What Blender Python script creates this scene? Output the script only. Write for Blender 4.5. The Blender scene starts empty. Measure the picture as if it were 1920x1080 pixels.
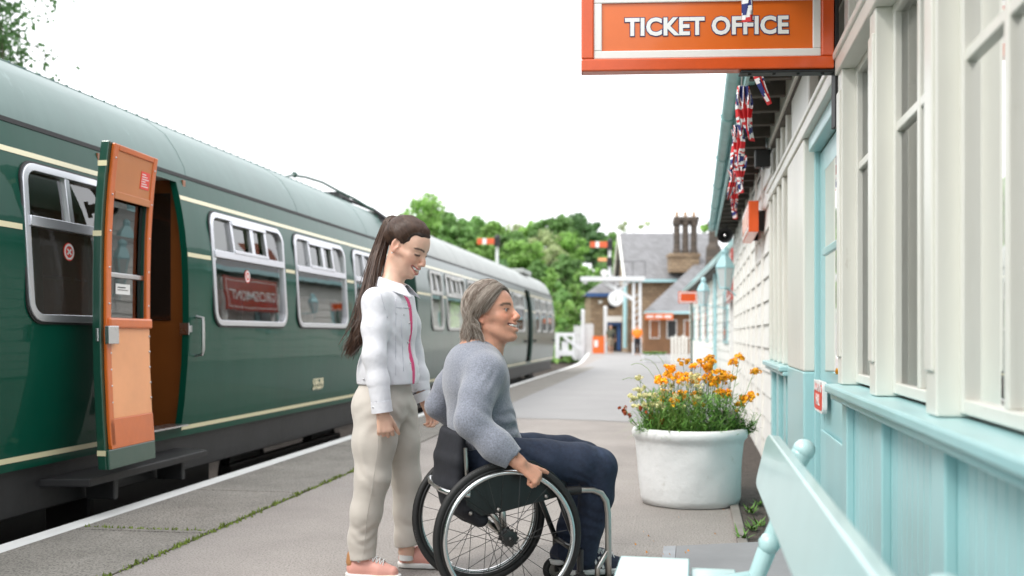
import bpy, bmesh, math, random
import numpy as np
from mathutils import Vector, Matrix
R_ = math.radians
random.seed(7); np.random.seed(7)
sc = bpy.context.scene
COL = sc.collection
FPX, EYE, HOR = 1866.7, 1.11, 628.0
TH_T, TH_B = R_(9.07), R_(10.47)          # bearings of the train and of the booking hall

def P(px, py, Y):                          # a point at depth Y, in metres
    return np.array([(px-960)*Y/FPX, Y, EYE-(py-HOR)*Y/FPX])
def FR(th): return (math.cos(th), math.sin(th))
def toW(th, p):
    c, s = FR(th); return (p[0]*c+p[1]*s, -p[0]*s+p[1]*c, p[2])

# ---------------------------------------------------------------- materials
def nodes(m):
    m.use_nodes = True; nt = m.node_tree
    return nt, nt.nodes, nt.links, nt.nodes.get('Principled BSDF')
def mat(name, col, rough=.5, metal=0., coat=0., bump=None, var=None, coatr=.03, spec=None, mottle=None, rvar=0., tr=0.,
        streak=False, sheen=0.):
    """var=(scale, amount): soft patches of value; mottle=(scale, colour, threshold, softness): blotches of another colour"""
    m = bpy.data.materials.new(name); nt, N, L, b = nodes(m)
    c4 = (*col, 1)
    b.inputs['Roughness'].default_value = rough
    b.inputs['Metallic'].default_value = metal
    b.inputs['Coat Weight'].default_value = coat
    b.inputs['Coat Roughness'].default_value = coatr
    if sheen: b.inputs['Sheen Weight'].default_value = sheen
    if spec is not None: b.inputs['Specular IOR Level'].default_value = spec
    if tr: b.inputs['Transmission Weight'].default_value = tr
    tc = N.new('ShaderNodeTexCoord'); mp = N.new('ShaderNodeMapping'); L.new(tc.outputs['Object'], mp.inputs[0])
    if streak: mp.inputs['Scale'].default_value = (1, 1, .25)
    sock = None
    if var:
        n = N.new('ShaderNodeTexNoise'); n.inputs['Scale'].default_value = var[0]; n.inputs['Detail'].default_value = 6
        n.inputs['Roughness'].default_value = .65
        L.new(mp.outputs[0], n.inputs['Vector'])
        r = N.new('ShaderNodeMapRange'); r.inputs[1].default_value = .3; r.inputs[2].default_value = .7
        r.inputs[3].default_value = 1-var[1]; r.inputs[4].default_value = 1+var[1]
        L.new(n.outputs[0], r.inputs[0])
        h = N.new('ShaderNodeVectorMath'); h.operation = 'SCALE'; h.inputs[0].default_value = col
        L.new(r.outputs[0], h.inputs[3]); sock = h.outputs[0]
    if mottle:
        n2 = N.new('ShaderNodeTexNoise'); n2.inputs['Scale'].default_value = mottle[0]; n2.inputs['Detail'].default_value = 8
        n2.inputs['Roughness'].default_value = .7
        L.new(mp.outputs[0], n2.inputs['Vector'])
        r2 = N.new('ShaderNodeMapRange'); r2.inputs[1].default_value = mottle[2]; r2.inputs[2].default_value = mottle[2]+mottle[3]
        L.new(n2.outputs[0], r2.inputs[0])
        mx = N.new('ShaderNodeMix'); mx.data_type = 'RGBA'
        L.new(r2.outputs[0], mx.inputs[0])
        if sock: L.new(sock, mx.inputs[6])
        else: mx.inputs[6].default_value = c4
        mx.inputs[7].default_value = (*mottle[1], 1); sock = mx.outputs[2]
    if sock: L.new(sock, b.inputs['Base Color'])
    else: b.inputs['Base Color'].default_value = c4
    if rvar:
        n4 = N.new('ShaderNodeTexNoise'); n4.inputs['Scale'].default_value = 3; n4.inputs['Detail'].default_value = 5
        L.new(mp.outputs[0], n4.inputs['Vector'])
        r4 = N.new('ShaderNodeMapRange'); r4.inputs[3].default_value = max(0, rough-rvar); r4.inputs[4].default_value = rough+rvar
        L.new(n4.outputs[0], r4.inputs[0]); L.new(r4.outputs[0], b.inputs['Roughness'])
    if bump:
        prev = None
        bl = bump if isinstance(bump, list) else [bump]
        for (s, st, d) in bl:
            n3 = N.new('ShaderNodeTexNoise'); n3.inputs['Scale'].default_value = s; n3.inputs['Detail'].default_value = 4
            L.new(mp.outputs[0], n3.inputs['Vector'])
            bp = N.new('ShaderNodeBump'); bp.inputs['Strength'].default_value = st; bp.inputs['Distance'].default_value = d
            L.new(n3.outputs[0], bp.inputs['Height'])
            if prev: L.new(prev.outputs[0], bp.inputs['Normal'])
            prev = bp
        L.new(prev.outputs[0], b.inputs['Normal'])
        if coat: L.new(prev.outputs[0], b.inputs['Coat Normal'])
    return m
def vcmat(name, rough=.5, bump=None, coat=0, sss=0, sheen=0, var=None, attr='Col'):
    m = mat(name, (.5, .5, .5), rough, coat=coat, bump=bump, sheen=sheen); nt, N, L, b = nodes(m)
    a = N.new('ShaderNodeVertexColor'); a.layer_name = attr
    if var:
        n = N.new('ShaderNodeTexNoise'); n.inputs['Scale'].default_value = var[0]; n.inputs['Detail'].default_value = 5
        tc = N.new('ShaderNodeTexCoord'); L.new(tc.outputs['Object'], n.inputs['Vector'])
        r = N.new('ShaderNodeMapRange'); r.inputs[1].default_value = .3; r.inputs[2].default_value = .7
        r.inputs[3].default_value = 1-var[1]; r.inputs[4].default_value = 1+var[1]; L.new(n.outputs[0], r.inputs[0])
        h = N.new('ShaderNodeVectorMath'); h.operation = 'SCALE'; L.new(a.outputs[0], h.inputs[0]); L.new(r.outputs[0], h.inputs[3])
        L.new(h.outputs[0], b.inputs['Base Color'])
    else: L.new(a.outputs[0], b.inputs['Base Color'])
    if sss:
        b.inputs['Subsurface Weight'].default_value = sss; b.inputs['Subsurface Scale'].default_value = .008
        b.inputs['Subsurface Radius'].default_value = (1, .35, .2)
    return m
def glassmat(name, ior=1.7, tint=(.9, .95, .93), wav=.0, wsc=1.2, thr=None):
    m = bpy.data.materials.new(name); nt, N, L, b = nodes(m); N.remove(b)
    out = N['Material Output']
    t = N.new('ShaderNodeBsdfTransparent'); t.inputs[0].default_value = (*tint, 1)
    g = N.new('ShaderNodeBsdfGlossy'); g.inputs['Roughness'].default_value = .0; g.inputs['Color'].default_value = (1, 1, 1, 1)
    f = N.new('ShaderNodeFresnel'); f.inputs[0].default_value = ior
    mx = N.new('ShaderNodeMixShader'); L.new(f.outputs[0], mx.inputs[0]); L.new(t.outputs[0], mx.inputs[1]); L.new(g.outputs[0], mx.inputs[2])
    L.new(mx.outputs[0], out.inputs[0])
    if wav:
        tc = N.new('ShaderNodeTexCoord'); n = N.new('ShaderNodeTexNoise'); n.inputs['Scale'].default_value = wsc
        L.new(tc.outputs['Object'], n.inputs['Vector']); bp = N.new('ShaderNodeBump'); bp.inputs['Strength'].default_value = wav
        bp.inputs['Distance'].default_value = .01
        L.new(n.outputs[0], bp.inputs['Height']); L.new(bp.outputs[0], g.inputs['Normal'])
    return m

# ---------------------------------------------------------------- mesh builder
ANC = {}   # object name -> (frame angle, anchor)
class MB:
    def __init__(s): s.v = []; s.f = []; s.m = []; s.mi = 0
    def add(s, vs, fs):
        o = len(s.v); s.v += [tuple(map(float, p)) for p in vs]
        for f in fs: s.f.append([i+o for i in f]); s.m.append(s.mi)
        return s
    def box(s, x0, x1, y0, y1, z0, z1):
        return s.add([(x0,y0,z0),(x1,y0,z0),(x1,y1,z0),(x0,y1,z0),(x0,y0,z1),(x1,y0,z1),(x1,y1,z1),(x0,y1,z1)],
                     [(0,3,2,1),(4,5,6,7),(0,1,5,4),(1,2,6,5),(2,3,7,6),(3,0,4,7)])
    def hexa(s, vs):
        return s.add(vs, [(0,3,2,1),(4,5,6,7),(0,1,5,4),(1,2,6,5),(2,3,7,6),(3,0,4,7)])
    def obox(s, c, ax, ay, az):     # oriented box: centre and three half-axis vectors
        c, ax, ay, az = map(np.array, (c, ax, ay, az))
        return s.hexa([c-ax-ay-az, c+ax-ay-az, c+ax+ay-az, c-ax+ay-az, c-ax-ay+az, c+ax-ay+az, c+ax+ay+az, c-ax+ay+az])
    def beam(s, a, b, w, h, up=(0, 0, 1)):
        a, b, up = map(np.array, (a, b, up)); d = (b-a); l = np.linalg.norm(d); d = d/l
        sd = np.cross(d, up); sd = sd/np.linalg.norm(sd); u = np.cross(sd, d)
        return s.obox((a+b)/2, d*l/2, sd*w/2, u*h/2)
    def extr(s, poly, d):           # prism: 3-D polygon swept along d
        n = len(poly); d = np.array(d); a = [np.array(p, float) for p in poly]
        return s.add(a+[p+d for p in a], [tuple(range(n))[::-1], tuple(range(n, 2*n))] + [(i, (i+1) % n, n+(i+1) % n, n+i) for i in range(n)])
    def tube(s, path, r, n=10, closed=False, cap=True):
        path = [np.array(p, float) for p in path]; k = len(path)
        rr = r if hasattr(r, '__len__') else [r]*k
        vs = []; prev = None
        for i, p in enumerate(path):
            if closed: t = path[(i+1) % k]-path[i-1]
            else: t = path[min(i+1, k-1)]-path[max(i-1, 0)]
            t = t/(np.linalg.norm(t)+1e-9)
            if prev is None:
                a = np.array([0, 0, 1.]) if abs(t[2]) < .9 else np.array([1., 0, 0])
                u = np.cross(t, a)
            else: u = prev-t*np.dot(prev, t)
            u = u/(np.linalg.norm(u)+1e-9); prev = u; w = np.cross(t, u)
            for j in range(n):
                q = 2*math.pi*j/n; vs.append(p+rr[i]*(math.cos(q)*u+math.sin(q)*w))
        fs = []
        for i in range(k if closed else k-1):
            for j in range(n):
                a = i*n+j; b = i*n+(j+1) % n; c = ((i+1) % k)*n+(j+1) % n; d = ((i+1) % k)*n+j
                fs.append((a, b, c, d))
        if cap and not closed: fs += [tuple(range(n))[::-1], tuple(range((k-1)*n, k*n))]
        return s.add(vs, fs)
    def cyl(s, a, b, r, n=16, r2=None): return s.tube([a, b], [r, r if r2 is None else r2], n)
    def lathe(s, prof, c=(0, 0, 0), n=32, jit=None, ax=(0, 0, 1)):
        ax = np.array(ax, float); ax /= np.linalg.norm(ax)
        u = np.cross(ax, (0, 1, 0) if abs(ax[1]) < .9 else (1, 0, 0)); u /= np.linalg.norm(u); w = np.cross(ax, u)
        vs = []; c = np.array(c, float)
        for (r, z) in prof:
            for j in range(n):
                q = 2*math.pi*j/n; k = 1 if jit is None else jit(q, z)
                vs.append(c+ax*z+r*k*(math.cos(q)*u+math.sin(q)*w))
        fs = []
        for i in range(len(prof)-1):
            for j in range(n): fs.append((i*n+j, i*n+(j+1) % n, (i+1)*n+(j+1) % n, (i+1)*n+j))
        if prof[0][0] > 1e-6: fs.append(tuple(range(n))[::-1])
        if prof[-1][0] > 1e-6: fs.append(tuple(range((len(prof)-1)*n, len(prof)*n)))
        return s.add(vs, fs)
    def sph(s, c, r, n=12, sc_=(1, 1, 1)):
        m = n//2; pr = [(math.sin(math.pi*i/m), -math.cos(math.pi*i/m)) for i in range(m+1)]
        o = len(s.v); s.lathe([(max(a, 1e-5), b) for a, b in pr], (0, 0, 0), n)
        for i in range(o, len(s.v)):
            v = s.v[i]; s.v[i] = tuple(c[k]+v[k]*r*sc_[k] for k in range(3))
        return s
    def build(s, name, mats, parent=None, th=0., smooth=None, bev=0, anchor=None, recalc=True, ang=35):
        if parent is not None: th, anchor = ANC[parent.name]
        V = np.array(s.v, float).reshape(-1, 3)
        if anchor is None:
            lo, hi = V.min(0), V.max(0); anchor = np.array([(lo[0]+hi[0])/2, (lo[1]+hi[1])/2, lo[2]])
        anchor = np.array(anchor, float)
        me = bpy.data.meshes.new(name); me.from_pydata((V-anchor).tolist(), [], s.f)
        mats = mats if isinstance(mats, (list, tuple)) else [mats]
        for m in mats: me.materials.append(m)
        if len(mats) > 1: me.polygons.foreach_set('material_index', s.m)
        me.update()
        if recalc:
            bm = bmesh.new(); bm.from_mesh(me); bmesh.ops.recalc_face_normals(bm, faces=bm.faces); bm.to_mesh(me); bm.free()
        if smooth is None: smooth = False
        if smooth:
            me.polygons.foreach_set('use_smooth', [True]*len(me.polygons))
            if smooth != 'all':
                try: me.set_sharp_from_angle(angle=R_(ang))
                except Exception: pass
        o = bpy.data.objects.new(name, me); COL.objects.link(o)
        if parent is None:
            o.location = toW(th, anchor); o.rotation_euler = (0, 0, -th)
        else: o.parent = parent
        ANC[o.name] = (th, anchor)
        if bev:
            md = o.modifiers.new('bevel', 'BEVEL'); md.width = bev; md.segments = 2; md.limit_method = 'ANGLE'
            md.angle_limit = R_(40)
        return o
def tag(o, label, cat=None, group=None, kind=None):
    if label: o['label'] = label
    if cat: o['category'] = cat
    if group: o['group'] = group
    if kind: o['kind'] = kind
    return o
def thing(name, label, cat, anchor, th=0., group=None):
    o = bpy.data.objects.new(name, None); COL.objects.link(o); o.empty_display_size = .1
    o.location = toW(th, anchor); o.rotation_euler = (0, 0, -th); ANC[o.name] = (th, np.array(anchor, float))
    return tag(o, label, cat, group)
def struct(o, label=None): o['kind'] = 'structure'; o['label'] = label or o.name; return o
def copy_tree(o, parent=None):
    c = o.copy(); COL.objects.link(c); c.parent = parent
    for ch in list(o.children): copy_tree(ch, c)
    return c
def text(name, body, size, org, xd, up, m, parent, ext=.001, off=0., sx=1., sp=1., align='CENTER', nrm_off=0.):
    cu = bpy.data.curves.new(name, 'FONT'); cu.body = body; cu.size = size; cu.extrude = ext; cu.offset = off
    cu.align_x = align; cu.align_y = 'CENTER'; cu.space_character = sp; cu.resolution_u = 3; cu.space_line = .9
    t = bpy.data.objects.new(name+'_c', cu); COL.objects.link(t)
    dg = bpy.context.evaluated_depsgraph_get(); dg.update()
    me = bpy.data.meshes.new_from_object(t.evaluated_get(dg)); bpy.data.objects.remove(t)
    xd = np.array(xd, float); up = np.array(up, float); xd /= np.linalg.norm(xd); up /= np.linalg.norm(up); nn = np.cross(xd, up)
    th, anc = ANC[parent.name]
    for v in me.vertices:
        c = np.array(org)+xd*v.co[0]*sx+up*v.co[1]+nn*(v.co[2]+nrm_off)-anc; v.co = c
    me.materials.clear(); me.materials.append(m); me.name = name
    o = bpy.data.objects.new(name, me); COL.objects.link(o); o.parent = parent; ANC[o.name] = (th, anc)
    return o
# ---------------------------------------------------------------- implicit surfaces for bodies and cloth
class Vol:
    def __init__(s, lo, hi, h):
        s.lo = np.array(lo, float); s.h = h
        s.n = np.ceil((np.array(hi)-s.lo)/h).astype(int)+1
        s.F = np.full(s.n, 9., np.float32)
    def blk(s, lo, hi, pad):
        a = np.clip(np.floor((np.array(lo)-pad-s.lo)/s.h).astype(int), 0, s.n-1)
        b = np.clip(np.ceil((np.array(hi)+pad-s.lo)/s.h).astype(int)+1, 1, s.n)
        sl = tuple(slice(a[i], b[i]) for i in range(3))
        g = [(np.arange(a[i], b[i], dtype=np.float32)*s.h+s.lo[i]) for i in range(3)]
        return sl, g[0][:, None, None], g[1][None, :, None], g[2][None, None, :]
    def put(s, sl, d, k, op):
        F = s.F[sl]
        if op == 'u':
            if k > 0:
                h = np.clip(.5+.5*(F-d)/k, 0, 1); s.F[sl] = F*(1-h)+d*h-k*h*(1-h)
            else: s.F[sl] = np.minimum(F, d)
        else:
            d = -d
            if k > 0:
                h = np.clip(.5-.5*(F-d)/k, 0, 1); s.F[sl] = F*(1-h)+d*h+k*h*(1-h)
            else: s.F[sl] = np.maximum(F, d)
    def cone(s, a, b, ra, rb=None, k=.015, op='u', flat=None):
        rb = ra if rb is None else rb
        a = np.array(a, float); b = np.array(b, float); r = max(ra, rb)
        sl, X, Y, Z = s.blk(np.minimum(a, b)-r, np.maximum(a, b)+r, k+2*s.h+(.3*r))
        ab = b-a; L2 = max(float(ab@ab), 1e-9)
        px, py, pz = X-a[0], Y-a[1], Z-a[2]
        t = np.clip((px*ab[0]+py*ab[1]+pz*ab[2])/L2, 0, 1)
        dx, dy, dz = px-t*ab[0], py-t*ab[1], pz-t*ab[2]
        q = dx*dx+dy*dy+dz*dz
        if flat is not None:        # flat=(axis, factor>1 thickens metric along the axis -> thinner)
            ax, fc = np.array(flat[0], float), flat[1]
            m = dx*ax[0]+dy*ax[1]+dz*ax[2]; q = q+(fc*fc-1)*m*m
        d = np.sqrt(q)-(ra+(rb-ra)*t)
        s.put(sl, d.astype(np.float32), k, op); return s
    def chain(s, pts, rs, k=.015, op='u', flat=None):
        for i in range(len(pts)-1): s.cone(pts[i], pts[i+1], rs[i], rs[i+1], k, op, flat)
        return s
    def ell(s, c, r, R=None, k=.02, op='u'):
        c = np.array(c, float); r = np.array(r, float); m = r.max()
        R = np.eye(3) if R is None else np.array(R)      # rows = local axes
        ext = np.sqrt(((R*r[:, None])**2).sum(0))
        sl, X, Y, Z = s.blk(c-ext, c+ext, k+2*s.h+.1*m)
        px, py, pz = X-c[0], Y-c[1], Z-c[2]
        q = [R[i][0]*px+R[i][1]*py+R[i][2]*pz for i in range(3)]
        k0 = np.sqrt(sum((q[i]/r[i])**2 for i in range(3))); k1 = np.sqrt(sum((q[i]/r[i]**2)**2 for i in range(3)))
        d = k0*(k0-1)/np.maximum(k1, 1e-6)
        s.put(sl, d.astype(np.float32), k, op); return s
    def cut(s, c, n, k=.003):        # remove the half space beyond plane (c, n)
        c = np.array(c, float); n = np.array(n, float); n /= np.linalg.norm(n)
        sl, X, Y, Z = s.blk(s.lo, s.lo+s.n*s.h, 0)
        s.put(sl, -((X-c[0])*n[0]+(Y-c[1])*n[1]+(Z-c[2])*n[2]).astype(np.float32), k, 's'); return s
    def near(s, c, R):               # weight field around a point, for local folds
        sl, X, Y, Z = s.blk(np.array(c)-R, np.array(c)+R, 0)
        w = np.clip(1-((X-c[0])**2+(Y-c[1])**2+(Z-c[2])**2)/R**2, 0, 1)**2
        return sl, X, Y, Z, w
    def fold(s, c, R, d, lam, amp, ph=0, skew=None):
        d = np.array(d, float); d /= np.linalg.norm(d)
        sl, X, Y, Z, w = s.near(c, R)
        u = X*d[0]+Y*d[1]+Z*d[2]
        wob = .35*np.sin(X*23+Z*17+ph)+.35*np.sin(Y*29-Z*13+ph*2)+.3*np.sin(X*41+Y*31+Z*19)
        s.F[sl] += (w*amp*np.sin(u*2*math.pi/lam+wob*2.2+ph)).astype(np.float32); return s
    def noise(s, amp, f=12., seed=0):
        rs = np.random.RandomState(seed)
        sl, X, Y, Z = s.blk(s.lo, s.lo+s.n*s.h, 0)
        acc = 0
        for o in range(5):
            w = rs.normal(size=3); w *= f*(1.5**(o-1))/np.linalg.norm(w)
            w2 = rs.normal(size=3)*f*.6
            acc = acc+np.sin(X*w[0]+Y*w[1]+Z*w[2]+rs.rand()*6+1.3*np.sin(X*w2[0]+Y*w2[1]+Z*w2[2]))/(1+o*.6)
        s.F += (amp*acc/2).astype(np.float32); return s
    def mesh(s):
        F = s.F; S = F < 0; n = s.n
        cs = np.zeros(np.array(n)-1, np.uint8)
        for i in (0, 1):
            for j in (0, 1):
                for k in (0, 1): cs += S[i:n[0]-1+i, j:n[1]-1+j, k:n[2]-1+k]
        act = np.argwhere((cs > 0) & (cs < 8))
        idx = np.full(cs.shape, -1, np.int64); idx[tuple(act.T)] = np.arange(len(act))
        acc = np.zeros((len(act), 3)); cnt = np.zeros(len(act))
        C = [(i, j, k) for i in (0, 1) for j in (0, 1) for k in (0, 1)]
        for a in C:
            for ax in range(3):
                if a[ax] == 0:
                    b = list(a); b[ax] = 1
                    fa = F[tuple((act+a).T)]; fb = F[tuple((act+b).T)]
                    m = (fa < 0) != (fb < 0)
                    t = np.where(m, fa/np.where(fa-fb == 0, 1, fa-fb), 0)
                    p = np.array(a, float)[None, :].repeat(len(act), 0); p[:, ax] = t
                    acc += p*m[:, None]; cnt += m
        V = (act+acc/np.maximum(cnt, 1)[:, None])*s.h+s.lo
        Q = []
        for ax in range(3):
            u, w = (ax+1) % 3, (ax+2) % 3
            sl0 = [slice(1, -1)]*3; sl1 = [slice(1, -1)]*3
            sl0[ax] = slice(0, n[ax]-1); sl1[ax] = slice(1, n[ax])
            A = S[tuple(sl0)]; B = S[tuple(sl1)]
            e = np.argwhere(A != B); inside = A[tuple(e.T)]
            off = np.ones(3, int); off[ax] = 0; e = e+off
            du = np.zeros(3, int); du[u] = 1; dw = np.zeros(3, int); dw[w] = 1
            q = np.stack([idx[tuple((e-du-dw).T)], idx[tuple((e-dw).T)], idx[tuple(e.T)], idx[tuple((e-du).T)]], 1)
            q[~inside] = q[~inside][:, ::-1]
            Q.append(q)
        return V, np.concatenate(Q)
    def build(s, name, mats, parent=None, anchor=None, col=None, relax=1, fmat=None):
        V, Q = s.mesh()
        Q = Q[(Q >= 0).all(1)]
        for _ in range(relax):       # light smoothing
            acc = np.zeros_like(V); c = np.zeros(len(V))
            for i in range(4):
                a, b = Q[:, i], Q[:, (i+1) % 4]
                np.add.at(acc, a, V[b]); np.add.at(c, a, 1); np.add.at(acc, b, V[a]); np.add.at(c, b, 1)
            V = V*.5+.5*acc/np.maximum(c, 1)[:, None]
        if parent is not None: th, anchor = ANC[parent.name]
        me = bpy.data.meshes.new(name)
        me.vertices.add(len(V)); me.vertices.foreach_set('co', (V-np.array(anchor)).ravel())
        me.loops.add(Q.size); me.loops.foreach_set('vertex_index', Q.ravel().astype(np.int32))
        me.polygons.add(len(Q)); me.polygons.foreach_set('loop_start', np.arange(0, Q.size, 4, dtype=np.int32))
        me.polygons.foreach_set('use_smooth', [True]*len(Q))
        mats = mats if isinstance(mats, (list, tuple)) else [mats]
        for m in mats: me.materials.append(m)
        if fmat is not None: me.polygons.foreach_set('material_index', fmat(V[Q].mean(1)).astype(np.int32))
        me.update(calc_edges=True); me.validate()
        if col is not None:
            a = me.color_attributes.new('Col', 'FLOAT_COLOR', 'POINT')
            a.data.foreach_set('color', np.concatenate([col(V), np.ones((len(V), 1))], 1).astype(np.float32).ravel())
        o = bpy.data.objects.new(name, me); COL.objects.link(o)
        if parent is None: o.location = tuple(anchor)
        else: o.parent = parent
        ANC[o.name] = (0., np.array(anchor, float))
        return o
# ---------------------------------------------------------------- world, sun, camera
w = bpy.data.worlds.new('World'); sc.world = w; w.use_nodes = True
nt = w.node_tree; N = nt.nodes; L = nt.links; bg = N['Background']
SUN_EL, SUN_AZ = R_(48), R_(-122)      # high behind the camera, through cloud
sky = N.new('ShaderNodeTexSky'); sky.sky_type = 'NISHITA'; sky.sun_disc = False; sky.sun_elevation = SUN_EL
sky.sun_rotation = SUN_AZ; sky.dust_density = 4; sky.air_density = 1
tc = N.new('ShaderNodeTexCoord'); sx = N.new('ShaderNodeSeparateXYZ'); L.new(tc.outputs['Generated'], sx.inputs[0])
mr = N.new('ShaderNodeMapRange'); mr.inputs[1].default_value = 0; mr.inputs[2].default_value = .9
mr.inputs[3].default_value = 13.; mr.inputs[4].default_value = 17.
L.new(sx.outputs[2], mr.inputs[0])
cl = N.new('ShaderNodeTexNoise'); cl.inputs['Scale'].default_value = 2.2; cl.inputs['Detail'].default_value = 7
L.new(tc.outputs['Generated'], cl.inputs['Vector'])
cr = N.new('ShaderNodeMapRange'); cr.inputs[1].default_value = .3; cr.inputs[2].default_value = .7
cr.inputs[3].default_value = .86; cr.inputs[4].default_value = 1.08; L.new(cl.outputs[0], cr.inputs[0])
mu = N.new('ShaderNodeMath'); mu.operation = 'MULTIPLY'; L.new(mr.outputs[0], mu.inputs[0]); L.new(cr.outputs[0], mu.inputs[1])
cv = N.new('ShaderNodeVectorMath'); cv.operation = 'SCALE'; cv.inputs[0].default_value = (.985, 1., 1.03)
L.new(mu.outputs[0], cv.inputs[3])
mx = N.new('ShaderNodeMix'); mx.data_type = 'RGBA'; mx.inputs[0].default_value = .93
L.new(sky.outputs[0], mx.inputs[6]); L.new(cv.outputs[0], mx.inputs[7]); L.new(mx.outputs[2], bg.inputs[0])
bg.inputs[1].default_value = .1
sl = bpy.data.lights.new('sun', 'SUN'); sl.energy = 1.45; sl.angle = R_(16); sl.color = (1, .96, .9)
so = bpy.data.objects.new('sun', sl); COL.objects.link(so)
dv = Vector((math.sin(SUN_AZ)*math.cos(SUN_EL), math.cos(SUN_AZ)*math.cos(SUN_EL), math.sin(SUN_EL)))
so.rotation_euler = dv.to_track_quat('Z', 'Y').to_euler(); so.location = dv*40
cam = bpy.data.cameras.new('camera'); co = bpy.data.objects.new('camera', cam); COL.objects.link(co)
co.location = (0, 0, EYE); co.rotation_euler = (R_(90), 0, 0)
cam.lens = 35; cam.sensor_width = 36; cam.shift_y = (HOR-540)/1920; cam.clip_end = 2000; cam.clip_start = .05
cam.dof.use_dof = True; cam.dof.focus_distance = 4.35; cam.dof.aperture_fstop = 2.1
sc.camera = co
sc.view_settings.view_transform = 'Standard'; sc.view_settings.look = 'None'; sc.view_settings.exposure = .62
sc.view_settings.gamma = 1
sc.cycles.max_bounces = 8; sc.cycles.transparent_max_bounces = 16; sc.cycles.use_denoising = True
sc.cycles.caustics_reflective = False; sc.cycles.caustics_refractive = False
sc.cycles.sample_clamp_indirect = 6

# ---------------------------------------------------------------- materials
M = {}
M['asphalt'] = mat('asphalt', (.325, .295, .272), .9, var=(.9, .16), mottle=(95, (.12, .105, .092), .50, .16), bump=[(80, 1., .012), (9, .2, .01)])
M['asphalt_grey'] = mat('asphalt_grey', (.28, .275, .27), .8, var=(.7, .08), mottle=(200, (.17, .16, .16), .5, .2), bump=(160, .5, .004))
M['slab'] = mat('slab', (.27, .25, .22), .85, var=(2.2, .2), mottle=(85, (.09, .085, .075), .47, .16), bump=[(80, 1., .01), (8, .2, .01)])
M['edge_white'] = mat('edge_white', (.74, .74, .72), .7, var=(5, .08), mottle=(30, (.4, .38, .35), .68, .1), bump=(40, .3, .005))
M['moss'] = mat('moss', (.20, .27, .05), .9, var=(30, .5), bump=(90, 1, .01))
M['kerbstone'] = mat('kerbstone', (.22, .2, .18), .85, var=(6, .2), bump=(60, .6, .006))
M['soil'] = mat('soil', (.07, .055, .045), .95, var=(14, .4), mottle=(60, (.16, .13, .11), .58, .06), bump=[(50, 1, .03)])
M['ballast'] = mat('ballast', (.055, .042, .032), .95, var=(3, .3), mottle=(18, (.05, .04, .035), .5, .1), bump=(18, 1, .06))
M['dark'] = mat('underframe_black', (.012, .012, .013), .55, var=(3, .4), bump=(12, .2, .01))
M['rail'] = mat('rail', (.2, .13, .09), .4, metal=.8)
M['green'] = mat('coach_green', (.001, .058, .035), .4, coat=.72, coatr=.015, spec=.08, var=(2, .12), streak=True, bump=[(1.5, .16, .025), (6, .05, .01)])
M['green'].node_tree.nodes['Principled BSDF'].inputs['Coat IOR'].default_value = 1.26
M['green_old'] = mat('coach_green_weathered', (.022, .060, .046), .4, coat=.5, coatr=.12, var=(2, .25), streak=True, bump=[(1.7, .15, .02)])
M['green_edge'] = mat('door_edge_green', (.008, .06, .038), .3, coat=.6, coatr=.1, bump=(6, .1, .01), mottle=(25, (.02, .03, .02), .66, .05))
M['roof_old'] = mat('weathered_roof', (.36, .38, .36), .5, var=(2, .12), streak=True, bump=(1.5, .3, .03), mottle=(6, (.28, .29, .27), .6, .1))
M['roof'] = mat('coach_roof', (.085, .155, .138), .45, coat=.25, coatr=.2, var=(1.5, .12), streak=True, bump=[(1.2, .35, .03), (9, .1, .01)], mottle=(5, (.16, .25, .23), .62, .1))
M['cream_line'] = mat('cream_line', (.72, .66, .42), .35, coat=.5)
M['alu'] = mat('window_aluminium', (.62, .63, .66), .32, metal=.85, bump=(30, .05, .003))
M['rubber'] = mat('black_rubber', (.012, .012, .012), .5)
M['tglass'] = glassmat('coach_glass', 2.1, (.62, .68, .66), .15, 1.5)
M['inner_wall'] = mat('coach_lining', (.30, .20, .11), .45, var=(3, .15))
M['inner_ceiling'] = mat('coach_ceiling', (.6, .58, .52), .6)
M['seat_moquette'] = mat('seat_moquette', (.05, .07, .06), .9, var=(40, .4))
M['orange_paint'] = mat('orange_paint', (.60, .125, .012), .35, coat=.4, coatr=.15, var=(5, .1), mottle=(14, (.28, .07, .02), .66, .06), bump=(20, .12, .004))
M['salmon'] = mat('salmon_panel', (.82, .36, .16), .42, coat=.2, coatr=.2, var=(3, .07), mottle=(8, (.55, .2, .1), .69, .05), bump=(5, .08, .01))
M['tan_panel'] = mat('tan_panel', (.50, .17, .045), .45, coat=.2, var=(3, .07), bump=(6, .08, .01))
M['steel'] = mat('bright_steel', (.55, .55, .56), .28, metal=1., bump=(40, .05, .002), rvar=.08)
M['white'] = mat('white_label', (.8, .8, .78), .5)
M['red'] = mat('red_label', (.75, .05, .03), .4)
M['ochre_wall'] = mat('vestibule_wall', (.24, .075, .014), .4, coat=.3, var=(2, .1))
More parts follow.
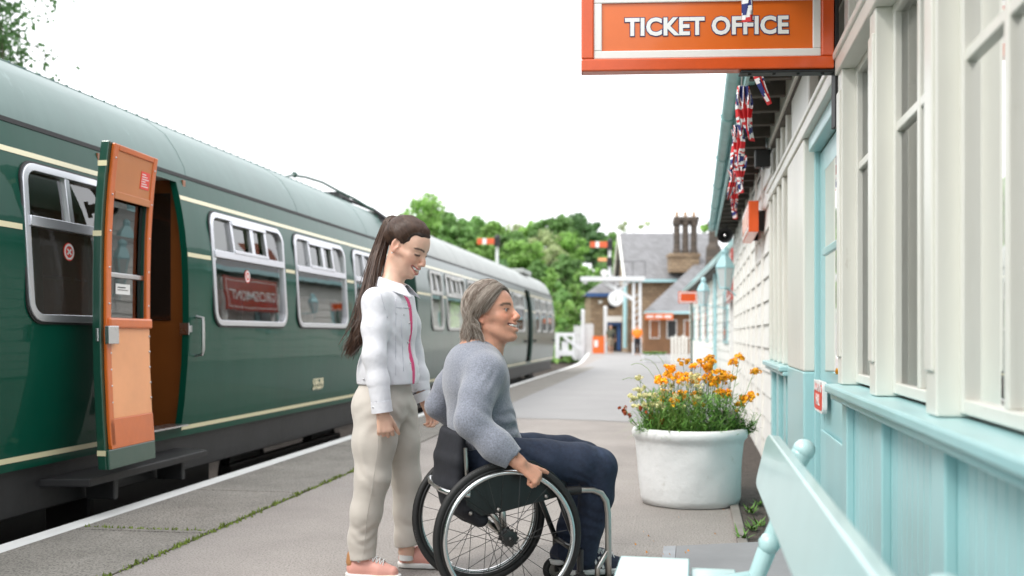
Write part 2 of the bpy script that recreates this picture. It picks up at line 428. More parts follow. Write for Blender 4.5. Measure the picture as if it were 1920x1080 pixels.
# ---------------------------------------------------------------- ground, platform, track  (train frame: L, s)
m = MB(); m.add([(-400, -200, -1.0), (400, -200, -1.0), (400, 600, -1.0), (-400, 600, -1.0)], [(0, 1, 2, 3)])
M['grass_land'] = mat('grass_land', (.07, .12, .03), .95, var=(.3, .4), bump=(2, 1, .2))
struct(m.build('ground', M['grass_land'], anchor=(0, 0, -1)))
def edgeL(s):      # platform edge, curving away to the right at the far ramp
    return -3.49 - (0 if s < 33 else .0035*(s-33)**2 if s < 42 else .0035*81+.066*(s-42))
S = [-4+i*1.0 for i in range(37)]+[33.5+i*1. for i in range(1, 66)]
def strip(a, b, z, name, mt, s0=-4, s1=77, zb=None):
    m = MB(); ss = [s0]+[x for x in S if s0 < x < s1]+[s1]
    V = []; 
    for s_ in ss: V += [(a(s_), s_, z), (b(s_), s_, z)]
    m.add(V, [(2*i, 2*i+1, 2*i+3, 2*i+2) for i in range(len(ss)-1)])
    if zb is not None:
        V = []
        for s_ in ss: V += [(a(s_), s_, z), (a(s_), s_, zb)]
        m.add(V, [(2*i, 2*i+1, 2*i+3, 2*i+2) for i in range(len(ss)-1)])
    return m.build(name, mt, th=TH_T, anchor=(0, 0, 0))
struct(strip(edgeL, lambda s: edgeL(s)+.132, .004, 'platform_edge_line', M['edge_white'], zb=-.13), 'white painted platform edge')
struct(strip(lambda s: edgeL(s)+.08, lambda s: edgeL(s)+.1, -.13, 'platform_wall', M['dark'], zb=-1.0), 'dark wall under the platform edge')
struct(strip(lambda s: edgeL(s)+.128, lambda s: 60., 0., 'platform', M['asphalt'], s1=99), 'asphalt platform surface')
# coping slabs with open joints
m = MB(); jn = MB()
rs = random.Random(3); s_ = -3.45
xs = -3.352; xe = -2.56
while s_ < 33:
    l = 1.45+rs.uniform(-.03, .03)
    g = .008
    zt = .006+rs.uniform(0, .004)
    m.box(xs+.006, xe+rs.uniform(-.01, .01), s_+g, s_+l-g, -.02, zt)
    s_ += l
struct(m.build('platform_slabs', M['slab'], th=TH_T, anchor=(0, 0, 0), bev=.004), 'concrete slabs along the platform edge')
def moss_strip(name, pts, wd, seed, label):
    r = random.Random(seed); m = MB()
    for i in range(len(pts)-1):
        a = np.array(pts[i]); b = np.array(pts[i+1]); n = int(np.linalg.norm(b-a)/.005)
        for k in range(n):
            t = (k+r.random())/n; c = a+(b-a)*t
            dens = .5+.5*math.sin(t*37+seed)*math.sin(t*13+i)
            if r.random() > .35+.6*dens: continue
            x, y = c[0]+r.gauss(0, wd), c[1]+r.gauss(0, wd); h = r.uniform(.006, .02)*(.6+dens)
            q = r.random()*6.28; u = (math.cos(q)*.009, math.sin(q)*.009); ln = (r.uniform(-.01, .01), r.uniform(-.01, .01))
            m.add([(x-u[0], y-u[1], .004), (x+u[0], y+u[1], .004), (x+ln[0], y+ln[1], .006+h)], [(0, 1, 2)])
    o = m.build(name, M['moss'], th=TH_T, anchor=(0, 0, 0), recalc=False); tag(o, label, name.split('.')[0], kind='stuff')
moss_strip('moss', [(-2.55, 3.2), (-2.54, 5), (-2.55, 6.5), (-2.54, 9.)], .012, 1, 'green moss in the seam between platform slabs and asphalt')
moss_strip('moss', [(-3.34, 5.26), (-2.9, 5.25), (-2.58, 5.26)], .008, 5, 'moss in the joint between two edge slabs')
m = MB(); m.box(-2.560, -2.545, -3, 33, -.01, .0035)
struct(m.build('platform_seam', M['soil'], th=TH_T, anchor=(0, 0, 0)), 'dark seam between slabs and asphalt')
# smoother grey tarmac farther down the platform
m = MB(); m.add([(-2.54, 13.2, .004), (-.9, 12.9, .004), (.9, 12.0, .004), (2.6, 11.6, .004), (9, 30, .004), (16, 90, .004), (-5.6, 90, .004), (-3.4, 52, .004), (-2.3, 33.5, .004)], [tuple(range(8))])
struct(m.build('platform_tarmac', M['asphalt_grey'], th=TH_T, anchor=(0, 0, 0)), 'smoother grey tarmac farther down the platform')
# worn cracks and a repair patch in the asphalt
rc = random.Random(17); m = MB()
for (x0, y0, a0, n_) in ((-.9, 8.6, .25, 40), (-1.9, 10.5, -.2, 40), (-1.2, 5.0, .1, 22)):
    x, y, a = x0, y0, a0
    for i in range(n_):
        a += rc.gauss(0, .35); a = a0+(a-a0)*.8; nx_, ny_ = x+.05*math.cos(a), y+.05*math.sin(a); w0 = .0009+.0012*rc.random()
        px_, py_ = -math.sin(a)*w0, math.cos(a)*w0; m.add([(x-px_, y-py_, .0045), (nx_-px_, ny_-py_, .0045), (nx_+px_, ny_+py_, .0045), (x+px_, y+py_, .0045)], [(0, 1, 2, 3)]); x, y = nx_, ny_
struct(m.build('platform_cracks', M['soil'], th=TH_T, anchor=(0, 0, 0), recalc=False), 'thin dark cracks wandering over the asphalt')
# track
m = MB(); m.add([(-9, -6, -.93), (edgeL(0)+.1, -6, -.93), (edgeL(0)+.1, 33, -.93), (-3.9, 50, -.93), (-6, 78, -.93), (-9, 90, -.93)], [tuple(range(6))])
struct(m.build('track_bed', M['ballast'], th=TH_T, anchor=(0, 0, -.93)), 'stone ballast under the train')
m = MB(); m.box(-8.4, -7.6, -6, 60, -1., .1); struct(m.build('light_block_wall', M['slab'], th=TH_T), 'added low wall beyond the track, blocking light under the train')  # added wall: stops sky light from the far side reaching under the train
for k, L_ in enumerate((-4.26, -5.70)):
    m = MB(); m.box(L_-.035, L_+.035, -5, 80, -.9, -.76)
    struct(m.build('rail', M['rail'], th=TH_T), 'steel rail nearer the platform' if k == 0 else 'steel rail on the far side of the train')
# soil bed along the hall, with a low kerb (hall frame)
m = MB(); m.add([(.27, 5.3, .006), (.62, 5.3, .006), (.62, 15, .006), (.27, 15, .006)], [(0, 1, 2, 3)])
struct(m.build('soil_bed', M['soil'], th=TH_B), 'strip of dark soil along the foot of the wall')
m = MB()
for i in range(7): m.box(.215, .27, 5.3+i*1.4, 5.3+i*1.4+1.385, -.01, .02)
struct(m.build('soil_kerb', M['kerbstone'], th=TH_B, bev=.006), 'low kerb of the soil strip')
m = MB(); m.hexa([(-.10, 3.0, .0), (.60, 3.0, 0), (.60, 5.25, 0), (-.10, 5.25, 0), (-.10, 3.0, .014), (.60, 3.0, .075), (.60, 5.25, .075), (-.10, 5.25, .014)])
M['ramp'] = mat('ramp_concrete', (.23, .23, .235), .7, var=(3, .1), mottle=(35, (.6, .6, .6), .7, .02), bump=(120, .3, .003))
struct(m.build('door_ramp', M['ramp'], th=TH_B, bev=.004), 'smooth grey concrete ramp at the door')
m = MB(); m.hexa([(-.165, 3.0, .0), (-.102, 3.0, 0), (-.102, 5.25, 0), (-.165, 5.25, 0), (-.165, 3.0, .008), (-.102, 3.0, .013), (-.102, 5.25, .013), (-.165, 5.25, .008)])
struct(m.build('ramp_edging', mat('ramp_edge', (.3, .31, .33), .55, var=(8, .1)), th=TH_B), 'pale metal edging of the ramp')
# small weeds and petals
wm = mat('weed_green', (.10, .22, .03), .6)
r = random.Random(5)
for k, (wx, wy) in enumerate([(.30, 5.75), (.33, 6.3), (.25, 5.5), (.41, 6.6), (.36, 5.9)]):
    m = MB()
    for i in range(22):
        q = r.random()*6.28; l = r.uniform(.03, .08); a = np.array([wx+r.gauss(0, .012), wy+r.gauss(0, .012), .01]); b = a+np.array([math.cos(q)*l, math.sin(q)*l, r.uniform(.2, 1)*l])
        sd = np.array([-math.sin(q), math.cos(q), 0])*.006
        m.add([a, (a+b)/2+sd, b, (a+b)/2-sd], [(0, 1, 2, 3)])
    tag(m.build('weed', wm, th=TH_B, recalc=False), 'small green weed sprouting by the soil strip kerb', 'weed', 'weeds by the soil strip')
pm = mat('petal_orange', (.75, .28, .02), .6); m = MB()
for i in range(16):
    x, y = r.uniform(-.35, .45), r.uniform(4.9, 6.4); q = r.random()*3
    m.add([(x, y, .018), (x+.014*math.cos(q), y+.014*math.sin(q), .02), (x+.01*math.cos(q+1), y+.01*math.sin(q+1), .03)], [(0, 1, 2)])
tag(m.build('petals', pm, th=TH_B, recalc=False), 'fallen orange petals scattered on the asphalt', 'petals', kind='stuff')
# ---------------------------------------------------------------- railcars (train frame)
PZ = [.34, .60, .9, 1.2, 1.5, 1.73, 1.9, 2.05, 2.2, 2.34]
PLo = [-3.672, -3.636, -3.61, -3.60, -3.603, -3.613, -3.631, -3.655, -3.687, -3.722]
def sideL(z, out=0.): return float(np.interp(z, PZ, PLo))+out
def sprof(z0, z1, n):
    return [z0+(z1-z0)*i/n for i in range(n+1)]
def rrect(s0, s1, z0, z1, r, n=6):
    pts = []
    for (cx, cz, a0) in ((s1-r, z1-r, 0), (s0+r, z1-r, 90), (s0+r, z0+r, 180), (s1-r, z0+r, 270)):
        for i in range(n+1):
            a = R_(a0+90*i/n); pts.append((cx+r*math.cos(a), cz+r*math.sin(a)))
    return pts
def side_panel(m, s0, s1, z0, z1, holes, out=0., rad=.11):
    """body side with rounded window holes, following the curved profile; holes = (s0, s1, z0, z1)"""
    S_ = sorted(set([s0, s1]+[h[0] for h in holes]+[h[1] for h in holes]))
    S2 = []
    for a, b in zip(S_, S_[1:]):
        k = max(1, int((b-a)/.6)); S2 += [a+(b-a)*i/k for i in range(k)]
    S2.append(S_[-1])
    Z_ = sorted(set([z for z in [z0, z1]+PZ+[1.0, 1.35, 1.6, 1.82, 1.97, 2.12, 2.27]+[h[2] for h in holes]+[h[3] for h in holes] if z0 <= z <= z1]))
    V = [(sideL(z, out), s, z) for s in S2 for z in Z_]; nz = len(Z_); F = []
    for i in range(len(S2)-1):
        for j in range(nz-1):
            cs, cz = (S2[i]+S2[i+1])/2, (Z_[j]+Z_[j+1])/2
            if any(h[0] < cs < h[1] and h[2] < cz < h[3] for h in holes): continue
            F.append((i*nz+j, (i+1)*nz+j, (i+1)*nz+j+1, i*nz+j+1))
    m.add(V, F)
    for (a, b, c, d) in holes:       # fillers in the corners of each hole
        for (cs, cz, a0, ps, pz) in ((b-rad, d-rad, 0, b, d), (a+rad, d-rad, 90, a, d), (a+rad, c+rad, 180, a, c), (b-rad, c+rad, 270, b, c)):
            V = [(sideL(pz, out), ps, pz)]
            for i in range(7):
                q = R_(a0+15*i); z = cz+rad*math.sin(q); V.append((sideL(z, out), cs+rad*math.cos(q), z))
            m.add(V, [(0, i, i+1) for i in range(1, 7)])
def ring(m, s0, s1, z0, z1, r, w, o0, o1, n=6):
    """rounded frame of width w standing from o0 to o1 off the body side"""
    A = rrect(s0, s1, z0, z1, r, n); B = rrect(s0-w, s1+w, z0-w, z1+w, r+w, n); k = len(A)
    V = [(sideL(z, o1), s, z) for s, z in A]+[(sideL(z, o1), s, z) for s, z in B]+[(sideL(z, o0), s, z) for s, z in A]+[(sideL(z, o0), s, z) for s, z in B]
    F = []
    for i in range(k):
        j = (i+1) % k
        F += [(i, j, k+j, k+i), (i, 2*k+i, 2*k+j, j), (k+i, k+j, 3*k+j, 3*k+i)]
    m.add(V, F)
def bar(m, s0, s1, z0, z1, o0, o1):
    V = []
    for (s, z) in ((s0, z0), (s1, z0), (s1, z1), (s0, z1)): V += [(sideL(z, o0), s, z), (sideL(z, o1), s, z)]
    m.add(V, [(0, 2, 4, 6), (1, 3, 5, 7), (0, 1, 3, 2), (2, 3, 5, 4), (4, 5, 7, 6), (6, 7, 1, 0)])
def line(m, s0, s1, z, h=.032, out=.003):
    k = max(1, int((s1-s0)/1.)); V = []
    for i in range(k+1):
        s = s0+(s1-s0)*i/k; V += [(sideL(z-h/2, out), s, z-h/2), (sideL(z+h/2, out), s, z+h/2)]
    m.add(V, [(2*i, 2*i+2, 2*i+3, 2*i+1) for i in range(k)])
ROOF = [(-3.752, 2.335), (-3.768, 2.42), (-3.84, 2.56), (-3.93, 2.69), (-4.10, 2.81), (-4.32, 2.905), (-4.6, 2.985), (-4.98, 3.03)]
ROOFP = ROOF+[(-9.96-a, b) for a, b in ROOF[::-1][1:]]
WZ0, WZ1 = 1.20, 2.09
def window(car, s0, s1, kind, sticker=False, label=None, blind=False, m_alu=None):
    w = MB(); ring(w, s0+.03, s1-.03, WZ0+.03, WZ1-.03, .085, .045, -.03, .022)
    zb = WZ0+.535
    bar(w, s0+.02, s1-.02, zb, zb+.06, -.02, .02)
    if kind == 2: bar(w, (s0+s1)/2-.022, (s0+s1)/2+.022, zb+.05, WZ1-.02, -.02, .018)
    else:
        W = s1-s0
        for f_, ww in ((.26, .02), (.53, .035), (.73, .022)): bar(w, s0+W*f_-ww, s0+W*f_+ww, zb+.05, WZ1-.02, -.02, .018)
        bar(w, s0+W*.26, s0+W*.74, zb+.055, zb+.085, -.01, .026); bar(w, s0+W*.26, s0+W*.74, WZ1-.06, WZ1-.03, -.01, .026)
    f = w.build('window', [m_alu or M['alu']], car, smooth=True, bev=.004)
    if label: f['label'] = label
    r_ = MB(); ring(r_, s0+.0, s1-.0, WZ0, WZ1, .11, .028, -.01, .010); r_.build('rubber_seal', M['rubber'], f, smooth=True)
    p = MB()
    def pane(a, b, c, d, o):
        V = []; zs = sprof(c, d, 3)
        for z in zs: V += [(sideL(z, o), a, z), (sideL(z, o), b, z)]
        p.add(V, [(2*i, 2*i+1, 2*i+3, 2*i+2) for i in range(3)])
    pane(s0+.02, s1-.02, WZ0+.02, zb+.02, -.012)
    if kind == 2: pane(s0+.02, s1-.02, zb+.04, WZ1-.02, -.012)
    else:
        W = s1-s0
        pane(s0+.02, s0+W*.45, zb+.04, WZ1-.02, -.012); pane(s0+W*.5, s0+W*.64, zb+.04, WZ1-.02, -.005)
        pane(s0+W*.72, s1-.02, zb+.04, WZ1-.02, -.012)
    p.build('pane', M['tglass'], f, smooth='all')
    if sticker:
        sz = zb-.12; cs = sticker; k = MB(); V = [(sideL(sz, -.008), cs, sz)]
        for i in range(20): V.append((sideL(sz+.055*math.sin(i*.3142), -.008), cs+.055*math.cos(i*.3142), sz+.055*math.sin(i*.3142)))
        k.add(V, [(0, i+1, (i+1) % 20+1) for i in range(20)])
        st = k.build('round_sticker', M['red'], f, recalc=False)
        k = MB(); V = []
        for rr in (.036, .049):
            for i in range(24): V.append((sideL(sz, -.006), cs+rr*math.cos(i*.2618), sz+rr*math.sin(i*.2618)))
        k.add(V, [(i, (i+1) % 24, 24+(i+1) % 24, 24+i) for i in range(24)])
        for q in (.7, 2.44):
            dx, dz = .026*math.cos(q), .026*math.sin(q); nx, nz = -.006*math.sin(q), .006*math.cos(q)
            k.add([(sideL(sz, -.005), cs-dx-nx, sz-dz-nz), (sideL(sz, -.005), cs+dx-nx, sz+dz-nz), (sideL(sz, -.005), cs+dx+nx, sz+dz+nz), (sideL(sz, -.005), cs-dx+nx, sz-dz+nz)], [(0, 1, 2, 3)])
        k.build('sticker_mark', M['white'], f, recalc=False)
    if blind:
        k = MB(); bar(k, s0+.04, s1-.04, WZ0+.02, zb+.02, -.05, -.045); k.build('blind', M['white'], f)
    return f
def coach(name, label, s0, s1, wins, doorgap, green, old=False):
    """wins = (s0, s1, kind, sticker); doorgap = (s0, s1)"""
    car = thing(name, label, 'railcar', (-4.98, (s0+s1)/2, -.76), TH_T)
    b = MB(); holes = [(a, c, WZ0, WZ1) for a, c, *_ in wins]
    segs = [(s0, s1)]
    if doorgap: segs = [(s0, doorgap[0]), (doorgap[1], s1)]
    for a, c in segs:
        side_panel(b, a, c, .34, 2.34, [h for h in holes if a <= h[0] and h[1] <= c])
    if doorgap:
        side_panel(b, doorgap[0], doorgap[1], 2.27, 2.34, [])
        side_panel(b, doorgap[0], doorgap[1], .34, .42, [])
        for dg, sg in ((doorgap[0], 1), (doorgap[1], -1)):    # jamb returns
            V = []
            for z in PZ: V += [(sideL(z), dg, z), (sideL(z)-.05, dg+sg*.004, z)]
            b.add(V, [(2*i, 2*i+2, 2*i+3, 2*i+1) for i in range(len(PZ)-1)])
    # far side (with plain openings), ends
    fz = [(.34, 1.2), (2.09, 2.34)]
    for a, c in fz: b.box(-6.36, -6.32, s0, s1, a, c)
    for k in range(int((s1-s0)/1.75)+1):
        a = s0+k*1.75; b.box(-6.36, -6.32, a, min(a+.3, s1), 1.2, 2.09)
    for sx in (s0, s1):
        pf = [(sideL(z), z) for z in PZ]+ROOF[1:]+[(-9.96-x, z) for x, z in (ROOF[::-1][1:-1]+[(sideL(z), z) for z in PZ[::-1]])]
        b.add([(x, sx, z) for x, z in pf], [tuple(range(len(pf)))])
    b.build('body', green, car, smooth=True, recalc=False, ang=25)
    r_ = MB(); k = max(2, int((s1-s0)/.9)); V = []
    for i in range(k+1):
        s = s0-.02+(s1-s0+.04)*i/k
        V += [(x, s, z) for x, z in ROOFP]
    n = len(ROOFP); r_.add(V, [(i*n+j, (i+1)*n+j, (i+1)*n+j+1, i*n+j+1) for i in range(k) for j in range(n-1)])
    r_.build('roof', M['roof_old' if old else 'roof'], car, smooth='all', recalc=False)
    g = MB(); g.box(-3.765, -3.712, s0, s1, 2.318, 2.345); g.build('gutter', M['rubber'], car)
    # roof seams, rivet strip
    g = MB()
    for x, z in ((ROOF[5][0], ROOF[5][1]),):
        g.tube([(x, s0, z+.003), (x, s1, z+.003)], .006, 6)
        for i in range(int((s1-s0)/.16)): g.sph((x, s0+i*.16+.05, z+.006), .013, 6)
    i = s0+1.1
    while i < s1-.5:
        g.tube([(x, i, z+.001) for x, z in ROOF], .0018, 5); i += 2.35
    g.build('roof_beading', M['roof_old' if old else 'roof'], car, smooth=True)
    l = MB(); zz = (.405, 1.72, 2.155)
    for z in zz:
        cuts = []
        if doorgap: cuts.append(doorgap)
        if z == 1.72: cuts += [(a-.04, c+.04) for a, c, *_ in wins]
        cuts.sort(); x = s0
        for a, c in cuts:
            if a > x: line(l, x, a, z)
            x = c
        line(l, x, s1, z)
    l.build('lining', M['cream_line'], car, recalc=False)
    # underframe
    u = MB(); u.box(-3.78, -3.72, s0+.05, s1-.05, .06, .36); u.box(-6.2, -3.78, s0+.1, s1-.1, .05, .4)
    u.build('underframe', M['dark'], car, bev=.01)
    for bs in (s0+2.6, s1-2.6):
        u = MB(); u.box(-4.22, -4.12, bs-1.6, bs+1.6, -.45, -.12); u.build('bogie_frame', M['dark'], car, bev=.02)
    for t in (.35, .5, .64):
        bs = s0+(s1-s0)*t; u = MB(); u.box(-4.5, -3.95, bs-.9, bs+.9, -.5, .05); u.build('underfloor_box', M['dark'], car, bev=.03)
    for bs in (s0+1.5, s0+3.7, s1-3.7, s1-1.5):
        if bs < 2: continue
        w_ = MB(); w_.lathe([(.02, 0), (.4, 0), (.46, .03), (.46, .13), (.42, .14), (.40, .12), (.02, .1)], (-4.3, bs, -.3), 28, ax=(1, 0, 0)); w_.build('wheel', M['dark'], car, smooth=True)
    # interior
    q = MB(); q.box(-6.3, -3.76, s0+.05, s1-.05, .37, .41); q.build('floor', M['dark'], car)
    q = MB(); q.box(-6.3, -3.78, s0+.05, s1-.05, 2.3, 2.33); q.build('ceiling', M['inner_ceiling'], car)
    t = (doorgap[1] if doorgap else s0)+.9
    while t < s1-1.0 and not old:
        for (x0, x1) in ((-4.75, -3.8), (-6.25, -5.2)):
            q = MB(); q.box(x0, x1, t, t+.5, .75, .88); q.box(x0, x1, t+.42, t+.54, .85, 1.52)
            q.build('seat', M['seat_moquette'], car, bev=.04)
        t += .87
    q = MB(); q.box(-6.3, -6.28, s0+.05, s1-.05, .41, 1.19); q.build('side_lining', M['inner_wall'], car)
    return car
DG = (6.62, 7.36)
def S_(d): return (d-.577)/.9875      # depth of a point on the body side -> distance along the train
wins1 = [(S_(5.66), S_(6.50), 2, True), (S_(7.96), S_(9.42), 4, True), (S_(9.73), S_(11.2), 4, False), (S_(11.53), S_(12.30), 2, False)]
dg = (S_(6.66), S_(7.54))
s_end1 = S_(13.5)
car1 = coach('railcar', 'glossy green railcar with one door swung open', -3.2, s_end1, wins1, dg, M['green'])
lab = ['narrow window beside the open door', 'wide window showing the red sign reflection', None, 'narrow window near the coach end']
for (a, c, k, st), lb in zip(wins1, lab):
    window(car1, a, c, k, sticker=(a+.45*(c-a) if k == 4 else a+.48*(c-a)) if st else False, label=lb)
# number on the side
z = .60; sn = S_(6814/(1258-602))
text('running_number', '59539', .175, (sideL(z, .004), sn, z), (0, 1, 0), (0, 0, 1), M['cream_line'], car1, .001, .004, sx=.72)
# grab handle and lock keep beside the opening
h = MB(); hs = S_(6814/(1258-368)); h.tube([(sideL(.95), hs, .95), (sideL(.95, .055), hs, .96), (sideL(1.1, .06), hs, 1.0), (sideL(1.1, .06), hs, 1.19), (sideL(1.25, .055), hs, 1.24), (sideL(1.25), hs, 1.25)], .013, 10)
h.build('grab_handle', M['steel'], car1, smooth=True)
h = MB(); h.box(sideL(1.2)-.07, sideL(1.2)+.006, dg[1]-.012, dg[1]-.003, 1.11, 1.20); h.box(sideL(1.2)-.02, sideL(1.2)+.012, dg[1]-.02, dg[1]+.03, 1.13, 1.18)
h.build('lock_keep', M['steel'], car1, bev=.003)
# vestibule
v = MB(); v.box(-4.34, -4.30, dg[0]-.25, dg[1]+.15, .41, 2.3); pw = v.build('vestibule_wall', M['ochre_wall'], car1)
v = MB(); v.box(-4.30, -4.295, dg[0]-.25, dg[1]+.14, .41, .82); v.build('kick_panel', M['dark'], pw)
v = MB(); pts = rrect(dg[0]+.0, dg[1]+.03, 1.25, 2.1, .15); n = len(pts)
v.add([(-4.292, s, z) for s, z in pts], [tuple(range(n))]); v.build('dark_panel', mat('dark_window', (.02, .015, .012), .12, coat=.6), pw)
v = MB(); v.tube([(-4.285, s, z) for s, z in pts], .014, 6, closed=True); v.build('panel_trim', M['orange_paint'], pw)
v = MB(); v.sph((-4.27, dg[1]-.14, 1.18), .045, 10); v.cyl((-4.3, dg[1]-.14, 1.18), (-4.24, dg[1]-.14, 1.18), .02); v.build('door_knob', M['rubber'], pw, smooth=True)
v = MB(); v.box(-4.30, -3.70, dg[1]+.10, dg[1]+.14, .41, 2.3); pp = v.build('partition', M['ochre_wall'], car1)
v = MB(); v.box(-4.28, -3.80, dg[1]+.092, dg[1]+.10, 1.22, 2.2); v.build('dark_panel', bpy.data.materials['dark_window'], pp)
v = MB(); v.box(-4.30, -3.70, dg[0]-.16, dg[0]-.12, .41, 2.3); v.build('partition', M['ochre_wall'], car1)
v = MB(); v.box(-3.76, -3.60, dg[0]+.005, dg[1]-.005, .424, .436); v.build('threshold', M['steel'], car1)
v = MB(); v.hexa([(-3.75, dg[0]-.75, .20), (-3.43, dg[0]-.68, .20), (-3.43, dg[1]-.05, .20), (-3.75, dg[1]+.05, .20), (-3.75, dg[0]-.75, .25), (-3.43, dg[0]-.68, .25), (-3.43, dg[1]-.05, .25), (-3.75, dg[1]+.05, .25)])
v.box(-3.7, -3.5, dg[0]-.3, dg[0]-.25, .06, .2); v.box(-3.7, -3.5, dg[1]-.3, dg[1]-.25, .06, .2)
v.build('step_board', M['dark'], car1, bev=.008)
# ---- the open door leaf: swung right round on its hinge at the near jamb; inner face towards the platform
D0, D1 = S_(6.01), S_(6.60)           # free edge (with the lock), hinge edge
def dl(z, o=0.):                      # mirror of the body profile: foot swings out, head in
    return -3.385-(sideL(z)+3.60)*.55+o
def yaw(s): return (D1-s)/(D1-D0)*.03     # leaf stands a little further out at its free edge
DZ = [.30, .6, .9, 1.16, 1.2, 1.5, 1.73, 1.9, 2.05, 2.2, 2.30]
def leaf(m, s0, s1, z0, z1, o0, o1):
    zs = [z0]+[z for z in DZ if z0+.01 < z < z1-.01]+[z1]; V = []
    for z in zs:
        for (s, o) in ((s0, o0), (s1, o0), (s1, o1), (s0, o1)): V.append((dl(z, o)+yaw(s), s, z))
    F = [(0, 1, 2, 3), tuple(len(V)-4+i for i in (3, 2, 1, 0))]
    for i in range(len(zs)-1):
        for j in range(4): F.append((i*4+j, i*4+(j+1) % 4, i*4+4+(j+1) % 4, i*4+4+j))
    m.add(V, F)
wz0, wz1 = 1.215, 1.955
d = MB()
leaf(d, D0, D0+.07, .30, 2.275, -.075, -.02); leaf(d, D1-.05, D1, .30, 2.275, -.075, -.02)
leaf(d, D0+.07, D1-.05, .30, wz0, -.075, -.02); leaf(d, D0+.07, D1-.05, wz1, 2.275, -.075, -.02)
leaf(d, D0+.0, D1, .30, .42, -.02, .0)
door = d.build('door', M['green_edge'], car1, bev=.006); door['label'] = 'open door with orange inner side'
d = MB(); leaf(d, D0+.03, D0+.085, .44, 2.265, -.02, .004); leaf(d, D1-.06, D1-.01, wz0-.05, 2.265, -.02, .004)
leaf(d, D0+.085, D1-.06, 2.23, 2.265, -.02, .004)
d.build('door_frame', M['orange_paint'], door, bev=.005)
d = MB(); leaf(d, D0+.085, D1-.06, wz1, 2.23, -.02, -.003); leaf(d, D0+.085, D1-.06, wz1-.015, wz1+.03, -.003, .006); d.build('upper_panel', M['tan_panel'], door, bev=.003)
d = MB(); leaf(d, D0+.045, D1-.005, wz0-.065, wz0, -.02, .02); d.build('window_capping', M['orange_paint'], door, bev=.012)
d = MB(); leaf(d, D0+.06, D1-.012, .60, wz0-.06, -.02, -.001); d.build('lower_panel', M['salmon'], door, bev=.003)
d = MB(); leaf(d, D0+.035, D1-.012, .42, .60, -.02, .004); d.build('kick_plate', M['orange_paint'], door, bev=.003)
for z in np.arange(.7, 1.12, .1):
    for (ss, oo) in ((D0+.075, D0+.075), (D1-.022, D1)): d = MB(); d.sph((dl(z, .002)+yaw(oo), ss, z), .007, 8); d.build('screw', M['steel'], door, smooth=True)
for z in np.arange(1.3, 2.25, .22):
    for (ss, oo) in ((D0+.055, D0+.055), (D1-.035, D1)): d = MB(); d.sph((dl(z, .006)+yaw(oo), ss, z), .006, 8); d.build('screw', M['steel'], door, smooth=True)
d = MB(); leaf(d, D0+.07, D1-.05, wz0, wz1, -.05, -.046); d.build('drop_window', M['tglass'], door)
d = MB(); leaf(d, D0+.075, D1-.055, wz0+.25, wz0+.28, -.046, -.02); d.build('window_rail', M['steel'], door, bev=.004)
d = MB(); leaf(d, D0+.22, D0+.40, wz0+.15, wz0+.215, -.044, -.042); nl = d.build('small_notice', M['white'], door)
d = MB(); leaf(d, D0+.24, D0+.34, wz0+.19, wz0+.196, -.041, -.040); leaf(d, D0+.24, D0+.37, wz0+.175, wz0+.179, -.041, -.040); d.build('notice_text', M['rubber'], nl)
d = MB(); leaf(d, D1-.20, D1-.085, wz1+.09, wz1+.20, -.003, 0.); nl = d.build('red_notice', M['red'], door)
d = MB()
for k in range(6): leaf(d, D1-.19, D1-.10-.02*(k % 3), wz1+.105+.015*k, wz1+.110+.015*k, 0., .001)
d.build('notice_text', M['white'], nl)
d = MB(); leaf(d, D0+.002, D0+.12, 1.055, 1.165, .004, .035); leaf(d, D0-.012, D0+.0, 1.07, 1.15, -.05, -.03); d.build('lock', M['steel'], door, bev=.004)
for z in (.40, 1.72, 2.14):
    d = MB()
    d.add([(dl(z, -.077)+.03, D0-.002, z-.016), (dl(z, -.019)+.03, D0-.002, z-.016), (dl(z, -.019)+.03, D0-.002, z+.016), (dl(z, -.077)+.03, D0-.002, z+.016)], [(0, 1, 2, 3)])
    d.build('lining', M['cream_line'], door, recalc=False)
for z in (.6, 1.3, 2.0): d = MB(); d.cyl((-3.46, D1+.03, z-.06), (-3.46, D1+.03, z+.06), .014); d.box(-3.6, -3.46, D1+.02, D1+.05, z-.03, z+.03); d.build('hinge', M['dark'], door)
# cable over the roof at the coach end
cb = MB(); e = s_end1
cb.tube([(-4.5, e-1.9, 2.97), (-4.5, e-1.7, 3.03), (-4.48, e-1.3, 3.07), (-4.44, e-.8, 3.08), (-4.38, e-.35, 3.03), (-4.25, e-.05, 2.96), (-4.0, e+.1, 2.8), (-3.9, e+.1, 2.6)], .018, 8)
cb.sph((-4.5, e-1.6, 3.05), .04, 8); cb.build('roof_cable', M['green_edge'], car1, smooth=True)
cb = MB(); cb.box(-4.9, -4.45, e-.1, e+.35, 2.98, 3.06); cb.tube([(x+.06, e+.10, z+.02) for x, z in ROOF], .03, 6); cb.box(-4.15, -3.9, e+.02, e+.5, 2.0, 2.72)
cb.build('end_fittings', M['dark'], car1)
